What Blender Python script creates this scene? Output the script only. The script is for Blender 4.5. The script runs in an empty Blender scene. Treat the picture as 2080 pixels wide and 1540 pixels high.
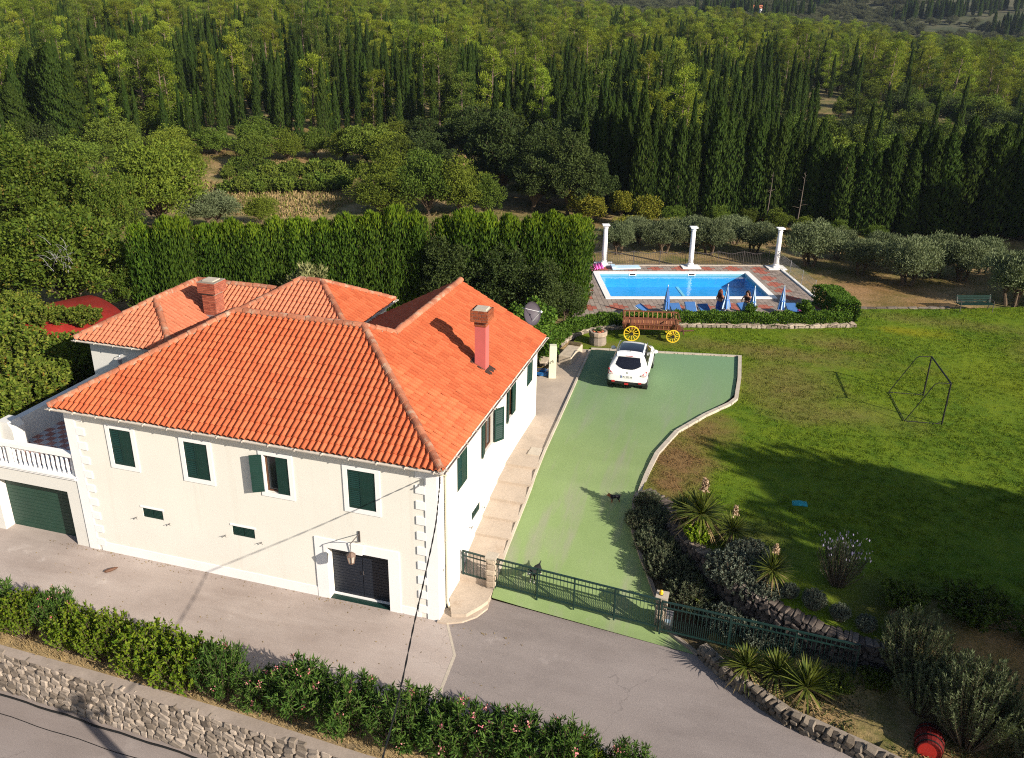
import bpy, bmesh, math, random
import numpy as np
from mathutils import Vector, Matrix

# ------------------------------------------------------------------ camera, sky, sun, exposure
SC = bpy.context.scene
COL = SC.collection
YAW, PITCH, ROLL, FOC = -0.284, 0.4031, -0.0175, 1775.0
CAM = Vector((8.415, -21.017, 18.007))
def _camera():
    f = Vector((math.sin(YAW) * math.cos(PITCH), math.cos(YAW) * math.cos(PITCH), -math.sin(PITCH)))
    r = Vector((math.cos(YAW), -math.sin(YAW), 0)); d = f.cross(r)
    c, s = math.cos(ROLL), math.sin(ROLL)
    r2 = c * r + s * d; d2 = -s * r + c * d
    cd = bpy.data.cameras.new('camera'); co = bpy.data.objects.new('camera', cd); COL.objects.link(co)
    cd.sensor_width = 36; cd.lens = FOC / 2080 * 36; cd.clip_start = .3; cd.clip_end = 4000
    M = Matrix.Identity(4)
    for i in range(3):
        M[i][0] = r2[i]; M[i][1] = -d2[i]; M[i][2] = -f[i]; M[i][3] = CAM[i]
    co.matrix_world = M
    SC.camera = co
_camera()
SUN_AZ, SUN_EL = math.radians(114), math.radians(25)
W = bpy.data.worlds.new('World'); SC.world = W; W.use_nodes = True
_nt = W.node_tree; _nt.nodes.clear()
_o = _nt.nodes.new('ShaderNodeOutputWorld'); _b = _nt.nodes.new('ShaderNodeBackground'); _s = _nt.nodes.new('ShaderNodeTexSky')
_s.sky_type = 'NISHITA'; _s.sun_disc = False; _s.sun_elevation = SUN_EL; _s.sun_rotation = SUN_AZ
_b.inputs[1].default_value = 0.066
_nt.links.new(_s.outputs[0], _b.inputs[0]); _nt.links.new(_b.outputs[0], _o.inputs[0])
_l = bpy.data.lights.new('sun', 'SUN'); _l.energy = 4.6; _l.angle = math.radians(.5); _l.color = (1, .91, .77)
SUN = bpy.data.objects.new('sun', _l); COL.objects.link(SUN)
_sd = Vector((math.sin(SUN_AZ) * math.cos(SUN_EL), math.cos(SUN_AZ) * math.cos(SUN_EL), math.sin(SUN_EL)))
SUN.rotation_euler = _sd.to_track_quat('Z', 'Y').to_euler(); SUN.location = (60, -30, 60)
SC.view_settings.view_transform = 'Standard'; SC.view_settings.look = 'None'
SC.view_settings.exposure = 0.92; SC.view_settings.gamma = 1; SC.view_settings.use_curve_mapping = False
SC.render.engine = 'CYCLES'
SC.cycles.max_bounces = 5; SC.cycles.diffuse_bounces = 2; SC.cycles.glossy_bounces = 2
SC.cycles.transmission_bounces = 4; SC.cycles.transparent_max_bounces = 6; SC.cycles.volume_bounces = 0
SC.cycles.caustics_reflective = False; SC.cycles.caustics_refractive = False
SC.cycles.use_denoising = False
SC.cycles.filter_width = 1.1

rnd = random.Random(7)
RS = np.random.RandomState(11)

# ------------------------------------------------------------------ materials
def nn(nt, t, **kw):
    n = nt.nodes.new('ShaderNode' + t)
    for k, v in kw.items(): setattr(n, k, v)
    return n
def lk(nt, a, b): nt.links.new(a, b)
def base_mat(name):
    m = bpy.data.materials.new(name); m.use_nodes = True
    nt = m.node_tree; b = nt.nodes['Principled BSDF']
    return m, nt, b
def c4(c): return (c[0], c[1], c[2], 1)
def noise_col(nt, vec, scale, c0, c1, lo=.35, hi=.65, detail=4, rough=.6):
    n = nn(nt, 'TexNoise'); n.inputs['Scale'].default_value = scale; n.inputs['Detail'].default_value = detail
    n.inputs['Roughness'].default_value = rough
    lk(nt, vec, n.inputs['Vector'])
    r = nn(nt, 'ValToRGB'); r.color_ramp.elements[0].position = lo; r.color_ramp.elements[1].position = hi
    r.color_ramp.elements[0].color = c4(c0); r.color_ramp.elements[1].color = c4(c1)
    lk(nt, n.outputs[0], r.inputs[0])
    return r.outputs[0], n.outputs[0]
def mixc(nt, a, b, fac, mode='MIX'):
    m = nn(nt, 'Mix', data_type='RGBA', blend_type=mode)
    for s, v in ((m.inputs[0], fac), (m.inputs[6], a), (m.inputs[7], b)):
        if isinstance(v, (int, float)): s.default_value = v
        elif isinstance(v, tuple): s.default_value = c4(v)
        else: lk(nt, v, s)
    return m.outputs[2]
def mathn(nt, op, a, b=None, clamp=False):
    m = nn(nt, 'Math', operation=op, use_clamp=clamp)
    for s, v in ((m.inputs[0], a), (m.inputs[1], b)):
        if v is None: continue
        if isinstance(v, (int, float)): s.default_value = v
        else: lk(nt, v, s)
    return m.outputs[0]
def bump(nt, b, h, strength, dist=.02):
    n = nn(nt, 'Bump'); n.inputs['Strength'].default_value = strength; n.inputs['Distance'].default_value = dist
    lk(nt, h, n.inputs['Height']); lk(nt, n.outputs[0], b.inputs['Normal'])
def mat(name, col, rough=.75, var=.12, scale=2.0, fine=30, bmp=.0, spec=.3, metal=0, stain=None, bdist=.01):
    """Plain surface: base colour with soft large variation, fine grain and optional relief."""
    m, nt, b = base_mat(name)
    tc = nn(nt, 'TexCoord').outputs['Object']
    c0 = tuple(x * (1 - var) for x in col); c1 = tuple(min(1, x * (1 + var)) for x in col)
    c, f = noise_col(nt, tc, scale, c0, c1, .3, .7)
    c2, f2 = noise_col(nt, tc, fine, tuple([1 - var * .7] * 3), tuple([1 + var * .4] * 3))
    c = mixc(nt, c, c2, 1.0, 'MULTIPLY')
    if stain:
        scol, sscale, lo, hi = stain
        s, sf = noise_col(nt, tc, sscale, (0, 0, 0), (1, 1, 1), lo, hi, 6)
        c = mixc(nt, c, scol, s)
    lk(nt, c, b.inputs['Base Color'])
    b.inputs['Roughness'].default_value = rough; b.inputs['Specular IOR Level'].default_value = spec; b.inputs['Metallic'].default_value = metal
    if bmp: bump(nt, b, f2, bmp, bdist)
    return m
def vary_mat(name, c0, c1, rough=.8, spec=.2, grain=60, bmp=0, isl=True, pw=1.0, big=None):
    """Pieces that differ one from the next: the colour is drawn per piece."""
    m, nt, b = base_mat(name)
    oi = nn(nt, 'ObjectInfo').outputs['Random']
    v = oi
    if isl:
        g = nn(nt, 'NewGeometry').outputs['Random Per Island']
        v = mathn(nt, 'FRACT', mathn(nt, 'ADD', mathn(nt, 'MULTIPLY', oi, 7.31), g))
    if pw != 1: v = mathn(nt, 'POWER', v, pw)
    tc = nn(nt, 'TexCoord').outputs['Object']
    c = mixc(nt, c0, c1, v)
    g2, f2 = noise_col(nt, tc, grain, (.82, .82, .82), (1.12, 1.12, 1.12))
    c = mixc(nt, c, g2, 1.0, 'MULTIPLY')
    if big:
        pos = nn(nt, 'NewGeometry').outputs['Position']
        s, sf = noise_col(nt, pos, big[0], (0, 0, 0), (1, 1, 1), big[2], big[3], 5)
        c = mixc(nt, c, big[1], s)
    lk(nt, c, b.inputs['Base Color']); b.inputs['Roughness'].default_value = rough; b.inputs['Specular IOR Level'].default_value = spec
    if bmp: bump(nt, b, f2, bmp)
    return m
def leaf_mat(name, c0, c1, trans=.3, rough=.55, spec=.25, objvar=.25, c2=None, amt=.12):
    """Leaves: colour drawn per leaf, shifted per plant, light passing through the blade."""
    m, nt, b = base_mat(name)
    g = nn(nt, 'NewGeometry').outputs['Random Per Island']
    oi = nn(nt, 'ObjectInfo').outputs['Random']
    c = mixc(nt, c0, c1, g)
    if c2:
        tc = nn(nt, 'TexCoord').outputs['Object']
        n = nn(nt, 'TexNoise'); n.inputs['Scale'].default_value = 1.1; n.inputs['Detail'].default_value = 3; lk(nt, tc, n.inputs['Vector'])
        k = mathn(nt, 'ADD', mathn(nt, 'MULTIPLY', g, .5), n.outputs[0])
        k = mathn(nt, 'MULTIPLY', mathn(nt, 'SUBTRACT', k, 1.0 - amt), 5.0, True)
        c = mixc(nt, c, c2, k)
    hsv = nn(nt, 'HueSaturation')
    lk(nt, c, hsv.inputs['Color'])
    v = mathn(nt, 'ADD', mathn(nt, 'MULTIPLY', oi, objvar * 2), 1 - objvar); lk(nt, v, hsv.inputs['Value'])
    h = mathn(nt, 'ADD', mathn(nt, 'MULTIPLY', mathn(nt, 'FRACT', mathn(nt, 'MULTIPLY', oi, 13.7)), objvar * .08), .5 - objvar * .04); lk(nt, h, hsv.inputs['Hue'])
    c = hsv.outputs[0]
    lk(nt, c, b.inputs['Base Color']); b.inputs['Roughness'].default_value = max(rough, .6); b.inputs['Specular IOR Level'].default_value = spec * .35
    t = nn(nt, 'BsdfTranslucent'); c3 = mixc(nt, c, (1.25, 1.2, .55), 1.0, 'MULTIPLY'); lk(nt, c3, t.inputs[0])
    mx = nn(nt, 'MixShader'); mx.inputs[0].default_value = trans
    lk(nt, b.outputs[0], mx.inputs[1]); lk(nt, t.outputs[0], mx.inputs[2])
    lk(nt, mx.outputs[0], nt.nodes['Material Output'].inputs[0])
    return m

# ------------------------------------------------------------------ mesh helpers
class MB:
    def __init__(s): s.v = []; s.f = []; s.m = []
    def add(s, vs, fs, m=0):
        o = len(s.v); s.v += [tuple(v) for v in vs]; s.f += [tuple(i + o for i in f) for f in fs]; s.m += [m] * len(fs)
    def box(s, x0, y0, z0, x1, y1, z1, m=0):
        s.add([(x0, y0, z0), (x1, y0, z0), (x1, y1, z0), (x0, y1, z0), (x0, y0, z1), (x1, y0, z1), (x1, y1, z1), (x0, y1, z1)],
              [(0, 3, 2, 1), (4, 5, 6, 7), (0, 1, 5, 4), (1, 2, 6, 5), (2, 3, 7, 6), (3, 0, 4, 7)], m)
    def obox(s, c, X, Y, Z, m=0):
        c, X, Y, Z = map(Vector, (c, X, Y, Z))
        vs = [c + a * X + b * Y + d * Z for d in (-1, 1) for a, b in ((-1, -1), (1, -1), (1, 1), (-1, 1))]
        s.add(vs, [(0, 3, 2, 1), (4, 5, 6, 7), (0, 1, 5, 4), (1, 2, 6, 5), (2, 3, 7, 6), (3, 0, 4, 7)], m)
    def bar(s, a, b, w, h, m=0, up=(0, 0, 1)):
        a, b = Vector(a), Vector(b); d = b - a; L = d.length; d.normalize()
        sd = d.cross(Vector(up))
        if sd.length < 1e-4: sd = d.cross(Vector((1, 0, 0)))
        sd.normalize(); u = sd.cross(d)
        s.obox((a + b) / 2, d * L / 2, sd * w / 2, u * h / 2, m)
    def tube(s, pts, r, n=6, m=0, cap=True):
        pts = [Vector(p) for p in pts]; R = r if isinstance(r, (list, tuple)) else [r] * len(pts)
        o = len(s.v); prev = None
        for i, p in enumerate(pts):
            d = (pts[min(i + 1, len(pts) - 1)] - pts[max(i - 1, 0)])
            if d.length < 1e-9: d = Vector((0, 0, 1))
            d.normalize()
            a = prev if prev is not None else (Vector((1, 0, 0)) if abs(d.x) < .9 else Vector((0, 1, 0)))
            a = (a - d * a.dot(d)).normalized(); prev = a; b = d.cross(a)
            for k in range(n):
                t = 2 * math.pi * k / n; s.v.append(tuple(p + (a * math.cos(t) + b * math.sin(t)) * R[i]))
        for i in range(len(pts) - 1):
            for k in range(n):
                k2 = (k + 1) % n; s.f.append((o + i * n + k, o + i * n + k2, o + (i + 1) * n + k2, o + (i + 1) * n + k)); s.m.append(m)
        if cap:
            s.f.append(tuple(o + k for k in reversed(range(n)))); s.m.append(m)
            e = o + (len(pts) - 1) * n; s.f.append(tuple(e + k for k in range(n))); s.m.append(m)
    def lathe(s, prof, c=(0, 0, 0), n=16, m=0, cap=True):
        o = len(s.v)
        for r, z in prof:
            for k in range(n):
                t = 2 * math.pi * k / n; s.v.append((c[0] + r * math.cos(t), c[1] + r * math.sin(t), c[2] + z))
        for i in range(len(prof) - 1):
            for k in range(n):
                k2 = (k + 1) % n; s.f.append((o + i * n + k, o + i * n + k2, o + (i + 1) * n + k2, o + (i + 1) * n + k)); s.m.append(m)
        if cap:
            s.f.append(tuple(o + k for k in reversed(range(n)))); s.m.append(m)
            e = o + (len(prof) - 1) * n; s.f.append(tuple(e + k for k in range(n))); s.m.append(m)
    def prism(s, poly, z0, z1, m=0, top=None):
        n = len(poly); s.add([(x, y, z0) for x, y in poly] + [(x, y, z1) for x, y in poly],
              [tuple(range(n, 2 * n))] + [(i, (i + 1) % n, n + (i + 1) % n, n + i) for i in range(n)], m)
    def ball(s, c, r, n=10, m=0, sc=(1, 1, 1)):
        prof = [(max(1e-4, math.sin(math.pi * i / n)), -math.cos(math.pi * i / n)) for i in range(n + 1)]
        o = len(s.v); s.lathe(prof, (0, 0, 0), n, m, False)
        for i in range(o, len(s.v)):
            v = s.v[i]; s.v[i] = (c[0] + v[0] * r * sc[0], c[1] + v[1] * r * sc[1], c[2] + v[2] * r * sc[2])
    def mesh(s, name, mats, smooth=False):
        me = bpy.data.meshes.new(name); me.from_pydata(s.v, [], s.f)
        for m in (mats if isinstance(mats, (list, tuple)) else [mats]): me.materials.append(m)
        me.polygons.foreach_set('material_index', s.m)
        if smooth: me.polygons.foreach_set('use_smooth', [True] * len(s.f))
        me.update(); return me
    def build(s, name, mats, parent=None, smooth=False, loc=None, rz=0):
        return put(name, s.mesh(name, mats, smooth), parent, loc, rz)
def put(name, me, parent=None, loc=None, rz=0, scale=None):
    o = bpy.data.objects.new(name, me); COL.objects.link(o)
    if parent is not None: o.parent = parent
    if loc is not None: o.location = loc
    if rz: o.rotation_euler = (0, 0, rz)
    if scale is not None: o.scale = scale
    return o
def tag(o, label, cat, group=None):
    o['label'] = label; o['category'] = cat
    if group: o['group'] = group
    return o
def thing(name, label, cat, loc=(0, 0, 0), rz=0, group=None):
    o = bpy.data.objects.new(name, None); COL.objects.link(o); o.empty_display_size = .2
    o.location = loc; o.rotation_euler = (0, 0, rz)
    return tag(o, label, cat, group)
def struct(o, kind='structure', label=None):
    o['kind'] = kind
    if label: o['label'] = label
    return o
def interp(x, pts):
    return float(np.interp(x, [p[0] for p in pts], [p[1] for p in pts]))
def nrm(a): return a / np.maximum(np.linalg.norm(a, axis=-1, keepdims=True), 1e-9)
def quads_mesh(name, V, mats, midx=None, smooth=False):
    """V: (n,4,3) -> mesh of n separate quads"""
    n = len(V); me = bpy.data.meshes.new(name)
    me.vertices.add(n * 4); me.vertices.foreach_set('co', np.ascontiguousarray(V, dtype=np.float32).ravel())
    me.loops.add(n * 4); me.loops.foreach_set('vertex_index', np.arange(n * 4, dtype=np.int32))
    me.polygons.add(n); me.polygons.foreach_set('loop_start', np.arange(0, n * 4, 4, dtype=np.int32))
    for m in (mats if isinstance(mats, (list, tuple)) else [mats]): me.materials.append(m)
    if midx is not None: me.polygons.foreach_set('material_index', midx.astype(np.int32))
    me.update(calc_edges=True); me.validate()
    return me
def leaves(P, D, L, Wd, N=None, mid=.45):
    """leaf blades as diamonds: base P, axis D, length L, width Wd"""
    P = np.asarray(P, float); D = nrm(np.asarray(D, float)); n = len(P)
    R = N if N is not None else nrm(RS.normal(size=(n, 3)))
    S = nrm(np.cross(D, R)); L = np.broadcast_to(np.asarray(L, float), (n,))[:, None]; Wd = np.broadcast_to(np.asarray(Wd, float), (n,))[:, None]
    m = P + D * L * mid
    return np.stack([P, m + S * Wd / 2, P + D * L, m - S * Wd / 2], 1)
def sph(n):
    return nrm(RS.normal(size=(n, 3)))
def mix_mesh(name, mb, V, mats, leaf_index):
    """wood (MB) and leaf quads joined in one mesh"""
    vs = list(mb.v); o = len(vs); V = np.asarray(V)
    nv = V.reshape(-1, 3)
    me = bpy.data.meshes.new(name)
    allv = np.concatenate([np.array(vs, float).reshape(-1, 3), nv])
    loops = []; starts = []; k = 0
    for f in mb.f: starts.append(k); loops += list(f); k += len(f)
    nl = len(V) * 4
    me.vertices.add(len(allv)); me.vertices.foreach_set('co', allv.astype(np.float32).ravel())
    L = np.concatenate([np.array(loops, np.int32), np.arange(nl, dtype=np.int32) + o])
    S = np.concatenate([np.array(starts, np.int32), np.arange(0, nl, 4, dtype=np.int32) + k])
    me.loops.add(len(L)); me.loops.foreach_set('vertex_index', L.astype(np.int32))
    me.polygons.add(len(S)); me.polygons.foreach_set('loop_start', S.astype(np.int32))
    for m in mats: me.materials.append(m)
    me.polygons.foreach_set('material_index', np.concatenate([np.array(mb.m, np.int32), np.full(len(V), leaf_index, np.int32)]))
    me.update(calc_edges=True); me.validate()
    return me
# ------------------------------------------------------------------ colours of the place
M = {}
def worn(name, col, dark, light, bmp):
    """old paving: cloudy wear, long drag marks, pale scuffs, dark spots, fine aggregate"""
    m, nt, b = base_mat(name)
    tc = nn(nt, 'TexCoord').outputs['Object']
    c, f = noise_col(nt, tc, .22, dark, col, .3, .6, 5, .6)
    mp = nn(nt, 'Mapping'); mp.inputs['Scale'].default_value = (.25, 1.1, 1); mp.inputs['Rotation'].default_value = (0, 0, .08); lk(nt, tc, mp.inputs[0])
    s, sf = noise_col(nt, mp.outputs[0], .9, (0, 0, 0), (1, 1, 1), .42, .72, 6, .65); c = mixc(nt, c, tuple((a + b_) / 2 for a, b_ in zip(col, light)), mathn(nt, 'MULTIPLY', s, .7))
    s, sf = noise_col(nt, tc, .75, (0, 0, 0), (1, 1, 1), .60, .74, 7, .7); c = mixc(nt, c, light, mathn(nt, 'MULTIPLY', s, .8))
    s, sf = noise_col(nt, tc, 1.9, (0, 0, 0), (1, 1, 1), .64, .74, 6, .7); c = mixc(nt, c, dark, mathn(nt, 'MULTIPLY', s, .6))
    s, sf = noise_col(nt, tc, 9, (0, 0, 0), (1, 1, 1), .70, .76, 3, .5); c = mixc(nt, c, tuple(x * .75 for x in dark), mathn(nt, 'MULTIPLY', s, .6))
    dv = nn(nt, 'TexNoise'); dv.inputs['Scale'].default_value = 1.6; dv.inputs['Detail'].default_value = 5; lk(nt, tc, dv.inputs['Vector'])
    wv = nn(nt, 'VectorMath', operation='MULTIPLY_ADD'); lk(nt, dv.outputs['Color'], wv.inputs[0]); wv.inputs[1].default_value = (.9, .9, 0); lk(nt, tc, wv.inputs[2])
    vo = nn(nt, 'TexVoronoi', feature='DISTANCE_TO_EDGE'); vo.inputs['Scale'].default_value = .24; lk(nt, wv.outputs[0], vo.inputs['Vector'])
    ck = mathn(nt, 'MULTIPLY', mathn(nt, 'SUBTRACT', .0035, vo.outputs['Distance']), 300, True); ck = mathn(nt, 'MULTIPLY', ck, mathn(nt, 'GREATER_THAN', f, .56)); c = mixc(nt, c, tuple(x * .5 for x in dark), mathn(nt, 'MULTIPLY', ck, .38))
    g, gf = noise_col(nt, tc, 30, (.72, .72, .72), (1.24, 1.17, 1.16), .3, .7, 6, .8); c = mixc(nt, c, g, 1.0, 'MULTIPLY')
    lk(nt, c, b.inputs['Base Color']); b.inputs['Roughness'].default_value = .92; b.inputs['Specular IOR Level'].default_value = .15
    bump(nt, b, gf, bmp, .015)
    return m
def facade(name, col, dirt):
    """painted render with faint rain streaks below the eaves, splash dirt near the ground and patchy repainting"""
    m, nt, b = base_mat(name)
    pos = nn(nt, 'NewGeometry').outputs['Position']
    c, f = noise_col(nt, pos, .6, tuple(x * .965 for x in col), tuple(min(1, x * 1.02) for x in col), .3, .7, 5)
    mp = nn(nt, 'Mapping'); mp.inputs['Scale'].default_value = (3.2, 3.2, .16); lk(nt, pos, mp.inputs[0])
    s, sf = noise_col(nt, mp.outputs[0], 1.0, (0, 0, 0), (1, 1, 1), .56, .80, 5, .6); c = mixc(nt, c, dirt, mathn(nt, 'MULTIPLY', s, .42))
    sp = nn(nt, 'SeparateXYZ'); lk(nt, pos, sp.inputs[0])
    k = mathn(nt, 'MULTIPLY', mathn(nt, 'SUBTRACT', 1.1, sp.outputs[2]), .8, True)
    s, sf = noise_col(nt, pos, 2.2, (0, 0, 0), (1, 1, 1), .48, .75, 6, .7); c = mixc(nt, c, dirt, mathn(nt, 'MULTIPLY', mathn(nt, 'MULTIPLY', s, k), .55))
    g, gf = noise_col(nt, pos, 28, (.965, .965, .965), (1.03, 1.03, 1.03)); c = mixc(nt, c, g, 1.0, 'MULTIPLY')
    lk(nt, c, b.inputs['Base Color']); b.inputs['Roughness'].default_value = .87; b.inputs['Specular IOR Level'].default_value = .15
    bump(nt, b, gf, .06)
    return m
M['wall'] = facade('render_cream', (.745, .715, .655), (.60, .55, .48))
M['white'] = mat('white_paint', (.80, .79, .79), .7, .03, 1.2, 20, .03, .2)
M['whitewall'] = facade('white_render', (.66, .645, .61), (.52, .48, .42))
M['green'] = mat('shutter_green', (.006, .030, .024), .5, .12, 3, 40, 0, .4)
M['gategreen'] = mat('gate_green', (.012, .036, .031), .4, .12, 3, 40, 0, .4)
M['door_green'] = mat('door_green', (.016, .052, .035), .5, .1, 1, 30, 0, .4)
M['navy'] = mat('door_navy', (.012, .016, .026), .4, .15, 2, 30, 0, .4)
M['black'] = mat('black_rubber', (.012, .012, .012), .6, .1, 2, 30, 0, .3)
M['iron'] = mat('iron', (.07, .06, .06), .5, .15, 3, 40, 0, .4)
M['grey_metal'] = mat('grey_metal', (.3, .29, .31), .4, .08, 3, 40, 0, .5, .3)
M['dark'] = mat('dark_room', (.012, .012, .014), .6, .1, 2, 20)
M['glass'] = mat('window_glass', (.02, .024, .03), .08, .1, 1, 10, 0, .6)
M['brown'] = mat('brown_wood', (.11, .05, .028), .6, .2, 3, 40, .1)
M['concrete'] = worn('yard_concrete', (.40, .345, .312), (.27, .225, .20), (.56, .51, .47), .25)
M['concrete2'] = mat('step_concrete', (.44, .36, .29), .9, .12, .9, 14, .2, .15, stain=((.33, .24, .17), 1.3, .58, .8))
M['asphalt'] = worn('asphalt', (.255, .226, .215), (.185, .162, .154), (.35, .315, .30), .4)
M['road'] = worn('road_surface', (.28, .245, .23), (.22, .19, .175), (.35, .315, .295), .3)
M['coping'] = mat('coping_concrete', (.34, .28, .24), .92, .14, 1.2, 18, .3, .15)
M['kerb'] = mat('kerb_concrete', (.46, .40, .33), .9, .12, 1.5, 20, .2, .15)
M['mortar'] = mat('mortar', (.27, .225, .185), .95, .2, 2, 20, .4, .1)
M['rust'] = mat('fascia_brown', (.05, .028, .02), .6, .15, 3, 30)
M['bark'] = mat('bark', (.11, .08, .055), .95, .3, 3, 20, .5, .1)
M['bark_pine'] = mat('bark_grey', (.13, .095, .075), .95, .3, 3, 20, .5, .1)
M['stone'] = vary_mat('rubble_stone', (.15, .122, .098), (.36, .30, .25), .95, .12, 7, .3)
M['rock'] = vary_mat('garden_rock', (.03, .025, .024), (.095, .078, .07), .95, .12, 6, .3)
M['capstone'] = vary_mat('rock_cap', (.075, .06, .052), (.19, .155, .13), .95, .12, 6, .3)
M['lowstone'] = vary_mat('low_wall_stone', (.09, .072, .056), (.21, .175, .14), .95, .12, 6, .3)
M['slab'] = vary_mat('wall_cap_stone', (.33, .26, .20), (.48, .40, .31), .95, .12, 6, .3)

def drive_mat():
    m, nt, b = base_mat('green_coating')
    tc = nn(nt, 'TexCoord').outputs['Object']
    c, f = noise_col(nt, tc, .45, (.190, .268, .100), (.230, .308, .130), .3, .7, 4)
    mp = nn(nt, 'Mapping'); mp.inputs['Scale'].default_value = (1.6, .16, 1); lk(nt, tc, mp.inputs[0])
    s, sf = noise_col(nt, mp.outputs[0], 1.0, (0, 0, 0), (1, 1, 1), .5, .75, 4)
    c = mixc(nt, c, (.26, .26, .19), mathn(nt, 'MULTIPLY', s, .8))
    w, wf = noise_col(nt, tc, 3.2, (0, 0, 0), (1, 1, 1), .72, .78, 3)
    c = mixc(nt, c, (.33, .36, .24), mathn(nt, 'MULTIPLY', w, .5))
    g, gf = noise_col(nt, tc, 60, (.9, .9, .9), (1.08, 1.08, 1.08)); c = mixc(nt, c, g, 1.0, 'MULTIPLY')
    # far end of the court is a little bluer where the coat is newer
    sp = nn(nt, 'SeparateXYZ'); lk(nt, tc, sp.inputs[0])
    c = mixc(nt, c, (.155, .265, .145), mathn(nt, 'MULTIPLY', mathn(nt, 'SUBTRACT', sp.outputs[1], 9.0), .085, True))
    lk(nt, c, b.inputs['Base Color']); b.inputs['Roughness'].default_value = .8; b.inputs['Specular IOR Level'].default_value = .2
    bump(nt, b, gf, .15)
    return m
M['drive'] = drive_mat()

def lawn_mat():
    m, nt, b = base_mat('lawn_grass')
    tc = nn(nt, 'NewGeometry').outputs['Position']
    c, f = noise_col(nt, tc, .28, (.070, .135, .009), (.155, .215, .012), .32, .68, 5)
    c2, f2 = noise_col(nt, tc, 1.5, (.060, .118, .010), (.155, .20, .014), .35, .65, 4); c = mixc(nt, c, c2, .45)
    dry, df = noise_col(nt, tc, .5, (0, 0, 0), (1, 1, 1), .35, .75, 6, .7)
    def patch(x, y, rx, ry, amt, col, c):
        mp = nn(nt, 'Mapping'); mp.inputs['Location'].default_value = (-x / rx, -y / ry, 0); mp.inputs['Scale'].default_value = (1 / rx, 1 / ry, 0); lk(nt, tc, mp.inputs[0])
        l = nn(nt, 'VectorMath', operation='LENGTH'); lk(nt, mp.outputs[0], l.inputs[0])
        k = mathn(nt, 'SUBTRACT', 1.25, l.outputs['Value'])
        k = mathn(nt, 'ADD', k, mathn(nt, 'MULTIPLY', mathn(nt, 'SUBTRACT', df, .5), 2.2))
        k = mathn(nt, 'MULTIPLY', k, amt, True)
        return mixc(nt, c, col, k)
    br, og = (.205, .125, .055), (.20, .15, .055)
    for a in ((6.3, 9.2, 1.4, 3.0, 1.15, br), (7.1, 12.6, 1.4, 1.7, .8, br), (10.2, 18.6, 2.6, 3.6, .62, og), (12.5, 16.0, 3.4, 1.6, .4, og), (8.5, 22.6, 7, 1.2, .6, og),
              (12.6, 25.0, 2.6, 1.2, .7, og), (1.2, 20.9, 2.2, .8, .5, og), (18.5, 30.6, 5, 1.0, .45, og), (23, 26, 1.6, 4, .45, og), (14, 2.5, 3, 1.6, .5, (.10, .07, .035)), (9.0, 4.6, 2.2, 1.6, .45, (.10, .075, .035)),
              (16.6, 28.3, 2.0, .8, .7, (.23, .21, .01)), (20, 22, 6, 3, .22, (.19, .2, .01))):
        c = patch(*a, c)
    g, gf = noise_col(nt, tc, 22, (.55, .55, .55), (1.4, 1.4, 1.3), .3, .7, 5, .75); c = mixc(nt, c, g, 1.0, 'MULTIPLY')
    lk(nt, c, b.inputs['Base Color']); b.inputs['Roughness'].default_value = .9; b.inputs['Specular IOR Level'].default_value = .1
    bump(nt, b, gf, .9, .06)
    return m
M['lawn'] = lawn_mat()

def earth_mat():
    m, nt, b = base_mat('dry_earth')
    tc = nn(nt, 'TexCoord').outputs['Object']
    c, f = noise_col(nt, tc, .3, (.095, .115, .030), (.34, .25, .13), .40, .60, 8, .75)
    c2, f2 = noise_col(nt, tc, .09, (0, 0, 0), (1, 1, 1), .45, .7, 5)
    c = mixc(nt, c, (.25, .115, .05), mathn(nt, 'MULTIPLY', c2, .6))
    g, gf = noise_col(nt, tc, 9, (.6, .6, .6), (1.35, 1.3, 1.25), .3, .7, 6, .75); c = mixc(nt, c, g, 1.0, 'MULTIPLY')
    # far slopes carry low scrub with bare stone between
    ln = nn(nt, 'VectorMath', operation='LENGTH'); lk(nt, tc, ln.inputs[0])
    far = mathn(nt, 'MULTIPLY', mathn(nt, 'SUBTRACT', ln.outputs['Value'], 130), .012, True)
    s, sf = noise_col(nt, tc, .035, (.05, .062, .03), (.13, .115, .075), .42, .66, 8, .75)
    c = mixc(nt, c, s, far)
    lk(nt, c, b.inputs['Base Color']); b.inputs['Roughness'].default_value = .95; b.inputs['Specular IOR Level'].default_value = .08
    bump(nt, b, gf, .6, .08)
    return m
M['earth'] = earth_mat()
M['bed'] = mat('bed_soil', (.06, .046, .03), .95, .3, 1.5, 12, .6, .1, stain=((.16, .12, .06), 1.2, .5, .7), bdist=.04)
M['drygrass'] = mat('dry_grass', (.34, .245, .125), .95, .3, 1.6, 22, .6, .1, stain=((.17, .13, .085), 1.5, .5, .7), bdist=.04)

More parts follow.
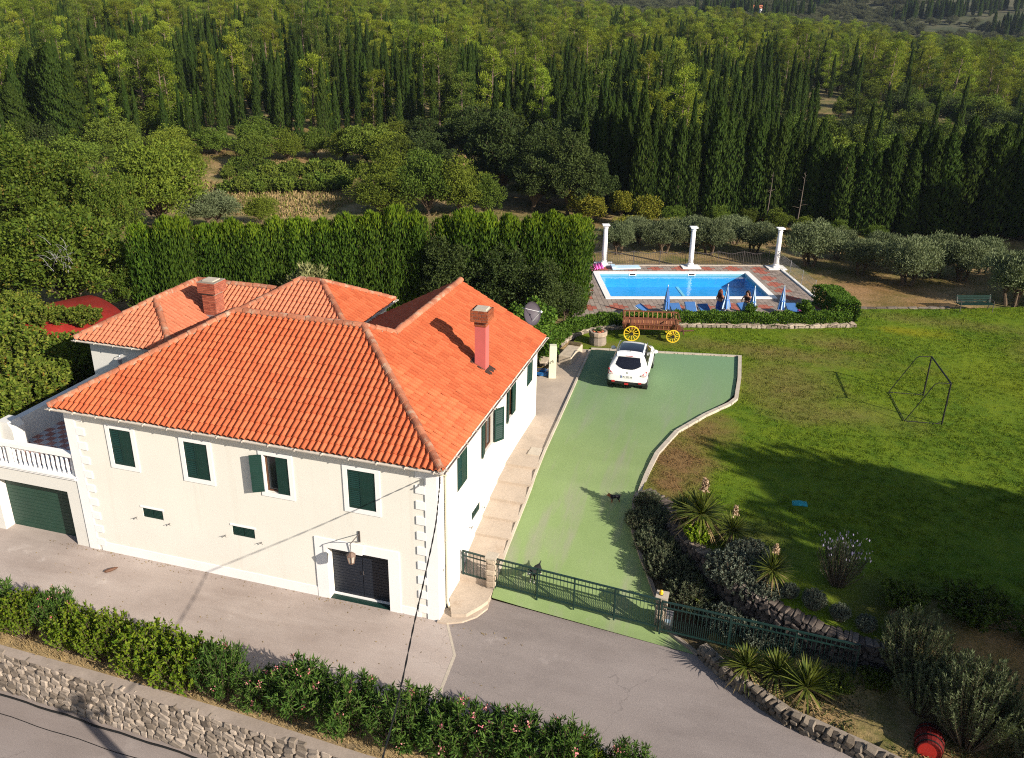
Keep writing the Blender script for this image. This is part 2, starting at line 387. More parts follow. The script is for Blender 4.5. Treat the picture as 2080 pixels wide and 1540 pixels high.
# ------------------------------------------------------------------ ground
ZD = [(-1, -.01), (.95, .0), (1.4, .06), (2, .30), (3.4, .92), (5, 1.4), (6.7, 1.84), (8.4, 2.0), (10, 2.02), (40, 2.02)]
def zd(y): return interp(y, ZD)
ROCK = [(5.45, 6.75), (6.21, 6.3), (6.9, 4.4), (8.05, 3.31), (8.94, 2.28), (10.43, 1.54), (11.81, 1.15), (13.02, 1.09), (13.8, 1.05)]
def ztop(x): return interp(x, [(8.0, 2.0), (8.94, 1.95), (10.43, 1.75), (11.81, 1.6), (13.0, 1.5)])
LOWW = [(8.15, .86), (9.02, 0), (10.68, -1.18), (12.68, -1.85), (14.6, -2.6), (17.5, -3.6)]
def sm(t): t = np.clip(t, 0, 1); return t * t * (3 - 2 * t)
KAZ = [(-70, .05), (-39, .052), (-25, .047), (-16, .040), (-8, .030), (-2, .021), (4, .008), (10, -.002), (30, -.004)]
def hill(x, y):
    x = np.asarray(x, float); y = np.asarray(y, float)
    d = np.hypot(x - 8, y + 21); az = np.degrees(np.arctan2(x - 8, y + 21))
    k = np.interp(az, [p[0] for p in KAZ], [p[1] for p in KAZ])
    t = .4 + k * np.maximum(d - 95, 0)
    t = t + sm((d - 110) / 60) * (1.1 * np.sin(x * .05 + 1) * np.sin(y * .043 + .4) + .7 * np.sin(x * .11 + y * .07))
    top = .4 + k * 265
    t = np.where(d > 360, top * .75 + top * .25 * np.clip(1 - (d - 360) / 60, 0, 1), t)
    far = .088 * np.maximum(d - 400, 0) + sm((d - 520) / 200) * (9 * np.sin(x * .009 + .6) + 5 * np.sin(x * .021 + y * .01))
    return np.where(d > 360, np.maximum(t, -1) + far, t)
def terr(x, y):
    x = np.asarray(x, float); y = np.asarray(y, float)
    zl = np.interp(y, [p[0] for p in ZD], [p[1] - .28 for p in ZD])
    yw = np.interp(x, [p[0] for p in ROCK[2:]] + [60], [p[1] for p in ROCK[2:]] + [.2])
    ya = np.interp(x, [p[0] for p in LOWW] + [60], [p[1] for p in LOWW] + [-9])
    wd = np.interp(x, [8.2, 9.5, 14, 20], [.5, 1.5, 2.2, 4])
    low = .28 + .5 * sm((y - yw + 1.3) / 1.2) * (x < 13.2)
    zt_ = np.interp(x, [8.0, 8.94, 10.43, 11.81, 13.0, 14], [1.85, 1.8, 1.6, 1.45, 1.35, 1.2]) * (y > yw + .05) ; rt = np.where((y > yw + .12) & (x < 13.9), zt_, low); rt = rt + (1.85 - rt) * sm((y - yw - .1 + np.interp(x, [12.8, 14], [0, 1.6])) / wd)
    rt = np.where(y < ya + .35, -.25, rt)
    z = np.where(x > 8.2, rt, zl)
    z = np.where(x < -1.6, np.where(y > .3, np.clip(-.25 + (y - .3) * .4, -.25, 1.75), -.25), z)
    z = np.where(x < -17.4, np.where(y > .6, 1.95, -.25), z)
    yl = np.interp(x, [-34, -11.94, -7.07, -3.63, -.38, 7.4], [-4.2, -5.37, -5.6, -5.74, -5.9, -6.25])
    z = np.where((y < yl + .3) & (x < 7.2), -1.65, z)
    z = np.where(y > 12, 1.85 + .04 * np.sin(x * .6) * np.sin(y * .5), z)
    pu, pv = (x + .33) * .9424 + (y - 28.73) * .3344, -(x + .33) * .3344 + (y - 28.73) * .9424
    z = np.where((pu > -1.6) & (pu < 12.2) & (pv > -3.4) & (pv < 7.0), 1.3, z)
    z = np.where((pu > -1) & (pu < 11.4) & (pv > -1) & (pv < 6.8), .2, z)
    h = hill(x, y)
    lim = np.interp(x, [-60, -26, -5, 60], [30, 36, 42, 50])
    return z + (h - z) * sm((y - lim) / 13) if True else z
def build_terrain():
    def ax(segs):
        o = []
        for a, b, s in segs: o += list(np.arange(a, b, s))
        return np.array(sorted(set(np.round(o, 3))))
    X = ax([(-900, -400, 50), (-400, -120, 10), (-120, -45, 3), (-45, -3, .9), (-3, 5, .5), (5, 16, .3), (16, 50, 1.2), (50, 120, 4), (120, 420, 12), (420, 750, 50)])
    Y = ax([(-80, -20, 6), (-20, -7, 1.2), (-7, 8, .3), (8, 60, 1.0), (60, 140, 2.5), (140, 420, 8), (420, 1400, 30)])
    gx, gy = np.meshgrid(X, Y); gz = terr(gx, gy)
    nx, ny = len(X), len(Y)
    V = np.stack([gx, gy, gz], -1).reshape(-1, 3)
    me = bpy.data.meshes.new('terrain')
    idx = np.arange(nx * ny).reshape(ny, nx)
    F = np.stack([idx[:-1, :-1], idx[:-1, 1:], idx[1:, 1:], idx[1:, :-1]], -1).reshape(-1, 4)
    me.vertices.add(len(V)); me.vertices.foreach_set('co', V.astype(np.float32).ravel())
    me.loops.add(F.size); me.loops.foreach_set('vertex_index', F.astype(np.int32).ravel())
    me.polygons.add(len(F)); me.polygons.foreach_set('loop_start', np.arange(0, F.size, 4, dtype=np.int32))
    me.polygons.foreach_set('use_smooth', [True] * len(F))
    me.materials.append(M['earth']); me.update(calc_edges=True)
    return struct(put('terrain', me))
build_terrain()
def sheet(name, poly, z, m, thick=.12, kind='structure', parent=None):
    mb = MB(); mb.prism(poly, z - thick, z); o = mb.build(name, m, parent)
    return struct(o, kind) if parent is None else o

SEAM = [(.22, .02), (.98, -1.35), (1.10, -2.74), (1.5, -4.4)]
def ywall(x): return interp(x, [(-34, -4.2), (-11.94, -5.37), (-7.07, -5.60), (-3.63, -5.74), (-.38, -5.9), (7.4, -6.25)])
def ystrip(x): return interp(x, [(-34, -4.0), (-12.1, -5.12), (-8.5, -5.2), (-3.88, -5.37), (-.32, -5.62), (7.4, -5.95)])
def yyard(x): return interp(x, [(-34, -2.3), (-12, -3.65), (-6, -4.0), (0, -4.15), (7.4, -4.25)])
xs = [-34 + i * .9 for i in range(47)]
xs = [x for x in xs if x < 7.3] + [7.3]
sheet('yard_pavement', [(-34, .4), (-34, yyard(-34))] + [(x, yyard(x)) for x in xs if x < 1.4] + list(reversed(SEAM)) + [(0, .4)], 0, M['concrete'])
sheet('asphalt_road', list(SEAM) + [(x, yyard(x)) for x in xs if x > 1.6] + [(7.4, -14), (40, -14), (40, -9)] + list(reversed(LOWW)) + [(7.5, .92), (1.26, 1.55), (.4, 1.0)], -.004, M['asphalt'])
sheet('pavement_marking', [(.22, .02), (.98, -1.35), (1.10, -2.74), (1.5, -4.4), (1.58, -4.4), (1.19, -2.74), (1.07, -1.35), (.31, .02)], .004, M['kerb'], .02)
sheet('dry_grass_strip', [(x, ystrip(x)) for x in xs] + [(x, yyard(x)) for x in reversed(xs)], .006, M['drygrass'])
sheet('road', [(-60, -16), (7.4, -16), (7.4, -5.6), (-34, -4.0), (-60, -3)], -1.4, M['road'], .2)

def drive():
    L = [(1.4, 1.28), (2, 1.24), (3.56, 1.3), (5.84, 1.34), (10.64, 1.12), (19.85, .63), (30, .3)]
    Rr = [(1.4, 8.15), (1.75, 7.6), (2.1, 6.9), (2.6, 6.62), (3.03, 6.31), (3.84, 5.75), (4.84, 5.26), (6.3, 5.03), (7.94, 5.2), (9.63, 5.33), (11.83, 5.83), (13.91, 6.84), (15.4, 7.75), (15.97, 7.95), (18.44, 7.92), (30, 7.76)]
    mb = MB(); n = 14; ts = [1.5 + i * .2 for i in range(93)]; rows = []
    for t in ts:
        a = interp(t, L); b = interp(t, Rr); k = float(sm((t - 13) / 6.8)); row = []
        for j in range(n + 1):
            x = a + (b - a) * j / n
            y = t + k * .19 * (x - .63) - (1 - float(sm((t - 1.5) / 3))) * .093 * (x - 1.28)
            row.append((x, y, zd(y) + .006))
        rows.append(row)
    for i in range(len(rows) - 1):
        for j in range(n):
            o = len(mb.v); mb.v += [rows[i][j], rows[i][j + 1], rows[i + 1][j + 1], rows[i + 1][j]]; mb.f.append((o, o + 1, o + 2, o + 3)); mb.m.append(0)
    me = mb.mesh('driveway', M['drive'])
    bm = bmesh.new(); bm.from_mesh(me); bmesh.ops.remove_doubles(bm, verts=bm.verts, dist=.001)
    for f in bm.faces: f.smooth = True
    bm.to_mesh(me); bm.free()
    return struct(put('driveway', me)), [r[0] for r in rows], [r[-1] for r in rows]
_, DL, DR = drive()

# path with steps along the house wall
PATH = struct(sheet('garden_path', [(.0, 8.35), (1.20, 8.35), (1.10, 10.64), (.60, 19.85), (-.5, 19.7), (-.95, 15.6), (-2.4, 15.9), (-2.4, 11.5), (0, 11.5)], 2.045, M['concrete2'], .3))
SB = [1.95, 2.75, 3.55, 4.35, 5.2, 6.1, 7.1, 8.35]
for i in range(len(SB) - 1):
    mb = MB(); y0, y1 = SB[i], SB[i + 1]; z0 = zd(y0) + .13; z1 = zd(y1) + .03
    x1 = lambda y: interp(y, [(0, 1.22), (3.5, 1.27), (5.84, 1.31), (8.4, 1.2)])
    v = [(0, y0, z0 - .5), (x1(y0), y0, z0 - .5), (x1(y1), y1, z0 - .5), (0, y1, z0 - .5), (0, y0, z0), (x1(y0), y0, z0), (x1(y1), y1, z1), (0, y1, z1)]
    mb.add(v, [(4, 5, 6, 7), (0, 1, 5, 4), (1, 2, 6, 5), (2, 3, 7, 6), (3, 0, 4, 7)])
    mb.build('step', M['concrete2'], PATH)
mb = MB(); mb.prism([(0, .95), (.35, .2), (.8, .35), (1.12, .9), (1.24, 1.2), (1.24, 1.95), (0, 1.95)], -.1, .2); mb.build('step', M['concrete2'], PATH)
mb = MB(); mb.prism([(-.02, -.12), (.3, -.1), (.75, .12), (1.1, .5), (1.3, 1.0), (1.26, 1.3), (1.0, .8), (.0, .6)], -.1, .06); mb.build('step', M['concrete2'], PATH)
mb = MB(); mb.box(.62, 8.0, 2.0, 1.1, 8.6, 2.062); mb.build('manhole_cover', M['kerb'], PATH)
# thin kerb line between path and court
mb = MB()
pts = [(p[0] - .03, p[1], p[2] + .02) for p in DL if p[1] > 2.0]
for a, b in zip(pts[::4], pts[4::4]): mb.bar(a, b, .09, .14)
struct(mb.build('path_kerb', M['kerb']))

# lawn plateau and its kerb
LK = [(5.2, 6.42), (5.28, 7.94), (5.42, 9.63), (5.93, 11.8), (6.93, 13.84), (7.82, 15.3), (8.06, 15.95), (8.06, 18.4), (7.92, 21.35)]
LAWN = [(5.3, 6.7)] + LK[1:] + [(.62, 19.98), (-.45, 20.0), (-.55, 22.3), (.6, 23.4), (4.95, 25.15), (10.2, 26.8), (13.75, 28.2), (13.95, 31.5), (19.4, 33.5), (23.1, 35.1), (32, 38.6), (60, 50), (60, 3.4), (14.2, 3.3), (12.6, 3.2), (11.4, 3.3), (10.2, 3.4), (9.0, 3.6)] + [(x + .05, y + .12) for x, y in reversed(ROCK[1:4])]
sheet('lawn', LAWN, 2.0, M['lawn'], .15)
BNK = [(14.2, 3.3), (12.6, 3.2), (11.4, 3.3), (10.2, 3.4), (9.0, 3.6), (8.1, 3.43)]; BNT = [(14.0, 1.25), (13.02, 1.25), (11.81, 1.31), (10.43, 1.70), (8.96, 2.44), (8.08, 3.42)]
mb = MB()
for i in range(5):
    for k in range(6):
        q = [(1 - t) * Vector((*BNK[j], 2.0)) + t * Vector((*BNT[j], ztop(BNT[j][0]) + .0)) + Vector((0, 0, .03 * math.sin(3.1 * t))) for j, t in ((i, k / 6), (i, (k + 1) / 6), (i + 1, (k + 1) / 6), (i + 1, k / 6))]
        mb.add(q, [(0, 1, 2, 3)])
struct(mb.build('lawn_bank', M['lawn'], smooth=True))
KS = thing('kerb', 'pale concrete kerb curving between green court and lawn', 'kerb', (8, 18, 2))
def polyline_resample(P, step):
    P = [Vector((p[0], p[1], 0)) for p in P]; out = [P[0].copy()]; 
    for a, b in zip(P[:-1], P[1:]):
        n = max(1, round((b - a).length / step))
        for i in range(1, n + 1): out.append(a.lerp(b, i / n))
    return out
kp = polyline_resample(LK, .9)
for a, b in zip(kp[:-1], kp[1:]):
    d = (b - a).normalized() * .012
    za, zb = zd(a.y) + .0, zd(b.y) + .0
    mb = MB(); mb.bar((a.x + d.x - 8, a.y + d.y - 18, max(za, 1.78) - 2 + .0), (b.x - d.x - 8, b.y - d.y - 18, max(zb, 1.78) - 2 + .0), .17, .2); mb.build('kerb_stone', M['kerb'], KS)
a, b = Vector((7.92, 21.42, 0)), Vector((.6, 20.03, 0))
for i in range(8):
    p, q = a.lerp(b, i / 8), a.lerp(b, (i + .985) / 8)
    mb = MB(); mb.bar((p.x - 8, p.y - 18, 0), (q.x - 8, q.y - 18, 0), .13, .14); mb.build('kerb_stone', M['kerb'], KS)

# bed between the court edge and the rock wall
mb = MB(); RW = polyline_resample(ROCK, .25); edge = [Vector(p) for p in DR if p[1] < 6.9]
n = 60; E1 = [edge[min(len(edge) - 1, int(i * (len(edge) - 1) / (n)))] for i in range(n + 1)]; E1.reverse()
E2 = [RW[min(len(RW) - 1, int(i * (len(RW) - 1) / n))] for i in range(n + 1)]
for i in range(n):
    A, B, C_, D_ = E1[i], E1[i + 1], E2[i + 1], E2[i]
    f = lambda p, q: (q.x, q.y, max(.3, min(1.75, zd(q.y) if q.x < 8 else .3)))
    mb.add([(A.x, A.y, A.z + .03), (B.x, B.y, B.z + .03), f(B, C_), f(A, D_)], [(0, 1, 2, 3)])
struct(mb.build('garden_bed', M['bed']))
mb = MB()
for a, b in zip(edge[:-1], edge[1:]): mb.bar(a + Vector((.05, 0, .02)), b + Vector((.05, 0, .02)), .12, .12)
struct(mb.build('bed_kerb', M['mortar']))

# ------------------------------------------------------------------ stones
def stone_mesh(i, m):
    r = random.Random(100 + i); bm = bmesh.new(); bmesh.ops.create_cube(bm, size=1)
    for v in bm.verts: v.co += Vector([r.uniform(-.13, .13) for _ in range(3)])
    bmesh.ops.bevel(bm, geom=list(bm.edges), offset=.13, segments=1, affect='EDGES', profile=.6)
    for v in bm.verts: v.co += Vector([r.uniform(-.04, .04) for _ in range(3)])
    me = bpy.data.meshes.new('stone'); bm.to_mesh(me); bm.free(); me.materials.append(m); return me
ST = {k: [stone_mesh(i, M[k]) for i in range(7)] for k in ('stone', 'rock', 'slab', 'capstone', 'lowstone')}
def stones_along(P, zb, zt, parent, kind, w, h, depth, off, name='stone', seed=1, limit=300, batter=0.0, rough=1.0):
    """rubble stones along polyline P between the heights zb(p), zt(p); off = shift to the right of the walking direction"""
    r = random.Random(seed); P = [Vector((p[0], p[1], 0)) for p in P]; made = 0; extra = []
    org = parent.location
    segs = [(a, b, (b - a).length) for a, b in zip(P[:-1], P[1:])]; tot = sum(s[2] for s in segs)
    def at(s):
        for a, b, l in segs:
            if s <= l: return a.lerp(b, s / l), (b - a).normalized()
            s -= l
        return segs[-1][1].copy(), (segs[-1][1] - segs[-1][0]).normalized()
    row = 0; z = 0
    rows = max(1, round((max(zt(p) - zb(p) for p in P)) / h))
    for k in range(rows):
        s = -r.uniform(0, w)
        while s < tot:
            ww = w * r.uniform(.6, 1.5); p, d = at(min(max(s + ww / 2, 0), tot)); s += ww
            b0, t0 = zb(p), zt(p)
            if t0 - b0 < h * .4: continue
            hh = (t0 - b0) / rows; zc = b0 + (k + .5) * hh
            nr = Vector((d.y, -d.x, 0)); pos = p + nr * (off - batter * (zc - b0)) + Vector((0, 0, zc + r.uniform(-.14, .14) * hh * rough)) - org
            M4 = Matrix.Translation(pos) @ Matrix.Rotation(math.atan2(d.y, d.x) + r.uniform(-.12, .12), 4, 'Z') @ Matrix.Rotation(r.uniform(-.25, .25) * rough, 4, 'Y')
            M4 = M4 @ Matrix.Diagonal((ww * .98, depth * r.uniform(.85, 1.3), hh * r.uniform(.85, 1.2 + .15 * (rough - 1)), 1))
            extra.append((M4, r.choice(ST[kind])))
    extra.sort(key=lambda e: ((e[0].translation + org) - CAM).length)
    for M4, me in extra[:limit]:
        o = bpy.data.objects.new(name, me); COL.objects.link(o); o.parent = parent; o.matrix_local = M4
    if extra[limit:]:
        mb = MB()
        for M4, me in extra[limit:]: mb.add([M4 @ v.co for v in me.vertices], [tuple(p.vertices) for p in me.polygons])
        mb.build(name + 's', M[kind], parent)['kind'] = 'stuff'
RWALL = thing('retaining_wall', 'long rubble stone retaining wall between the lower road and oleander hedge', 'wall', (0, -5.9, -1.4))
mb = MB()
xw = [-24 + i * .8 for i in range(40)]; xw = [x for x in xw if x < 7.4]
for x0, x1 in zip(xw[:-1], xw[1:]):
    v = [(x0, ywall(x0) + 5.9 - .10, -.3), (x1, ywall(x1) + 5.9 - .10, -.3), (x1, ywall(x1) + 5.9 + .05, 1.395), (x0, ywall(x0) + 5.9 + .05, 1.395)]
    mb.add(v, [(0, 1, 2, 3)])
mb.build('mortar_core', M['mortar'], RWALL)
nst = stones_along([(x, ywall(x)) for x in xw if -15 < x < 6.5], lambda p: -1.42, lambda p: -.03, RWALL, 'stone', .27, .17, .15, .075, seed=3, batter=.09, rough=1.8)
mb = MB()
for x0, x1 in zip(xw[:-1], xw[1:]):
    mb.add([(x0, ywall(x0) + 5.9 - .02, 1.36), (x1, ywall(x1) + 5.9 - .02, 1.36), (x1, ywall(x1) + 5.9 - .02, 1.41), (x0, ywall(x0) + 5.9 - .02, 1.41), (x1, ystrip(x1) + 5.9, 1.42), (x0, ystrip(x0) + 5.9, 1.42)], [(0, 1, 2, 3), (3, 2, 4, 5)])
mb.build('coping', M['coping'], RWALL)
GW = thing('rock_wall', 'dark rough rock wall holding up the shaded lawn above garden bed', 'wall', (9, 2.5, .3))
mb = MB()
for a, b in zip(RW[:-1], RW[1:]):
    za, zb_ = ztop(a.x), ztop(b.x); mb.bar((a.x - 9, a.y - 2.5, za - 1.28), (b.x - 9, b.y - 2.5, zb_ - 1.28), .26, 1.9)
mb.build('core', M['rock'], GW)
rlow = lambda p: max(.5, min(1.5, (zd(p.y) - .1) if p.x < 8 else .5))
stones_along(list(reversed([(p.x, p.y) for p in RW])), rlow, lambda p: ztop(p.x) - .04, GW, 'rock', .20, .17, .28, -.14, seed=5, rough=2.4)
stones_along(list(reversed([(p.x, p.y) for p in RW])), lambda p: ztop(p.x) - .05, lambda p: ztop(p.x) + .03, GW, 'capstone', .15, .06, .38, -.02, name='cap_stone', seed=6, rough=1.6)
LW = thing('low_wall', 'low rough stone wall along the asphalt edge below yuccas', 'wall', (11, -1, 0))
mb = MB(); lw = polyline_resample(LOWW, .4)
for a, b in zip(lw[:-1], lw[1:]): mb.bar((a.x - 11, a.y + 1.2, .0), (b.x - 11, b.y + 1.2, .0), .28, .6)
mb.build('core', M['mortar'], LW)
stones_along([(p.x, p.y) for p in lw], lambda p: -.05, lambda p: .42, LW, 'lowstone', .21, .15, .24, .0, seed=8, rough=2.2)
# ------------------------------------------------------------------ the house
M['tile'] = vary_mat('roof_tile', (.395, .088, .034), (.485, .126, .052), .75, .2, 30, .15, big=(.5, (.33, .078, .034), .60, .85))
M['tile_side'] = M['tile']
M['tile_old'] = vary_mat('roof_tile_pale', (.46, .15, .08), (.53, .18, .098), .8, .15, 30, .15)
M['ridge'] = vary_mat('ridge_tile', (.27, .095, .055), (.44, .17, .095), .85, .15, 14, .2, big=(3.5, (.40, .28, .20), .52, .7))
M['under'] = mat('roof_underlay', (.12, .04, .022), .9, .2, 3, 20)
M['brick'] = vary_mat('chimney_brick', (.26, .06, .035), (.40, .12, .07), .85, .15, 20, .2)
M['brickdark'] = vary_mat('chimney_brick_brown', (.20, .05, .022), (.34, .10, .045), .8, .15, 20, .2)
M['pinkwall'] = mat('chimney_pink', (.50, .115, .105), .8, .06, 2, 20, .05)
M['cream'] = mat('pipe_cream', (.64, .58, .44), .5, .05, 2, 30)
CH1 = (-.70, 6.35); CH2 = (-13.75, 9.4); CH2Z = 5.62
HE, SL, OV, HL, HW = 5.62, .536, .2825, 13.243, 11.47
D0 = 4.456; WR = 3.665
HOUSE = thing('house', 'cream villa with orange tiled hip roof and dark green shutters', 'house')

def wall_face(mb, org, U, Nn, width, z0, z1, holes, depth, m=0, mrev=0):
    """wall skin in the plane org+u*U, with real openings of a given depth (along -Nn)"""
    org, U, Nn = Vector(org), Vector(U), Vector(Nn)
    us = sorted(set([0, width] + [h[0] for h in holes] + [h[2] for h in holes])); zs = sorted(set([z0, z1] + [h[1] for h in holes] + [h[3] for h in holes]))
    P = lambda u, z, d=0: org + U * u + Vector((0, 0, z)) - Nn * d
    for a, b in zip(us[:-1], us[1:]):
        for c, d in zip(zs[:-1], zs[1:]):
            if any(h[0] <= (a + b) / 2 <= h[2] and h[1] <= (c + d) / 2 <= h[3] for h in holes): continue
            mb.add([P(a, c), P(b, c), P(b, d), P(a, d)], [(0, 1, 2, 3)], m)
    for h in holes:
        a, c, b, d = h[:4]; dp = h[4] if len(h) > 4 else depth
        for q in ([P(a, c), P(a, c, dp), P(a, d, dp), P(a, d)], [P(b, c, dp), P(b, c), P(b, d), P(b, d, dp)], [P(a, d), P(a, d, dp), P(b, d, dp), P(b, d)], [P(a, c, dp), P(a, c), P(b, c), P(b, c, dp)],
                  [P(a, c, dp), P(b, c, dp), P(b, d, dp), P(a, d, dp)]):
            mb.add(q, [(0, 1, 2, 3)], mrev)
X0 = -HL
FW = [(-11.53, 3.68, -10.70, 5.02), (-8.69, 3.68, -7.82, 5.0), (-5.80, 3.66, -4.93, 4.99), (-2.90, 3.64, -1.98, 4.99)]
FV = [(-10.74, 1.76, -9.94, 2.14), (-7.26, 1.74, -6.42, 2.12)]
GD = (-3.80, -.02, -1.66, 1.98)
mb = MB()
sh = lambda h, dp: (h[0] - X0, h[1], h[2] - X0, h[3], dp)
wall_face(mb, (X0, 0, 0), (1, 0, 0), (0, -1, 0), HL, -.3, 5.5, [sh(h, .16) for h in FW] + [sh(h, .12) for h in FV] + [sh(GD, .42)], .15)
mb.build('wall', M['wall'], HOUSE)
RWIN = [(1.81, 3.68, 2.75, 5.02), (4.62, 3.68, 5.5, 4.98), (7.52, 3.66, 8.36, 5.0), (9.95, 3.98, 10.75, 5.0)]
RV = (3.2, 1.76, 4.05, 2.12)
mb = MB()
wall_face(mb, (0, 0, 0), (0, 1, 0), (1, 0, 0), HW, -.3, 5.5, [(h[0], h[1], h[2], h[3], .16) for h in RWIN] + [(RV[0], RV[1], RV[2], RV[3], .12)], .15)
mb.add([(0, HW, -.3), (-7, HW, -.3), (-7, HW, 5.5), (0, HW, 5.5), (-3.38, HW, 7.5)], [(0, 1, 2, 3), (3, 2, 4)])
mb.add([(-7, HW, -.3), (-7, 8.3, -.3), (-7, 8.3, 5.5), (-7, HW, 5.5)], [(0, 1, 2, 3)])
mb.add([(-7, 8.3, -.3), (X0, 8.3, -.3), (X0, 8.3, 5.5), (-7, 8.3, 5.5)], [(0, 1, 2, 3)])
mb.add([(X0, 8.3, -.3), (X0, 0, -.3), (X0, 0, 5.5), (X0, 8.3, 5.5)], [(0, 1, 2, 3)])
mb.build('wall', M['whitewall'], HOUSE)
# plinth, corner strips and quoins
mb = MB(); mb.box(X0 + .5, -.022, -.2, GD[0] - .43, .01, .36); mb.box(GD[2] + .38, -.022, -.2, -.6, .01, .30); mb.build('plinth', M['white'], HOUSE)
mb = MB(); mb.prism([(-.36, -.03), (.03, -.03), (.03, .34), (.0, .34), (.0, .0), (-.36, .0)], -.3, 5.42); mb.build('corner_strip', M['white'], HOUSE)
mb = MB(); mb.prism([(X0 - .03, -.03), (X0 + .36, -.03), (X0 + .36, 0), (X0, 0), (X0, .4), (X0 - .03, .4)], -.3, 5.42); mb.build('corner_strip', M['white'], HOUSE)
z = 5.38; k = 0
while z > .3:
    h = .272
    for xa, xb in ((-.66, -.355), (X0 + .355, X0 + .68)):
        if k % 2 == 0:
            mb = MB(); mb.box(xa, -.034, z - h, xb, .01, z); mb.build('quoin', M['white'], HOUSE)
    z -= h; k += 1

def shutter_mesh(w, h, rail=.5):
    """one louvred leaf, hinge edge at x=0, thickness towards -y"""
    mb = MB(); s = .055
    mb.box(0, -.04, 0, s, 0, h); mb.box(w - s, -.04, 0, w, 0, h)
    for z0, z1 in ((0, .08), (h * rail - .035, h * rail + .035), (h - .07, h)): mb.box(s, -.038, z0, w - s, -.002, z1)
    for a, b in ((.08, h * rail - .035), (h * rail + .035, h - .07)):
        n = int((b - a) / .068)
        for i in range(n):
            z = a + (i + .5) * (b - a) / n
            mb.add([(s, -.038, z - .026), (w - s, -.038, z - .026), (w - s, -.004, z + .020), (s, -.004, z + .020), (s, -.042, z - .018), (w - s, -.042, z - .018), (w - s, -.008, z + .028), (s, -.008, z + .028)],
                   [(0, 1, 2, 3), (7, 6, 5, 4), (0, 4, 5, 1), (3, 2, 6, 7)])
    mb.box(s, -.012, .08, w - s, -.006, h - .07)
    return mb.mesh('shutter', M['green'])
SHM = {}
def shutter(parent, loc, rz, w, h, flip=False):
    key = (round(w, 2), round(h, 2))
    if key not in SHM: SHM[key] = shutter_mesh(*key)
    o = put('shutter', SHM[key], parent, loc, rz)
    return o
def window(parent, org, rz, w, h, surround=.0, openl=None, openr=None, room=True):
    """org: lower left corner of the opening on the wall face, seen from outside; local x to the right, -y outwards"""
    mb = MB()
    t = .05
    mb.box(.0, .09, 0, t, .15, h); mb.box(w - t, .09, 0, w, .15, h); mb.box(t, .09, h - t, w - t, .15, h); mb.box(t, .09, 0, w - t, .15, t); mb.box(w / 2 - .03, .095, t, w / 2 + .03, .145, h - t)
    o = mb.build('window', M['brown'], parent, loc=org, rz=rz)
    mb = MB(); mb.box(t, .118, t, w - t, .126, h - t); mb.build('pane', M['glass'], o)
    if surround:
        s = surround; mb = MB(); mb.box(-s, -.028, h, w + s, .004, h + s * .85); mb.box(-s, -.028, -s, w + s, .004, 0); mb.box(-s, -.028, 0, 0, .004, h); mb.box(w, -.028, 0, w + s, .004, h)
        mb.build('window_surround', M['white'], o)
    lw = w / 2 - .004
    a = 0 if openl is None else -math.radians(openl)
    shutter(o, (0.002, .03 if openl is None else -.005, .004), a, lw, h - .008)
    # right leaf: hinge at x=w, drawn rotated by 180 deg
    b = math.pi if openr is None else math.pi + math.radians(openr)
    shutter(o, (w - .002, -.01 if openr is None else -.045, .004), b, lw, h - .008)
    return o
for i, h in enumerate(FW):
    window(HOUSE, (h[0], 0, h[1]), 0, h[2] - h[0], h[3] - h[1], .155, 152 if i == 2 else None, None)
for i, h in enumerate(RWIN):
    window(HOUSE, (0, h[0], h[1]), math.pi / 2, h[2] - h[0], h[3] - h[1], 0, {1: 170, 2: 168}.get(i), {1: 148}.get(i))
for h, rz in ((FV[0], 0), (FV[1], 0), (RV, math.pi / 2)):
    w, hh = h[2] - h[0], h[3] - h[1]; mb = MB()
    mb.box(0, .02, 0, w / 2 - .01, .05, hh); mb.box(w / 2 + .01, .02, 0, w, .05, hh)
    for zz in np.arange(.05, hh - .03, .05):
        for a, b in ((.03, w / 2 - .03), (w / 2 + .03, w - .03)): mb.box(a, .006, zz, b, .02, zz + .03)
    o = mb.build('vent_shutter', M['green'], HOUSE, loc=(h[0], 0, h[1]) if rz == 0 else (0, h[0], h[1]), rz=rz)
    mb = MB(); mb.box(-.06, -.02, hh, w + .06, .004, hh + .06); mb.build('lintel', M['white'], o)
    for dx in (-.28, w + .24):
        mb = MB(); mb.tube([(dx, 0, -.06), (dx, -.10, -.05)], .009, 5); mb.tube([(dx - .07, -.10, -.09), (dx + .05, -.10, -.03), (dx + .07, -.10, -.09)], .011, 5)
        mb.build('shutter_catch', M['iron'], o)
# garage door in the front wall
g = GD
mb = MB(); mb.box(g[0] + .02, .30, .02, (g[0] + g[2]) / 2 - .006, .36, g[3] - .02); mb.box((g[0] + g[2]) / 2 + .006, .30, .02, g[2] - .02, .36, g[3] - .02)
for zz in np.arange(.12, 1.9, .11): mb.box(g[0] + .03, .288, zz, (g[0] + g[2]) / 2 - .02, .30, zz + .095); mb.box((g[0] + g[2]) / 2 + .02, .288, zz, g[2] - .03, .30, zz + .095)
o = mb.build('garage_door', M['navy'], HOUSE)
mb = MB(); mb.tube([((g[0] + g[2]) / 2 + .05, .27, 1.0), ((g[0] + g[2]) / 2 + .05, .23, 1.0), ((g[0] + g[2]) / 2 + .05, .23, 1.14)], .014, 6); mb.build('handle', M['iron'], o)
mb = MB(); s = .42; mb.box(g[0] - s, -.034, -.1, g[0], .003, g[3] + s * .8); mb.box(g[2], -.034, -.1, g[2] + s * .9, .003, g[3] + s * .8); mb.box(g[0], -.034, g[3], g[2], .003, g[3] + s * .8)
cx = (g[0] + g[2]) / 2
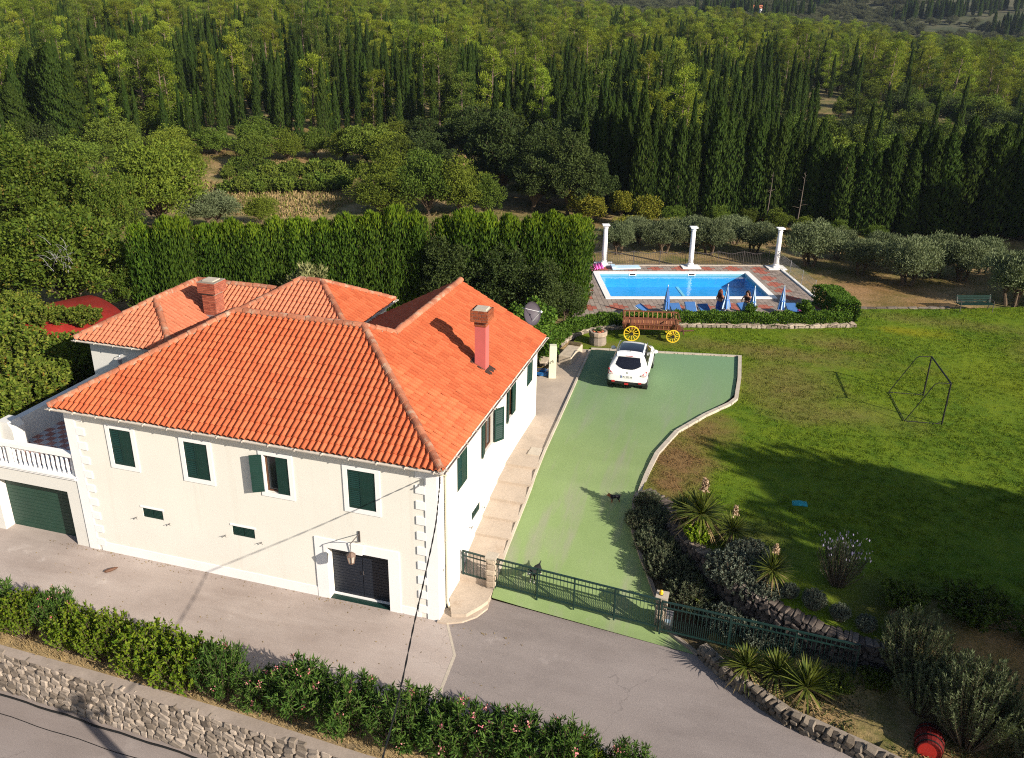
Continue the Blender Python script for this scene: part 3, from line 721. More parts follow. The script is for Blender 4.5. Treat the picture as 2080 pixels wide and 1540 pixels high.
mb.add([(cx - .2, -.075, g[3] - .02), (cx + .2, -.075, g[3] - .02), (cx + .27, -.075, g[3] + .36), (cx - .27, -.075, g[3] + .36), (cx - .2, -.034, g[3] - .02), (cx + .2, -.034, g[3] - .02), (cx + .27, -.034, g[3] + .36), (cx - .27, -.034, g[3] + .36)],
       [(0, 1, 2, 3), (0, 4, 5, 1), (1, 5, 6, 2), (2, 6, 7, 3), (3, 7, 4, 0)])
mb.build('door_surround', M['white'], HOUSE)
mb = MB(); mb.box(g[0] + .02, .0, -.05, g[2] - .02, .27, .022); mb.build('door_sill', M['green'], HOUSE)
mb = MB(); mb.box(g[0] + .01, .225, .022, g[2] - .01, .29, .075); mb.build('threshold', M['white'], HOUSE)
mb = MB()
for yy in (.42, .60, .78): mb.box(.0, yy, 1.62 - yy * .1, .014, yy + .1, 1.70 - yy * .1)
mb.box(0, .62, 2.25, .02, .8, 2.45); mb.build('meter_boxes', M['grey_metal'], HOUSE)

# ---- roofs
def tile_profile():
    w, L = .206, .37
    pr = [(0, .0), (.016, .038), (.042, .066), (.078, .080), (.114, .066), (.140, .038), (.152, .004), (.18, -.004), (w, .002)]
    return pr, w, L
TP, TW, TL = tile_profile(); TE = .325
def tile_verts():
    v = []; n = len(TP)
    for (u, h) in TP: v.append((u, 0, h + .030))
    for (u, h) in TP: v.append((u, TL, h * .9 + .004))
    for (u, h) in TP: v.append((u, .0, max(h + .030 - .030, -.0)))
    f = [(i, i + 1, n + i + 1, n + i) for i in range(n - 1)] + [(2 * n + i, 2 * n + i + 1, i + 1, i) for i in range(n - 1)]
    return v, f
TV, TF = tile_verts()
def tile_mesh(name, m):
    mb = MB(); mb.add(TV, TF); me = mb.mesh(name, m, False)
    me.polygons.foreach_set('use_smooth', [True] * 8 + [False] * 8); return me
TM = {'tile': tile_mesh('roof_tile', M['tile']), 'tile_old': tile_mesh('roof_tile', M['tile_old'])}
CAND = []
def roof_plane(roof, O, U, V, poly, mkey, mats_i=0, individual=False, org=None):
    """tiles over a convex polygon (3D points on the plane); U across, V up the slope. Full ones may become pieces of their own"""
    O, U, V = Vector(O), Vector(U).normalized(), Vector(V).normalized(); Nv = U.cross(V)
    p2 = [((p - O).dot(U), (p - O).dot(V)) for p in map(Vector, poly)]
    u0, u1 = min(p[0] for p in p2), max(p[0] for p in p2); v1 = max(p[1] for p in p2)
    area = sum(a[0] * b[1] - b[0] * a[1] for a, b in zip(p2, p2[1:] + p2[:1]))
    if area < 0: p2 = p2[::-1]
    edges = list(zip(p2, p2[1:] + p2[:1]))
    inside = lambda u, v, e=1e-6: all((b[0] - a[0]) * (v - a[1]) - (b[1] - a[1]) * (u - a[0]) >= -e for a, b in edges)
    full, part = [], []
    nu = int(round((u1 - u0) / TW))
    tw = (u1 - u0) / nu
    for i in range(-1, nu + 1):
        for j in range(-1, int(v1 / TE) + 1):
            u, v = u0 + i * tw, -.05 + j * TE
            c = [inside(u + a, v + b, .06) for a in (0, TW) for b in (0 if j > 0 else .06, TL)]
            if all(c): full.append((u, v))
            elif any(inside(u + a, v + b) for a in (0, TW / 2, TW) for b in (0, TL / 2, TL)): part.append((u, v))
    R = Matrix((U, V, Nv)).transposed().to_4x4()
    jr = random.Random(len(CAND) + 5)
    def mtx(u, v):
        return Matrix.Translation(O + U * u + V * v) @ R @ Matrix.Rotation(jr.gauss(0, .010), 4, 'Z') @ Matrix.Rotation(jr.gauss(0, .014), 4, 'X') @ Matrix.Translation((0, jr.gauss(0, .009), abs(jr.gauss(0, .005))))
    for q in full: CAND.append((mtx(*q), mkey, roof, individual))
    if part:
        bm = bmesh.new()
        for q in part:
            Mx = mtx(*q); vs = [bm.verts.new(Mx @ Vector(v)) for v in TV]
            for f in TF: bm.faces.new([vs[i] for i in f])
        for a, b in edges:
            A = O + U * a[0] + V * a[1]; d = U * (b[0] - a[0]) + V * (b[1] - a[1])
            if abs(a[1]) < .02 and abs(b[1]) < .02: A = A - V * .1
            n = d.cross(Nv)
            bmesh.ops.bisect_plane(bm, geom=bm.verts[:] + bm.edges[:] + bm.faces[:], plane_co=A, plane_no=n, clear_outer=True)
        PARTS.setdefault((roof, mkey), []).append(bm)
PARTS = {}
def under(roof_name, polys, parent):
    mb = MB()
    for p in polys:
        a = [Vector(q) for q in p]; n = (a[1] - a[0]).cross(a[2] - a[0]).normalized()
        if n.z < 0: n = -n; a.reverse()
        k = len(a); vs = [q - n * .012 for q in a] + [q - n * .10 for q in a]
        mb.add(vs, [tuple(range(k)), tuple(reversed(range(k, 2 * k)))] + [(i, k + i, k + (i + 1) % k, (i + 1) % k) for i in range(k)])
    return mb.build(roof_name, M['under'], parent)
def cap_mesh():
    mb = MB(); n = 8; L = .42
    for r0, r1, t in ((.135, .115, 0),):
        o = len(mb.v)
        for i, (r, y) in enumerate(((.140, 0), (.138, .06), (.118, L))):
            for k in range(n + 1):
                a = math.pi * k / n; mb.v.append((r * math.cos(a), y, r * math.sin(a) * .95))
        for k in range(n + 1):
            a = math.pi * k / n; mb.v.append((.118 * math.cos(a), 0, .118 * math.sin(a) * .95))
        for i in range(2):
            for k in range(n): mb.f.append((o + i * (n + 1) + k, o + i * (n + 1) + k + 1, o + (i + 1) * (n + 1) + k + 1, o + (i + 1) * (n + 1) + k)); mb.m.append(0)
        for k in range(n): mb.f.append((o + 3 * (n + 1) + k, o + 3 * (n + 1) + k + 1, o + k + 1, o + k)); mb.m.append(0)
    return mb.mesh('ridge_tile', M['ridge'])
CAP = cap_mesh()
def ridge(roof, a, b, rev=False):
    a, b = Vector(a), Vector(b)
    d = (b - a); L = d.length; n = max(1, round(L / .36)); d.normalize()
    X = d.cross(Vector((0, 0, 1))).normalized(); Z = X.cross(d)
    R = Matrix((X, d, Z)).transposed().to_4x4()
    mb = MB(); mb.bar(a - Z * .02, b - Z * .02, .20, .09, 0, Z); mb.build('ridge_mortar', M['mortar'], roof)
    for i in range(n):
        p = a + d * (L * i / n) + Z * .03
        o = put('ridge_tile', CAP, roof); o.matrix_local = Matrix.Translation(p + Vector((0, 0, rnd.gauss(0, .006)))) @ R @ Matrix.Rotation(rnd.gauss(0, .02), 4, 'Z')
ex, ey0, exl, eyb = OV, -OV, -HL - OV, -OV + 2 * D0
zr = HE + SL * D0; zw = HE + SL * WR; xw_ = OV - WR; yj = -OV + 2 * D0 - WR
E1_, E2_ = (ex, ey0, HE), (exl, ey0, HE)
R1, R2 = (exl + D0, ey0 + D0, zr), (ex - D0, ey0 + D0, zr)
J = (xw_, yj, zw); G = (xw_, HW + .15, zw); E3_ = (ex, HW + .15, HE); G2 = (xw_ - WR, HW + .15, HE); VB = (xw_ - WR, eyb, HE)
Bl = (exl, eyb, HE)
cs = 1 / math.sqrt(1 + SL * SL); upf = (0, cs, SL * cs); upr = (-cs, 0, SL * cs); upl = (cs, 0, SL * cs); upb = (0, -cs, SL * cs)
ROOF = under('roof', [[E2_, E1_, R2, R1], [E1_, (ex, yj, HE), J, R2], [(ex, yj, HE), E3_, G, J], [J, G, G2, VB], [R1, R2, J, VB, Bl], [E2_, R1, Bl]], HOUSE)
roof_plane(ROOF, E2_, (1, 0, 0), upf, [E2_, E1_, R2, R1], 'tile', individual=True)
roof_plane(ROOF, E1_, (0, 1, 0), upr, [E1_, (ex, yj, HE), J, R2], 'tile', individual=True)
roof_plane(ROOF, (ex, yj, HE), (0, 1, 0), upr, [(ex, yj, HE), E3_, G, J], 'tile', individual=True)
roof_plane(ROOF, G2, (0, -1, 0), upl, [J, G, G2, VB], 'tile')
roof_plane(ROOF, VB, (-1, 0, 0), upb, [R1, R2, J, VB, Bl], 'tile')
roof_plane(ROOF, Bl, (0, -1, 0), upl, [E2_, R1, Bl], 'tile')
for a, b in ((E2_, R1), (E1_, R2), (R1, R2), (R2, J), (G, J), (Bl, R1)): ridge(ROOF, a, b)
# rear left wing
C0 = Vector((-17.95, 5.85, 5.3)); AP = C0 + Vector((2.3, 2.3, 2.3 * SL)); AP2 = AP + Vector((0, 2.9, 0)); zl_ = C0.z
FR = Vector((C0.x + 4.6, C0.y, zl_)); BR = Vector((-11.7, AP2.y, AP.z)); Bk = Vector((C0.x, AP2.y + 2.3, zl_)); Bk2 = Vector((-11.7, AP2.y + 2.3, zl_))
vin = Vector((C0.x + 4.6, AP2.y - 2.3, zl_)); vr = Vector((-11.7, AP2.y - 2.3, zl_))
ROOF2 = under('rear_roof', [[C0, FR, AP], [FR, vin, AP2, AP], [C0, AP, AP2, Bk], [AP2, vin, vr, BR], [AP2, BR, Bk2, Bk]], HOUSE)
roof_plane(ROOF2, C0, (1, 0, 0), upf, [C0, FR, AP], 'tile_old')
roof_plane(ROOF2, FR, (0, 1, 0), upr, [FR, vin, AP2, AP], 'tile_old')
roof_plane(ROOF2, vin, (1, 0, 0), upf, [AP2, vin, vr, BR], 'tile_old')
roof_plane(ROOF2, Bk, (0, -1, 0), upl, [C0, AP, AP2, Bk], 'tile_old')
for a, b in ((C0, AP), (FR, AP), (AP, AP2), (AP2, BR)): ridge(ROOF2, a, b)
# rear middle hip
P1 = Vector((-9.56, 11.3, 7.0)); P2 = P1 + Vector((-1.03, 0, 0)); q = 2.3; ze = P1.z - q * SL
Fr, Fl, Br, Bl2 = P1 + Vector((q, -q, ze - P1.z)), P2 + Vector((-q, -q, ze - P1.z)), P1 + Vector((q, q, ze - P1.z)), P2 + Vector((-q, q, ze - P1.z))
ROOF3 = under('rear_roof', [[Fl, Fr, P1, P2], [Fr, Br, P1], [Br, Bl2, P2, P1], [Bl2, Fl, P2]], HOUSE)
roof_plane(ROOF3, Fl, (1, 0, 0), upf, [Fl, Fr, P1, P2], 'tile_old')
roof_plane(ROOF3, Fr, (0, 1, 0), upr, [Fr, Br, P1], 'tile')
roof_plane(ROOF3, Bl2, (0, -1, 0), upl, [Bl2, Fl, P2], 'tile_old')
for a, b in ((Fr, P1), (Br, P1), (P2, P1), (Fl, P2)): ridge(ROOF3, a, b)
# the largest tiles in view stand alone, the rest share one mesh
cand = [c for c in CAND if c[3]]
cand.sort(key=lambda c: (c[0].translation - CAM).length)
solo = set(id(c) for c in cand[:300])
for c in CAND:
    if id(c) in solo:
        o = put('roof_tile', TM[c[1]], c[2]); o.matrix_local = c[0]
tv = np.array(TV); tf = np.array(TF)
for (roof, mk) in set((c[2], c[1]) for c in CAND):
    Ms = [np.array(c[0]) for c in CAND if id(c) not in solo and c[2] == roof and c[1] == mk]
    V = np.concatenate([tv @ m[:3, :3].T + m[:3, 3] for m in Ms]) if Ms else np.zeros((0, 3))
    Q = (np.concatenate([tf + k * len(tv) for k in range(len(Ms))]) if Ms else np.zeros((0, 4), int)).tolist()
    V = V.tolist()
    for bm in PARTS.get((roof, mk), []):
        o = len(V); bm.verts.index_update()
        V += [tuple(v.co) for v in bm.verts]; Q += [tuple(v.index + o for v in f.verts) for f in bm.faces]
    me = bpy.data.meshes.new('roof_tiles'); me.from_pydata(V, [], Q); me.materials.append(M[mk]); me.update()
    o = put('roof_tiles', me, roof); o['kind'] = 'stuff'
# eaves: soffit board, gutters, downpipe
mb = MB(); mb.box(exl, ey0 + .02, 5.48, ex - .02, .0, 5.53); mb.box(.0, 0, 5.48, ex - .02, HW + .1, 5.53); mb.box(exl, 0, 5.48, X0, eyb, 5.53); mb.build('soffit', M['white'], HOUSE)
mb = MB(); mb.bar((ex + .005, ey0 + .05, 5.56), (ex + .005, HW + .15, 5.56), .03, .1); mb.bar((ex, HW + .16, 5.55), (xw_, HW + .16, zw - .06), .03, .12); mb.build('fascia', M['rust'], HOUSE)
M['gutter'] = mat('gutter_paint', (.52, .47, .42), .6, .06, 2, 20)
def gutter(a, b, r=.065, parent=HOUSE, name='gutter'):
    a, b = Vector(a), Vector(b); d = (b - a).normalized(); s = d.cross(Vector((0, 0, 1))); mb = MB(); n = 8
    for p in (a, b):
        for rr in (r, r - .012):
            for k in range(n + 1):
                t = math.pi * k / n; mb.v.append(tuple(p + s * rr * math.cos(t) - Vector((0, 0, 1)) * rr * math.sin(t)))
    m_ = n + 1
    for k in range(n):
        mb.f += [(k, k + 1, 2 * m_ + k + 1, 2 * m_ + k), (m_ + k + 1, m_ + k, 3 * m_ + k, 3 * m_ + k + 1)]; mb.m += [0, 0]
    for k in (0, n): mb.f.append((k, m_ + k, 3 * m_ + k, 2 * m_ + k)); mb.m.append(0)
    L = (b - a).length
    for i in range(int(L / .9) + 1):
        p = a + d * (i * .9 + .2); mb.obox(p + Vector((0, 0, -.02)), d * .012, s * (r + .012), Vector((0, 0, .03)))
    return mb.build(name, M['gutter'], parent)
gutter((exl - .1, ey0 - .055, 5.575), (ex + .05, ey0 - .055, 5.575))
gutter((ex + .075, ey0, 5.56), (ex + .075, HW + .2, 5.56))
gutter((C0.x - .1, C0.y - .06, zl_ - .04), (FR.x, C0.y - .06, zl_ - .04)); gutter((C0.x - .06, C0.y, zl_ - .04), (C0.x - .06, Bk.y, zl_ - .04))
gutter((Fr.x + .07, Fr.y, ze - .03), (Br.x + .07, Br.y, ze - .03))
mb = MB(); mb.tube([(ex, -.30, 5.5), (.12, .42, 5.1), (.07, .62, 4.95), (.07, .62, .35), (.12, .60, .18), (.16, .58, .12)], .045, 8)
for zz in (1.2, 2.6, 4.0): mb.tube([(.07, .62, zz), (.07, .62, zz + .05)], .055, 8)
mb.build('downpipe', M['cream'], HOUSE)
# rear wings' walls
mb = MB()
mb.box(C0.x + .35, C0.y + .35, 1.5, FR.x - .3, Bk.y - .35, zl_ - .08); mb.box(FR.x - .32, vin.y + .4, 1.5, -8.4, Bk.y - .35, zl_ - .09); mb.box(Fl.x + .3, Fl.y + .3, 1.5, Fr.x - .3, Br.y - .3, ze - .08)
mb.build('rear_wall', M['whitewall'], HOUSE)
# chimneys
def brick_courses(mb, x0, y0, x1, y1, z0, z1, bl=.22, bh=.068, j=.012):
    k = 0; z = z0
    while z + bh <= z1 + 1e-6:
        off = 0 if k % 2 == 0 else bl / 2
        for side in range(4):
            a, b = (x0, x1) if side % 2 == 0 else (y0, y1); s = a - off
            while s < b - .01:
                p, q_ = max(a, s + j / 2), min(b, s + bl - j / 2); s += bl
                if q_ - p < .03: continue
                t = .05
                if side == 0: mb.box(p, y0 - .006, z, q_, y0 + t, z + bh)
                elif side == 2: mb.box(p, y1 - t, z, q_, y1 + .006, z + bh)
                elif side == 1: mb.box(x1 - t, p, z, x1 + .006, q_, z + bh)
                else: mb.box(x0 - .006, p, z, x0 + t, q_, z + bh)
        z += bh + j; k += 1
def chimney_brick(c, z0, zt, w, wc, parent):
    x, y = c; mb = MB(); h = w / 2; hc = wc / 2
    mb.box(x - h + .01, y - h + .01, z0 - .3, x + h - .01, y + h - .01, zt - .5); mb.box(x - hc + .01, y - hc + .01, zt - .5, x + hc - .01, y + hc - .01, zt - .03)
    o = mb.build('chimney', M['mortar'], parent)
    b = MB(); brick_courses(b, x - h, y - h, x + h, y + h, z0 - .2, zt - .58, .2, .06, .016); b.build('brick_courses', M['brick'], o)['kind'] = 'stuff'
    b = MB(); brick_courses(b, x - hc, y - hc, x + hc, y + hc, zt - .5, zt - .02, .2, .06, .016); b.build('brick_courses', M['brick'], o)['kind'] = 'stuff'
    b = MB(); b.box(x - hc + .16, y - hc + .16, zt - .03, x + hc - .16, y + hc - .16, zt + .02); b.build('cap_plate', M['kerb'], o)
    b = MB(); b.box(x - h - .05, y - h - .05, z0 - .1, x + h + .05, y + h + .05, z0 + .12); b.build('flashing', M['grey_metal'], o)
    return o
def on_right(x): return HE + SL * (ex - x)
chimney_brick(CH2, CH2Z, CH2Z + 1.6, .62, .84, HOUSE)
x, y = CH1; z0 = on_right(x)
mb = MB(); h = .20; mb.box(x - h, y - h, z0 - .4, x + h, y + h, z0 + 1.62); o = mb.build('chimney', M['pinkwall'], HOUSE)
mb = MB(); brick_courses(mb, x - .21, y - .21, x + .21, y + .21, z0 + 1.6, z0 + 1.76, .21, .062, .016); brick_courses(mb, x - .32, y - .32, x + .32, y + .32, z0 + 1.80, z0 + 2.2, .2, .085, .018)
b = mb.build('brick_courses', M['brickdark'], o); b['kind'] = 'stuff'
mb = MB(); mb.box(x - .20, y - .20, z0 + 1.6, x + .20, y + .20, z0 + 1.78); mb.box(x - .31, y - .31, z0 + 1.785, x + .31, y + .31, z0 + 2.19); mb.build('head', M['kerb'], o)
mb = MB(); mb.box(x - .21, y - .21, z0 + 2.19, x + .21, y + .21, z0 + 2.25); mb.build('cap_plate', M['kerb'], o)
mb = MB()
mb.add([(x - .36, y - .3, on_right(x - .36) + .1), (x + .42, y - .3, on_right(x + .42) + .11), (x + .42, y + .3, on_right(x + .42) + .11), (x - .36, y + .3, on_right(x - .36) + .1), (x - .36, y - .3, on_right(x - .36)), (x + .42, y - .3, on_right(x + .42)), (x + .42, y + .3, on_right(x + .42)), (x - .36, y + .3, on_right(x - .36))],
       [(0, 1, 2, 3), (4, 5, 1, 0), (5, 6, 2, 1), (6, 7, 3, 2), (7, 4, 0, 3)]); mb.build('flashing', M['rust'], o)

# ---- terrace over the left garage
TER = thing('garage_terrace', 'white garage with green door and tiled balustraded terrace on top', 'garage', (-15.4, 0, 0))
T = lambda x, y: (x + 15.4, y)
mb = MB(); w = 15.4
gx0, gx1, gz = -17.0, -13.82, 2.17
wall_face(mb, (-19 + w, 0, 0), (1, 0, 0), (0, -1, 0), 19 - 13.27, -.3, 2.72, [(gx0 + 19, -.05, gx1 + 19, gz, .5)], .5)
mb.build('wall', M['whitewall'], TER)
mb = MB(); mb.box(gx0 + w + .02, .40, .0, gx1 + w - .02, .46, gz - .02)
for zz in np.arange(.08, 2.1, .15): mb.box(gx0 + w + .04, .385, zz, gx1 + w - .04, .40, zz + .138)
mb.build('garage_door', M['door_green'], TER)
mb = MB(); mb.box(-19 + w, -.06, 2.72, -13.27 + w, .35, 2.84); mb.box(-19 + w, -.10, 2.80, -13.27 + w, .28, 2.86); mb.build('ledge', M['white'], TER)
mb = MB(); mb.box(-19 + w, .0, 3.58, -13.30 + w, .24, 3.72); mb.build('handrail', M['white'], TER)
bmesh_ = MB(); bmesh_.lathe([(.058, 0), (.058, .05), (.04, .08), (.062, .28), (.045, .5), (.042, .62), (.058, .67), (.058, .72)], n=8); bal = bmesh_.mesh('baluster', M['white'], False)
for i in range(26): put('baluster', bal, TER, (-18.6 + w + i * .205, .12, 2.86))
for px in (-16.15,): mb = MB(); mb.box(px + w, .02, 2.86, px + w + .14, .22, 3.58); mb.build('pier', M['white'], TER)
mb = MB(); mb.box(-17.45 + w, 1.6, 2.0, -17.15 + w, 9.2, 3.72)
mb.add([(-17.5 + w, 1.05, 2.6), (-16.85 + w, 1.05, 2.6), (-16.85 + w, 1.62, 2.6), (-17.5 + w, 1.62, 2.6), (-17.5 + w, 1.05, 3.86), (-17.02 + w, 1.05, 3.86), (-17.02 + w, 1.62, 3.86), (-17.5 + w, 1.62, 3.86), (-16.85 + w, 1.05, 3.6), (-16.85 + w, 1.62, 3.6)],
       [(0, 1, 8, 5, 4), (2, 3, 7, 6, 9), (1, 2, 9, 8), (8, 9, 6, 5), (4, 5, 6, 7), (3, 0, 4, 7)])
mb.box(-19.5 + w, .9, 1.8, -17.45 + w, 1.15, 3.8)
mb.build('parapet', M['whitewall'], TER)
mb = MB(); mb.box(-17.2 + w, .24, 2.4, -13.24 + w, 9, 2.735); mb.build('terrace_slab', M['mortar'], TER)
M['tile_pink'] = vary_mat('floor_tile_pink', (.36, .15, .12), (.44, .20, .16), .5, .3, 20); M['tile_pale'] = vary_mat('floor_tile_pale', (.48, .45, .46), (.56, .53, .53), .5, .3, 20)
def fl_tile(m):
    mb = MB(); mb.box(-.148, -.148, 0, .148, .148, .02); return mb.mesh('floor_tile', m)
ft = [fl_tile(M['tile_pink']), fl_tile(M['tile_pale'])]
for i in range(13):
    for j in range(20):
        xx, yy = -17.0 + i * .3, .42 + j * .3
        if xx < -13.35: put('floor_tile', ft[0] if (i + j) % 2 == 0 else ft[1], TER, (xx + w, yy, 2.735 + .0 + .001))
# ------------------------------------------------------------------ pool terrace
PA = .341; PO = Vector((-.33, 28.73, 1.95)); e1 = Vector((math.cos(PA), math.sin(PA), 0)); e2 = Vector((-math.sin(PA), math.cos(PA), 0))
def pw(u, v, z=0): return PO + e1 * u + e2 * v + Vector((0, 0, z))
PWD, PDP = 10.5, 5.82
M['coping_white'] = mat('pool_coping', (.78, .77, .75), .6, .03, 2, 20)
M['pooltile'] = mat('pool_liner', (.10, .45, .80), .35, .06, 2, 8, 0, .4)
M['pooltile2'] = mat('pool_border', (.20, .42, .52), .4, .08, 3, 12, 0, .4)
def water_mat():
    m, nt, b = base_mat('pool_water')
    tc = nn(nt, 'TexCoord').outputs['Object']
    n = nn(nt, 'TexNoise'); n.inputs['Scale'].default_value = 3.2; n.inputs['Detail'].default_value = 2; lk(nt, tc, n.inputs['Vector'])
    bp_ = nn(nt, 'Bump'); bp_.inputs['Strength'].default_value = .3; bp_.inputs['Distance'].default_value = .05; lk(nt, n.outputs[0], bp_.inputs['Height'])
    g = nn(nt, 'BsdfGlossy'); g.inputs['Roughness'].default_value = .03; lk(nt, bp_.outputs[0], g.inputs['Normal'])
    t = nn(nt, 'BsdfTransparent'); t.inputs[0].default_value = (.50, .86, .98, 1)
    lw_ = nn(nt, 'LayerWeight'); lk(nt, bp_.outputs[0], lw_.inputs['Normal']); fac = mathn(nt, 'ADD', mathn(nt, 'MULTIPLY', mathn(nt, 'POWER', lw_.outputs['Facing'], 4.5), .8), .02)
    mx = nn(nt, 'MixShader'); lk(nt, fac, mx.inputs[0]); lk(nt, t.outputs[0], mx.inputs[1]); lk(nt, g.outputs[0], mx.inputs[2])
    lk(nt, mx.outputs[0], nt.nodes['Material Output'].inputs[0]); return m
M['water'] = water_mat()
POOL = thing('swimming_pool', 'rectangular blue swimming pool with broad white coping', 'pool', PO, PA)
c = .36
mb = MB(); W_, D_ = PWD, PDP
mb.box(-.0, -.0, -.06, W_, c, .035); mb.box(0, D_ - c, -.06, W_, D_, .035); mb.box(0, c, -.06, c, D_ - c, .035); mb.box(W_ - c, c, -.06, W_, D_ - c, .035); mb.build('coping', M['coping_white'], POOL)
mb = MB(); a0, b0, a1, b1 = c, c, W_ - c, D_ - c; zb = -.95
mb.add([(a0, b0, zb), (a1, b0, zb), (a1, b1, zb), (a0, b1, zb), (a0, b0, -.05), (a1, b0, -.05), (a1, b1, -.05), (a0, b1, -.05)], [(0, 1, 2, 3), (0, 4, 5, 1), (1, 5, 6, 2), (2, 6, 7, 3), (3, 7, 4, 0)]); mb.build('basin', M['pooltile'], POOL)
mb = MB(); e = .012
for x0, y0, x1, y1 in ((a0, b0, a1, b0 + e), (a0, b1 - e, a1, b1), (a0, b0 + e, a0 + e, b1 - e), (a1 - e, b0 + e, a1, b1 - e)): mb.box(x0, y0, -.30, x1, y1, -.05)
mb.build('border_tiles', M['pooltile2'], POOL)
mb = MB(); mb.add([(a0 + .02, b0 + .02, -.16), (a1 - .02, b0 + .02, -.16), (a1 - .02, b1 - .02, -.16), (a0 + .02, b1 - .02, -.16)], [(0, 1, 2, 3)]); mb.build('water_surface', M['water'], POOL)
mb = MB(); mb.box(5.55, b0 + .02, zb, 5.72, b1 - .02, zb + .03); mb.build('lane_line', M['coping_white'], POOL)
for u in (2.35, 6.3):
    mb = MB(); mb.box(u, b1 - .03, -.17, u + .5, b1 - .005, .0); o = mb.build('skimmer', M['coping_white'], POOL); mb = MB(); mb.box(u + .06, b1 - .036, -.13, u + .44, b1 - .03, -.04); mb.build('skimmer_slot', M['dark'], o)
# deck of pavers
M['paver'] = vary_mat('paver_grey', (.22, .175, .15), (.33, .27, .235), .9, .15, 20, .1); M['paver_red'] = vary_mat('paver_red', (.30, .095, .07), (.40, .14, .10), .9, .15, 20, .1)
U0, U1, V0, V1 = -2.4, 12.85, -4.35, 7.65
DECK = sheet('pool_deck', [tuple(pw(*p)[:2]) for p in ((U0, V0), (U1, V0), (U1, V1), (U0, V1))], 1.85, M['mortar'], .3)
# keep the basin free of the slab
mb = MB()
for (ua, va, ub, vb) in ((U0, V0, U1, .1), (U0, PDP - .1, U1, V1), (U0, .1, .1, PDP - .1), (PWD - .1, .1, U1, PDP - .1)):
    q = [pw(ua, va), pw(ub, va), pw(ub, vb), pw(ua, vb)]; mb.add([(v.x, v.y, 1.3) for v in q] + [(v.x, v.y, 1.85) for v in q], [(4, 5, 6, 7), (0, 1, 5, 4), (1, 2, 6, 5), (2, 3, 7, 6), (3, 0, 4, 7)])
old = DECK.data; DECK.data = mb.mesh('pool_deck', M['mortar']); bpy.data.meshes.remove(old)
stars = []
for k in range(11): stars.append((-1.3 + k * 1.75, -1.55))
for k in range(9): stars.append((-.9 + k * 1.75, 6.6))
for k in range(5): stars.append((11.3, .2 + k * 1.4)); stars.append((-1.2, .3 + k * 1.4))
S_ = .27; mb = MB(); nU, nV = int((U1 - U0) / S_), int((V1 - V0) / S_)
star = lambda dx, dy: abs(dx) + abs(dy) < .62 and (abs(dx) < .2 or abs(dy) < .2 or abs(abs(dx) - abs(dy)) < .2)
for i in range(nU):
    for j in range(nV):
        u, v = U0 + (i + .5) * S_, V0 + (j + .5) * S_
        if -.05 < u < PWD + .05 and -.05 < v < PDP + .05: continue
        red = any(star(u - a, v - b) for a, b in stars); h = -.013 + rnd.uniform(0, .008); s = S_ / 2 - .008
        mb.add([(u - s, v - s, h - .05), (u + s, v - s, h - .05), (u + s, v + s, h - .05), (u - s, v + s, h - .05), (u - s, v - s, h), (u + s, v - s, h), (u + s, v + s, h), (u - s, v + s, h)],
               [(4, 5, 6, 7), (0, 1, 5, 4), (1, 2, 6, 5), (2, 3, 7, 6), (3, 0, 4, 7)], 1 if red else 0)
o = mb.build('paving_stones', [M['paver'], M['paver_red']], None, loc=PO, rz=PA); o['kind'] = 'stuff'
# three columns
CLAB = ['white classical column at the hedge corner of pool terrace', 'white classical column in the middle behind the pool', 'white classical column at the wire fence corner of terrace']
for k, (x, y) in enumerate(((-1.92, 36.22), (3.75, 37.63), (9.31, 39.38))):
    t = thing('garden_column', CLAB[k], 'column', (x, y, 1.95), PA, 'white columns behind the pool')
    mb = MB(); mb.box(-.62, -.55, -.02, .62, .5, .05); mb.build('slab', M['coping_white'], t)
    mb = MB(); mb.box(-.22, -.22, .05, .22, .22, .17); mb.lathe([(.20, .17), (.215, .21), (.20, .26), (.17, .29)], n=20); mb.build('base', M['white'], t)
    mb = MB(); mb.lathe([(.165, .27), (.168, .9), (.156, 1.8), (.138, 2.5)], n=24); mb.build('shaft', M['white'], t, smooth=True)
    mb = MB(); mb.lathe([(.138, 2.48), (.17, 2.50), (.17, 2.53), (.145, 2.55), (.155, 2.60), (.215, 2.68)], n=20); mb.box(-.24, -.24, 2.68, .24, .24, 2.75); mb.build('capital', M['white'], t)
# iron railing behind the pool
RL = thing('iron_railing', 'low dark iron railing with scalloped top between white columns', 'fence', pw(0, 7.4), PA)
def railing(u0, u1, nsc, par):
    mb = MB(); n = int((u1 - u0) / .115); top = lambda u: .80 + .14 * abs(math.cos(math.pi * (u - u0) / (u1 - u0) * nsc)) ** 1.6
    for i in range(n + 1):
        u = u0 + (u1 - u0) * i / n; mb.tube([(u, 0, .0), (u, 0, top(u))], .011, 5)
    o = mb.build('railing_bars', M['iron'], par); o['kind'] = 'stuff'
    mb = MB(); mb.tube([(u0 + (u1 - u0) * i / 40, 0, top(u0 + (u1 - u0) * i / 40)) for i in range(41)], .016, 5); mb.build('top_rail', M['iron'], par)
    mb = MB(); mb.bar((u0, 0, .10), (u1, 0, .10), .03, .02); mb.build('bottom_rail', M['iron'], par)
    for i in range(nsc + 1):
        u = u0 + (u1 - u0) * i / nsc; mb = MB(); mb.box(u - .018, -.018, -.1, u + .018, .018, 1.02); mb.build('post', M['iron'], par)
railing(1.2, 6.55, 3, RL); railing(7.05, 12.3, 3, RL); railing(-2.4, .75, 2, RL)
mb = MB(); mb.box(-2.4, -.12, -.06, 12.2, .1, .03); mb.build('kerb', M['kerb'], RL)
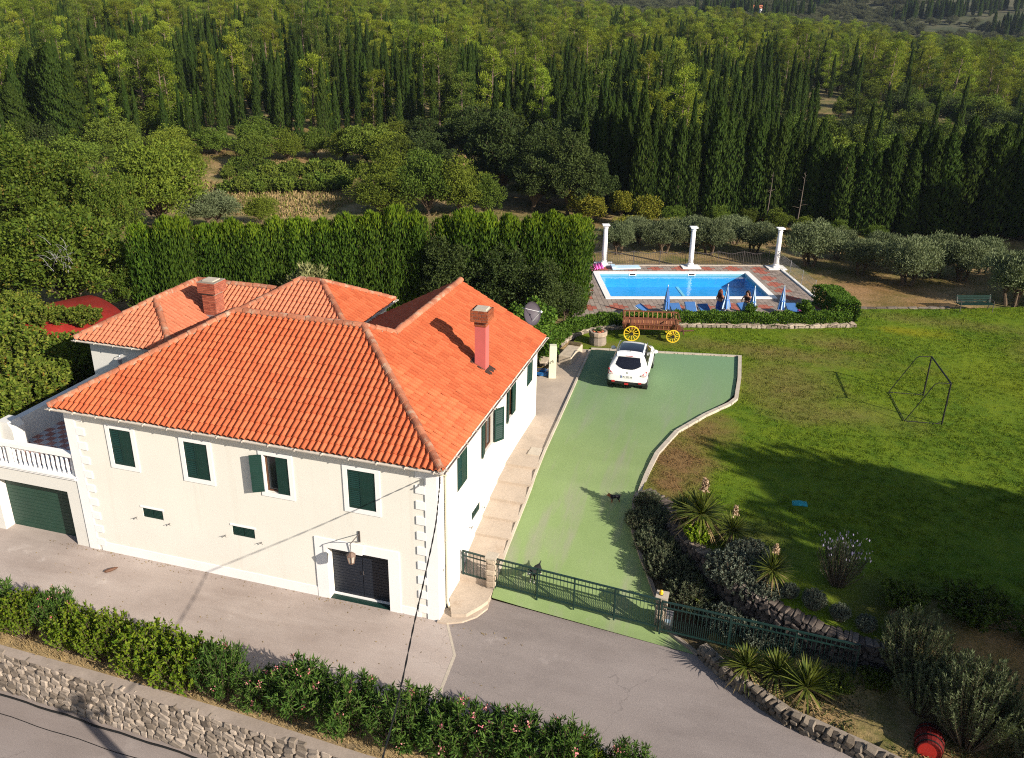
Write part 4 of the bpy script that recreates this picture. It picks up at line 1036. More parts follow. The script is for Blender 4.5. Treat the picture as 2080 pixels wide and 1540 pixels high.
# wire net at the open side
NET = thing('wire_fence', 'thin sagging wire mesh fence along right side of pool terrace', 'fence', pw(12.87, 0), PA)
mb = MB(); mb.box(-.07, .2, -.3, .10, 7.0, .06); mb.build('kerb', M['coping_white'], NET)
for v in (.4, 2.6, 4.8, 6.9):
    mb = MB(); mb.tube([(.02, v, 0), (.05, v + .05, 1.05)], .018, 6); mb.build('post', M['grey_metal'], NET)
mb = MB()
for k in range(4):
    z = .1 + k * .3; mb.tube([(.03, v, z - .05 * math.sin((v - .4) / 6.5 * math.pi * 3) ** 2) for v in np.linspace(.4, 6.9, 22)], .0045, 4)
for v in np.arange(.4, 6.9, .16):
    mb.tube([(.03, v, .08), (.05, v + .2, 1.0)], .003, 3); mb.tube([(.03, v + .2, .08), (.05, v, 1.0)], .003, 3)
mb.build('mesh_wires', M['grey_metal'], NET)['kind'] = 'stuff'

# low stone wall carrying the box hedge
PWF = [(-1.05, 17.2), (-1.0, 19.3), (-.75, 21.0), (-.2, 22.2), (.7, 23.05), (1.75, 23.6), (4.95, 25.0), (10.2, 26.62), (13.75, 28.1)]
HWALL = thing('hedge_wall', 'low pale stone wall curving round lawn under the clipped box hedge', 'wall', (5, 25, 2))
mb = MB(); pf = polyline_resample(PWF, .5)
for a, b in zip(pf[:-1], pf[1:]):
    d = (b - a).normalized(); n_ = Vector((-d.y, d.x, 0)) * .16
    mb.bar((a.x + n_.x - 5, a.y + n_.y - 25, .06), (b.x + n_.x - 5, b.y + n_.y - 25, .06), .26, .26)
mb.build('core', M['mortar'], HWALL)
stones_along([(p.x, p.y) for p in pf], lambda p: 1.98, lambda p: 2.17, HWALL, 'stone', .26, .17, .16, -.05, seed=12)
stones_along([(p.x, p.y) for p in pf], lambda p: 2.165, lambda p: 2.23, HWALL, 'slab', .55, .06, .42, -.16, name='cap_stone', seed=13)

# parasols, loungers, pool things
M['parasol_blue'] = mat('parasol_blue', (.05, .16, .46), .7, .08, 3, 30, .05); M['parasol_pale'] = mat('parasol_pale', (.42, .56, .72), .7, .06, 3, 30, .05)
M['plastic_white'] = mat('plastic_white', (.78, .78, .76), .45, .03, 2, 20, 0, .4); M['cush_blue'] = mat('cushion_blue', (.045, .13, .33), .8, .1, 3, 30)
M['pink'] = mat('pink_plastic', (.72, .12, .42), .45, .05, 2, 20, 0, .4); M['paleblue'] = mat('pale_blue_foam', (.48, .66, .80), .7, .05, 2, 20)
def parasol(x, y, lab, h, spread, tilt):
    t = thing('closed_parasol', lab, 'parasol', (x, y, 1.95), rnd.uniform(0, 6), 'closed blue parasols by the pool')
    mb = MB(); mb.lathe([(.24, 0), (.24, .05), (.05, .09)], n=12); mb.build('base', M['plastic_white'], t)
    mb = MB(); mb.tube([(0, 0, .05), (0, 0, h)], .022, 8); mb.build('pole', M['plastic_white'], t)
    for k in range(8):
        a0_, a1_ = 2 * math.pi * k / 8, 2 * math.pi * (k + 1) / 8; prof = [(.015, h), (.09, h - .45), (.155, h - .85), (spread, h - 1.2), (spread * 1.15, h - 1.36)]
        mb = MB(); vs = []
        for r, z in prof:
            for s in range(3):
                a = a0_ + (a1_ - a0_) * s / 2; rr = r * (1.0 if s == 1 else .62); vs.append((rr * math.cos(a), rr * math.sin(a), z - (.05 if s == 1 and z < h - 1.3 else 0)))
        mb.add(vs, [(i * 3 + s, i * 3 + s + 1, i * 3 + s + 4, i * 3 + s + 3) for i in range(len(prof) - 1) for s in range(2)]); mb.build('canopy_panel', M['parasol_blue'] if k % 2 else M['parasol_pale'], t)
    mb = MB(); mb.lathe([(.16, h - .92), (.165, h - .90), (.15, h - .86)], n=10, cap=False); mb.build('strap', M['parasol_blue'], t)
    t.rotation_euler = (math.radians(tilt[0]), math.radians(tilt[1]), t.rotation_euler[2])
PS = [((3.62, 25.75), 'thin closed blue parasol nearest the wooden wagon', 2.12, .17, (0, 0)), ((6.73, 27.0), 'wide half open blue parasol beside person in blue', 2.15, .27, (2, 0)),
      ((8.17, 27.2), 'pale blue closed parasol in front of standing woman', 2.1, .22, (0, -2)), ((9.72, 27.95), 'closed blue parasol nearest the corner of hedge', 2.08, .19, (0, 3))]
for (x, y), lab, h, sp, ti in PS: parasol(x, y, lab, h, sp, ti)
def lounger(x, y, rz, lab, back):
    t = thing('sun_lounger', lab, 'sun lounger', (x, y, 1.95), rz, 'white sun loungers behind the hedge')
    mb = MB()
    for s in (-1, 1): mb.bar((s * .3, -.95, .30), (s * .3, .55, .30), .05, .06)
    for yy in (-.93, .0, .52): mb.bar((-.3, yy, .30), (.3, yy, .30), .05, .05)
    mb.build('frame', M['plastic_white'], t)
    for s in (-1, 1):
        for yy in (-.8, .45): mb = MB(); mb.tube([(s * .3, yy, .3), (s * .33, yy, 0)], [.035, .028], 8); mb.build('leg', M['plastic_white'], t)
    mb = MB(); mb.obox((0, -.32, .36), (.29, 0, 0), (0, .62, 0), (0, 0, .035)); mb.build('cushion', M['cush_blue'], t)
    a = math.radians(back); d = Vector((0, math.cos(a), math.sin(a))); n_ = Vector((0, -math.sin(a), math.cos(a)))
    mb = MB(); mb.obox(Vector((0, .32, .36)) + d * .36, (.29, 0, 0), d * .36, n_ * .035); mb.build('back_cushion', M['cush_blue'], t)
    mb = MB(); mb.obox(Vector((0, .32, .32)) + d * .36, (.32, 0, 0), d * .40, n_ * .018); mb.build('backrest', M['plastic_white'], t)
for u, rz, lab, bk in ((2.05, 1.2, 'blue cushioned white lounger at the left end of row', 24), (3.55, PA + .1, 'blue cushioned lounger behind the thin closed parasol', 22), (4.35, PA, 'white backed lounger right of thin closed parasol', 30), (5.2, PA + .1, 'low blue lounger in the gap between parasols', 18),
                       (7.6, PA + .3, 'white lounger with grey towel between two persons', 26), (10.2, PA, 'white lounger left of the pink float', 22)):
    p = pw(u, -3.8); lounger(p.x, p.y, rz, lab, bk)
p = pw(10.95, -3.3); t = thing('pink_float', 'pink inflatable pool float beside closed parasol near hedge', 'pool float', p, PA)
mb = MB(); mb.tube([(.45 * math.cos(a), .35 * math.sin(a), .25 + .12 * math.sin(a * 2)) for a in np.linspace(0, 2 * math.pi, 17)], .14, 8, cap=False); mb.build('tube', M['pink'], t, smooth=True); mb = MB(); mb.obox((0, 0, .2), (.4, 0, 0), (0, .3, 0), (0, 0, .05)); mb.build('pad', M['pink'], t)
p = Vector((-1.75, 35.15, 1.95)); t = thing('pink_mattress', 'pink inflatable mattress lying against the hedge corner column', 'air mattress', p, PA)
for k in range(5): mb = MB(); mb.tube([(-.85 + k * .18, -.5, .08 + .03 * k), (-.85 + k * .18, .45, .10 + .03 * k)], .095, 8); mb.build('air_tube', M['pink'], t, smooth=True)
p = Vector((-.35, 35.75, 1.95)); t = thing('pale_mattress', 'pale blue foam mattress lying beside the pink one', 'mattress', p, PA + .05)
mb = MB(); mb.obox((0, 0, .07), (.95, 0, .01), (0, .34, 0), (0, 0, .05)); mb.build('pad', M['paleblue'], t); mb = MB(); mb.obox((-.85, 0, .16), (.14, 0, .01), (0, .33, 0), (0, 0, .05)); mb.build('pillow', M['paleblue'], t)

# ------------------------------------------------------------------ gate and fences
GA, GB = Vector((1.28, 1.86, 0)), Vector((6.72, 1.36, 0))
def zg(p): return .33
def bars_fence(name, lab, cat, A, B, zb, zt, posts, mid, spacing, lower=None, dz=0.0):
    A, B = Vector(A), Vector(B); d = B - A; L = Vector((d.x, d.y, 0)).length; rz = math.atan2(d.y, d.x)
    t = thing(name, lab, cat, (A.x, A.y, zb), rz)
    H = zt - zb
    for nm, z0, w_, h_ in (('top_rail', H - .025, .05, .05), ('bottom_rail', .075, .04, .05), ('middle_rail', H - mid, .036, .036)):
        mb = MB(); mb.bar((0, 0, z0), (L, 0, z0 + dz), w_, h_); mb.build(nm, M['gategreen'], t)
    n = int(L / spacing)
    b = MB(); b.box(-.008, -.008, .10, .008, .008, H - .05); me = b.mesh('picket', M['gategreen'])
    for i in range(1, n): put('picket', me, t, (L * i / n, 0, dz * i / n))
    if lower:
        b = MB(); b.box(-.007, -.007, .10, .007, .007, lower); b.add([(-.012, 0, lower), (.012, 0, lower), (0, 0, lower + .06)], [(0, 1, 2)]); me2 = b.mesh('short_picket', M['gategreen'])
        for i in range(n): put('short_picket', me2, t, (L * (i + .5) / n, 0, dz * (i + .5) / n))
    b = MB(); b.box(-.025, -.025, -.1, .025, .025, H + .0); mp = b.mesh('post', M['gategreen'])
    for u in posts: put('post', mp, t, (L * u, 0, dz * u))
    return t
bars_fence('sliding_gate', 'wide dark green barred sliding gate across the green drive', 'gate', GA, GB, .30, 1.42, (0, .27, .5, .745, 1), .22, .118, .42)
bars_fence('barred_fence', 'dark green barred fence running right from the sliding gate', 'fence', (6.80, 1.33, 0), (12.4, .66, 0), .25, 1.40, (0, .37, .7, 1), .22, .125, .5, .30)
bars_fence('foot_gate', 'small dark green barred gate beside the house wall', 'gate', (.10, 2.02, 0), (1.0, 1.90, 0), .40, 1.38, (0, 1), .2, .115)
def pillar(x, y, z0, h, lab):
    t = thing('gate_pillar', lab, 'pillar', (x, y, z0)); r = random.Random(int(x * 10))
    mb = MB(); mb.box(-.12, -.12, -.2, .12, .12, h - .06); mb.build('core', M['mortar'], t)
    n = int(h / .2)
    for k in range(n):
        for s in range(4):
            a = s * math.pi / 2; c_, s_ = math.cos(a), math.sin(a); hh = (h - .06) / n; ww = r.uniform(.24, .3)
            o = put('stone', r.choice(ST['slab']), t); o.matrix_local = Matrix.Translation((.10 * c_, .10 * s_, (k + .5) * hh)) @ Matrix.Rotation(a, 4, 'Z') @ Matrix.Diagonal((.14, ww, hh * .96, 1))
    mb = MB(); mb.box(-.19, -.19, h - .06, .19, .19, h); mb.build('cap', M['kerb'], t); return t
pillar(1.14, 1.92, .3, 1.16, 'stone gate pillar between foot gate and sliding gate')
pillar(6.76, 1.62, .3, 1.12, 'stone gate pillar with yellow lamp right of gate')
M['amber'] = mat('amber_plastic', (.75, .42, .02), .3, .05, 2, 20, 0, .5)
t = thing('warning_lamp', 'small yellow warning lamp on top of the gate pillar', 'lamp', (6.72, 1.60, 1.42)); mb = MB(); mb.lathe([(.055, 0), (.06, .02), (.06, .11), (.045, .15), (.01, .165)], n=12); mb.build('lens', M['amber'], t, smooth=True); mb = MB(); mb.lathe([(.065, 0), (.065, .022)], n=12); mb.build('base', M['dark'], t)
t = thing('gate_motor', 'pale grey gate motor box with blue label behind fence', 'motor', (7.0, 1.75, .3)); mb = MB(); mb.box(-.14, -.12, -.1, .14, .12, .34); mb.box(-.15, -.13, .34, .15, .13, .38); mb.build('housing', M['grey_metal'], t); mb = MB(); mb.box(-.08, -.126, .1, .08, -.12, .22); mb.build('label_plate', M['parasol_pale'], t)

# ------------------------------------------------------------------ yard things
# lantern on its bracket
t = thing('wall_lantern', 'old iron lantern hanging from bracket above navy garage door', 'lantern', (-2.62, 0, 2.62))
mb = MB(); mb.box(-.03, -.03, -.2, .03, 0, .2); mb.tube([(0, -.02, .1), (0, -.62, .12), (0, -.66, .06)], .016, 6); mb.tube([(0, -.02, -.16), (0, -.2, -.1), (0, -.38, .04), (0, -.5, .11)], .012, 6); mb.build('bracket', M['iron'], t)
mb = MB(); mb.tube([(0, -.62, .1), (0, -.62, -.18)], .01, 5); mb.build('hook', M['iron'], t)
M['lantern_glass'] = mat('lantern_glass', (.35, .31, .27), .2, .1, 3, 20, 0, .5); M['copper'] = mat('lantern_frame', (.16, .10, .075), .5, .2, 5, 30, 0, .4)
mb = MB(); mb.lathe([(.03, -.18), (.06, -.2), (.16, -.30), (.15, -.31)], (0, -.62, 0), 6); mb.build('lantern_roof', M['copper'], t)
mb = MB()
for k in range(6):
    a = math.pi * 2 * k / 6; mb.tube([(.14 * math.cos(a), -.62 + .14 * math.sin(a), -.31), (.09 * math.cos(a), -.62 + .09 * math.sin(a), -.56)], .012, 4)
mb.lathe([(.10, -.56), (.10, -.58), (.03, -.61)], (0, -.62, 0), 6); mb.build('lantern_frame', M['copper'], t)
mb = MB(); mb.lathe([(.125, -.32), (.082, -.555)], (0, -.62, 0), 6); mb.build('lantern_glass', M['lantern_glass'], t); 
# small lantern on the rear wall
t = thing('rear_lantern', 'small white wall lantern on the rear wing above terrace', 'lantern', (-16.0, 6.2, 4.62)); mb = MB(); mb.tube([(0, 0, .1), (0, -.22, .16), (0, -.25, .1)], .014, 6); mb.build('bracket', M['white'], t); mb = MB(); mb.lathe([(.03, .08), (.11, .0), (.10, -.02), (.065, -.2), (.02, -.23)], (0, -.25, 0), 6); mb.build('lantern_body', M['grey_metal'], t)
# power cable from pole to the eaves corner
CB = [Vector((.26, -.33, 5.42)), Vector((.52, -1.12, 5.33)), Vector((.92, -2.4, 5.2)), Vector((1.42, -4.4, 5.06)), Vector((1.86, -6.2, 5.0)), Vector((2.5, -8.6, 5.06)), Vector((3.05, -10.95, 5.25))]
def smoothpath(P, n=60):
    out = []
    for i in range(n + 1):
        s = i / n * (len(P) - 1); k = min(int(s), len(P) - 2); f = s - k
        p0, p1, p2, p3 = P[max(k - 1, 0)], P[k], P[k + 1], P[min(k + 2, len(P) - 1)]
        out.append(.5 * ((2 * p1) + (p2 - p0) * f + (2 * p0 - 5 * p1 + 4 * p2 - p3) * f * f + (3 * p1 - p0 - 3 * p2 + p3) * f ** 3))
    return out
path = smoothpath(CB, 160); mb = MB()
for ph in (0, math.pi): mb.tube([p + Vector((.011 * math.cos(i * .55 + ph), .003, .011 * math.sin(i * .55 + ph))) for i, p in enumerate(path)], .012, 5)
t = tag(mb.build('power_cable', M['black']), 'twisted black power cable running from the eaves corner down out of view', 'cable')
mb = MB(); mb.tube([(.24, -.31, 5.55), (.24, -.31, 5.2)], .03, 6); mb.tube([(.24, -.31, 5.3), (.30, -.5, 5.2)], .02, 6); mb.build('clamp', M['grey_metal'], t)
t = thing('utility_pole', 'timber power pole carrying cable beside the lower road', 'pole', (3.0, -11, -1.4)); mb = MB(); mb.tube([(0, 0, 0), (0, 0, 6.9)], [.16, .12], 10); mb.build('shaft', M['bark_pine'], t); mb = MB(); mb.bar((-.5, -.2, 6.3), (.5, .2, 6.3), .1, .1); mb.build('crossarm', M['bark_pine'], t)
for s in (-.4, 0, .4): mb = MB(); mb.lathe([(.05, 6.35), (.06, 6.42), (.03, 6.5)], (s, s * .4, 0), 8); mb.build('insulator', M['white'], t)
mb = MB(); mb.tube([(-13.5 + i * .5, ywall(-13.5 + i * .5) - .30 + .02 * math.sin(i * 1.7), -1.36 + .012 * math.sin(i)) for i in range(22)], .032, 6); tag(mb.build('conduit', M['black']), 'black conduit lying along the foot of stone wall', 'pipe')
mb = MB(); mb.tube([(-14 + i * .5, -6.28 - .02 * i + .02 * math.sin(i * 1.3) + .1, -1.392) for i in range(22)], .012, 5); tag(mb.build('thin_road_line', M['black']), 'thin dark line lying across the lower road surface', 'cable')  # thin dark line across the road, drawn as a slim tube
mb = MB(); mb.lathe([(.01, 0), (.05, .06), (.06, .2), (.045, .36), (.01, .46)], n=8); o = mb.build('fallen_bark', M['brown'], None, loc=(-11.75, -1.15, .05)); o.rotation_euler = (math.pi / 2, 0, .95 + math.pi / 2); tag(o, 'curled brown piece of bark lying on the yard pavement', 'bark')
# satellite dish, tap post, trough, planter, hose
M['dish'] = mat('dish_grey', (.062, .05, .066), .6, .05, 2, 20, 0, .4)
t = thing('satellite_dish', 'grey satellite dish on post behind the rear roof corner', 'satellite dish', (-1.0, 13.6, 2.05))
mb = MB(); mb.tube([(-.12, 0, 0), (-.12, 0, 4.1)], .035, 8); mb.build('mast', M['grey_metal'], t)
mb = MB(); ax = Vector((.86, -.42, .28)).normalized(); A_ = ax.orthogonal().normalized(); B_ = ax.cross(A_); n = 20; o = 0; cen = Vector((.05, .0, 3.75)); R_ = .52
for side in (0, .02):
    for k in range(6):
        r = R_ * k / 5
        for j in range(n):
            a = 2 * math.pi * j / n; mb.v.append(tuple(cen + (A_ * math.cos(a) + B_ * math.sin(a)) * r + ax * (.16 * (r / R_) ** 2 + side)))
for s_ in (0, 1):
    for k in range(5):
        for j in range(n):
            b_ = s_ * 6 * n; q = (b_ + k * n + j, b_ + k * n + (j + 1) % n, b_ + (k + 1) * n + (j + 1) % n, b_ + (k + 1) * n + j); mb.f.append(q if s_ else q[::-1]); mb.m.append(0)
for j in range(n): mb.f.append((5 * n + j, 5 * n + (j + 1) % n, 11 * n + (j + 1) % n, 11 * n + j)); mb.m.append(0)
mb.build('reflector', M['dish'], t, smooth=True)
mb = MB(); f_ = cen + ax * .62 + Vector((0, 0, .05)); mb.tube([cen - Vector((0, 0, .5)), f_], .02, 5); mb.tube([cen + B_ * .5, f_], .012, 5); mb.build('feed_arm', M['white'], t); mb = MB(); mb.obox(f_, ax * .09, A_ * .04, B_ * .04); mb.build('feed_horn', M['white'], t)
mb = MB(); mb.tube([(-.12, 0, 3.7), cen], .04, 6); mb.build('mount', M['iron'], t)
M['postcream'] = mat('post_cream', (.62, .60, .46), .8, .08, 2, 20, .1)
t = thing('tap_post', 'pale square concrete tap post beside hedge at house corner', 'post', (-.36, 15.75, 2.04), .3); mb = MB(); mb.box(-.17, -.17, -.05, .17, .17, 1.55); mb.box(-.16, -.16, 1.55, .16, .16, 1.6); mb.build('shaft', M['postcream'], t); mb = MB(); mb.tube([(0, -.17, .9), (0, -.28, .9), (0, -.28, .82)], .02, 6); mb.build('tap', M['iron'], t)
M['hose'] = mat('hose_blue', (.03, .20, .55), .4, .05, 2, 20, 0, .4)
mb = MB(); pts = []
for i in range(120): a = i * .26; r = .22 + .09 * math.sin(i * .13); pts.append((r * math.cos(a) * 1.5, r * math.sin(a), .03 + .0012 * i))
mb.tube(pts, .016, 5); tag(mb.build('garden_hose', M['hose'], None, loc=(-.85, 15.95, 2.045)), 'coiled blue garden hose lying beside the tap post', 'hose')
t = thing('stone_trough', 'rough pale stone trough at the far edge of path', 'trough', (-.12, 18.5, 2.04), -.08)
mb = MB(); mb.box(-.34, -.95, -.05, .34, .95, .42); o = mb.build('trough_block', M['slab'], t); bv = o.modifiers.new('b', 'BEVEL'); bv.width = .05; bv.segments = 2
mb = MB(); mb.box(-.30, .55, .42, .30, .9, .50); mb.build('trough_soil', M['bed'], t)
t = thing('stone_planter', 'round stone wellhead planter with succulent on lawn', 'planter', (.75, 20.95, 2.0))
mb = MB(); mb.lathe([(.44, 0), (.46, .1), (.43, .42), (.45, .46)], n=14, cap=False); mb.build('drum', M['stone'], t); mb = MB(); mb.lathe([(.45, .46), (.48, .5), (.48, .68), (.45, .72), (.33, .70), (.33, .58), (.01, .58)], n=14, cap=False); mb.build('rim', M['slab'], t)
for k in range(4): a = k * 1.7; mb = MB(); mb.lathe([(.10, 0), (.09, .1), (.10, .14)], (.2 * math.cos(a), .2 * math.sin(a), .58), 8); mb.build('flower_pot', M['tile_old'], t)
P_ = np.zeros((70, 3)) + [0, 0, .64]; dd = sph(70); dd[:, 2] = np.abs(dd[:, 2]) + .3; put('succulent', quads_mesh('succulent', leaves(P_, dd, RS.uniform(.2, .36, 70), .06), leaf_mat('succulent_leaf', (.05, .09, .03), (.10, .13, .04), .1)), t)
# bench, mat, goal, barrel
M['benchgreen'] = mat('bench_green', (.007, .024, .020), .7, .1, 3, 30, 0, .1)
t = thing('park_bench', 'dark green slatted garden bench facing the lawn edge', 'bench', (20.65, 33.55, 2.0), .34)
for yy in (0, .13, .26, .39): mb = MB(); mb.box(-1.05, -.25 + yy, .42, 1.05, -.25 + yy + .10, .455); mb.build('seat_slat', M['benchgreen'], t)
for zz in (.55, .68, .81): mb = MB(); mb.obox((0, .22 + (zz - .45) * .25, zz), (1.05, 0, 0), (0, .012, .0), (0, .012, .05)); mb.build('back_slat', M['benchgreen'], t)
for s in (-.98, .98):
    mb = MB(); mb.tube([(s, -.25, 0), (s, -.22, .42), (s, .2, .42), (s, .35, .9)], .025, 6); mb.tube([(s, .16, .42), (s, .3, 0)], .025, 6); mb.tube([(s, -.22, .42), (s, -.24, .64), (s, .22, .66)], .022, 6); mb.build('leg_frame', M['iron'], t)
M['turq'] = mat('turquoise_fabric', (.02, .26, .30), .8, .1, 3, 30)
t = thing('turquoise_mat', 'small turquoise mat lying on the shaded lawn', 'mat', (10.75, 7.52, 2.01), .1); mb = MB(); mb.add([(-.26, -.17, .01), (.0, -.18, .03), (.26, -.16, .01), (.26, .16, .02), (.0, .17, .04), (-.25, .15, .0)], [(0, 1, 4, 5), (1, 2, 3, 4)]); o = mb.build('sheet', M['turq'], t); o.modifiers.new('s', 'SOLIDIFY').thickness = .02
t = thing('goal_frame', 'dark tubular football goal frame without net on sunny lawn', 'goal', (16.37, 17.7, 2.0), math.atan2(16.17 - 19.23, 16.55 - 16.19))
g_ = lambda u, v, z: (u, v, z)
hw, hh = 1.54, 1.9
for s in (-hw, hw):
    mb = MB(); mb.tube([(s, 0, 0), (s, 0, hh)], .035, 8); mb.build('post', M['black'], t)
    mb = MB(); mb.tube([(s, 0, hh), (s, -.48, hh - .02), (s, -.62, hh - .10), (s, -1.5, .03)], .018, 6); mb.build('stay', M['black'], t)
    mb = MB(); mb.tube([(s, 0, .03), (s, -1.5, .03)], .018, 6); mb.build('ground_bar', M['black'], t)
    mb = MB(); mb.tube([(s, -.02, .18), (s, -.2, .03)], .014, 5); mb.build('brace', M['black'], t)
mb = MB(); mb.tube([(-hw, 0, hh), (hw, 0, hh)], .035, 8); mb.build('crossbar', M['black'], t); mb = MB(); mb.tube([(-hw, -1.5, .03), (hw, -1.5, .03)], .018, 6); mb.build('rear_bar', M['black'], t)
M['red'] = mat('barrel_red', (.12, .008, .007), .55, .15, 3, 25, .1); M['redend'] = mat('barrel_end_red', (.36, .02, .014), .5, .1, 3, 25)
t = thing('wine_barrel', 'dark red wooden barrel lying on its side under olive shrub', 'barrel', (14.2, -1.15, .42)); t.rotation_euler = (math.radians(84), 0, math.radians(-8)); t.scale = (.86, .86, .9)
for k in range(20):
    a0_, a1_ = 2 * math.pi * k / 20, 2 * math.pi * (k + .94) / 20; mb = MB(); vs = []
    for z, r in ((-.5, .34), (-.28, .40), (0, .43), (.28, .40), (.5, .34)):
        for a in (a0_, a1_): vs += [(r * math.cos(a), r * math.sin(a), z), ((r - .03) * math.cos(a), (r - .03) * math.sin(a), z)]
    f = []
    for i in range(4): b_ = i * 4; f += [(b_, b_ + 2, b_ + 6, b_ + 4), (b_ + 3, b_ + 1, b_ + 5, b_ + 7), (b_ + 1, b_, b_ + 4, b_ + 5), (b_ + 2, b_ + 3, b_ + 7, b_ + 6)]
    f += [(0, 1, 3, 2), (16, 18, 19, 17)]; mb.add(vs, f); mb.build('stave', M['red'], t)
for z in (-.42, -.2, .2, .42): mb = MB(); r = .43 - .36 * z * z; mb.lathe([(r + .008, z - .03), (r + .012, z), (r + .008, z + .03)], n=24, cap=False); mb.build('hoop', M['black'], t)
for z in (-.46, .46): mb = MB(); mb.lathe([(.335, z - .01), (.335, z + .01)], n=24); mb.build('barrel_end', M['redend'], t)

# ------------------------------------------------------------------ ladder wagon
M['wood_red'] = mat('wagon_wood', (.15, .05, .026), .65, .2, 4, 30, .15); M['wood_light'] = mat('wagon_rung', (.38, .17, .075), .65, .2, 4, 30, .1); M['yellow'] = mat('wheel_yellow', (.72, .50, .03), .5, .06, 3, 20, 0, .4)
WG = thing('ladder_wagon', 'brown wooden ladder wagon with yellow spoked wheels by hedge', 'wagon', (3.2, 22.75, 2.0), .22)
def wagon_wheel(x, y, r, m, lab=None):
    w = MB(); n = 28
    for (ra, rb, t_) in ((r, r - .05, .026),):
        prof = [(ra, -t_), (ra, t_), (rb, t_), (rb, -t_)]
        for k in range(n):
            for (rr, yy) in prof: a = 2 * math.pi * k / n; w.v.append((rr * math.cos(a), yy, rr * math.sin(a)))
        for k in range(n):
            for q in range(4): w.f.append((k * 4 + q, k * 4 + (q + 1) % 4, ((k + 1) % n) * 4 + (q + 1) % 4, ((k + 1) % n) * 4 + q)); w.m.append(0)
    o = w.build('wheel', m, WG, loc=(x, y, r))
    s = MB(); s.bar((0, 0, .07), (0, 0, r - .045), .026, .026); sm_ = s.mesh('spoke', m)
    for k in range(12):
        sp = put('spoke', sm_, o); sp.rotation_euler = (0, 2 * math.pi * k / 12, 0)
    h = MB(); h.tube([(0, -.12, 0), (0, .12, 0)], .085, 10); h.build('hub', M['black'] if m == M['yellow'] else M['brown'], o)
    return o
wagon_wheel(-1.02, -.66, .42, M['yellow']); wagon_wheel(1.12, -.66, .35, M['yellow']); wagon_wheel(-1.02, .66, .42, M['yellow']); wagon_wheel(1.12, .66, .35, M['yellow'])
mb = MB(); mb.tube([(-1.02, -.66, .42), (-1.02, .66, .42)], .045, 8); mb.tube([(1.12, -.66, .35), (1.12, .66, .35)], .045, 8); mb.build('axle', M['brown'], WG)
for k, yy in enumerate((-.24, 0, .24)): mb = MB(); mb.bar((-1.45, yy, .58), (1.6, yy, .58), .22, .035); mb.build('floor_plank', M['wood_red'], WG)
for s in (-1, 1):
    y0, y1 = s * .40, s * .66
    A = lambda u, t_: (u, y0 + (y1 - y0) * t_, .62 + .60 * t_)
    for t_ in (0, .45, 1): mb = MB(); mb.bar(A(-1.45, t_), A(1.45, t_), .055, .06); mb.build('side_rail', M['wood_red'], WG)
    rg = MB(); rg.bar((0, 0, 0), (0, (y1 - y0), .60), .035, .035); rm = rg.mesh('rung', M['wood_light'])
    for k in range(12): put('rung', rm, WG, (-1.35 + k * .245, y0, .62))
    mb = MB(); mb.add([A(-1.45, .03), A(1.45, .03), A(1.45, .40), A(-1.45, .40)], [(0, 1, 2, 3)]); o = mb.build('side_board', M['wood_red'], WG); o.modifiers.new('s', 'SOLIDIFY').thickness = .02
    for u in (-1.12, 1.22): mb = MB(); mb.bar((u, s * .45, .42), (u, s * .70, 1.28), .07, .07); mb.build('stake', M['brown'], WG)
for u in (-1.45, 1.45): mb = MB(); mb.bar((u, -.62, 1.18), (u, .62, 1.18), .05, .05); mb.bar((u, -.4, .64), (u, .4, .64), .05, .05); mb.build('end_rail', M['wood_red'], WG)
mb = MB(); mb.tube([(1.2, 0, .38), (2.25, -.05, .5)], .04, 6); mb.bar((1.7, -.4, .38), (1.7, .35, .54), .07, .05); mb.build('drawbar', M['brown'], WG)

# ------------------------------------------------------------------ lower left: red roofed shelter
M['redroof'] = mat('red_sheet', (.27, .022, .016), .6, .2, 1.2, 10, .1)
t = thing('red_shelter', 'red curved sheet roof shelter half covered by creeper', 'shelter', (-24.6, 10.9, 1.45), -.45)
mb = MB(); n = 14
for j, y in enumerate((-3.0, 3.0)):
    for i in range(n + 1): a = math.pi * i / n; mb.v.append((3.1 * math.cos(a), y, 1.55 + 1.0 * math.sin(a)))
for i in range(n): mb.f.append((i, i + 1, n + 1 + i + 1, n + 1 + i)); mb.m.append(0)
o = mb.build('curved_roof', M['redroof'], t, smooth=True); o.modifiers.new('s', 'SOLIDIFY').thickness = .04
for x in (-3.0, 3.0):
    mb = MB(); mb.box(x - .04, -3, 0, x + .04, 3, 1.56); mb.build('side_panel', M['redroof'], t)
mb = MB(); mb.v = [(3.06 * math.cos(math.pi * i / n), -2.98, 1.55 + .98 * math.sin(math.pi * i / n)) for i in range(n + 1)] + [(-3.06, -2.98, 0), (3.06, -2.98, 0)]; mb.f = [tuple(range(n + 3))]; mb.m = [0]; o = mb.build('end_panel', M['redroof'], t); o.modifiers.new('s', 'SOLIDIFY').thickness = .03

t = thing('edging_stones', 'low pale stone edging between lawn and olive grove', 'edging', (17, 32.6, 1.98))
for a, b in zip(polyline_resample([(13.9, 31.5), (19.3, 33.4)], .62)[:-1], polyline_resample([(13.9, 31.5), (19.3, 33.4)], .62)[1:]):
    o = put('stone', rnd.choice(ST['capstone']), t); o.matrix_local = Matrix.Translation(((a.x + b.x) / 2 - 17, (a.y + b.y) / 2 - 32.6 + .12, .04)) @ Matrix.Rotation(.34, 4, 'Z') @ Matrix.Diagonal((.70, .24, .15, 1))
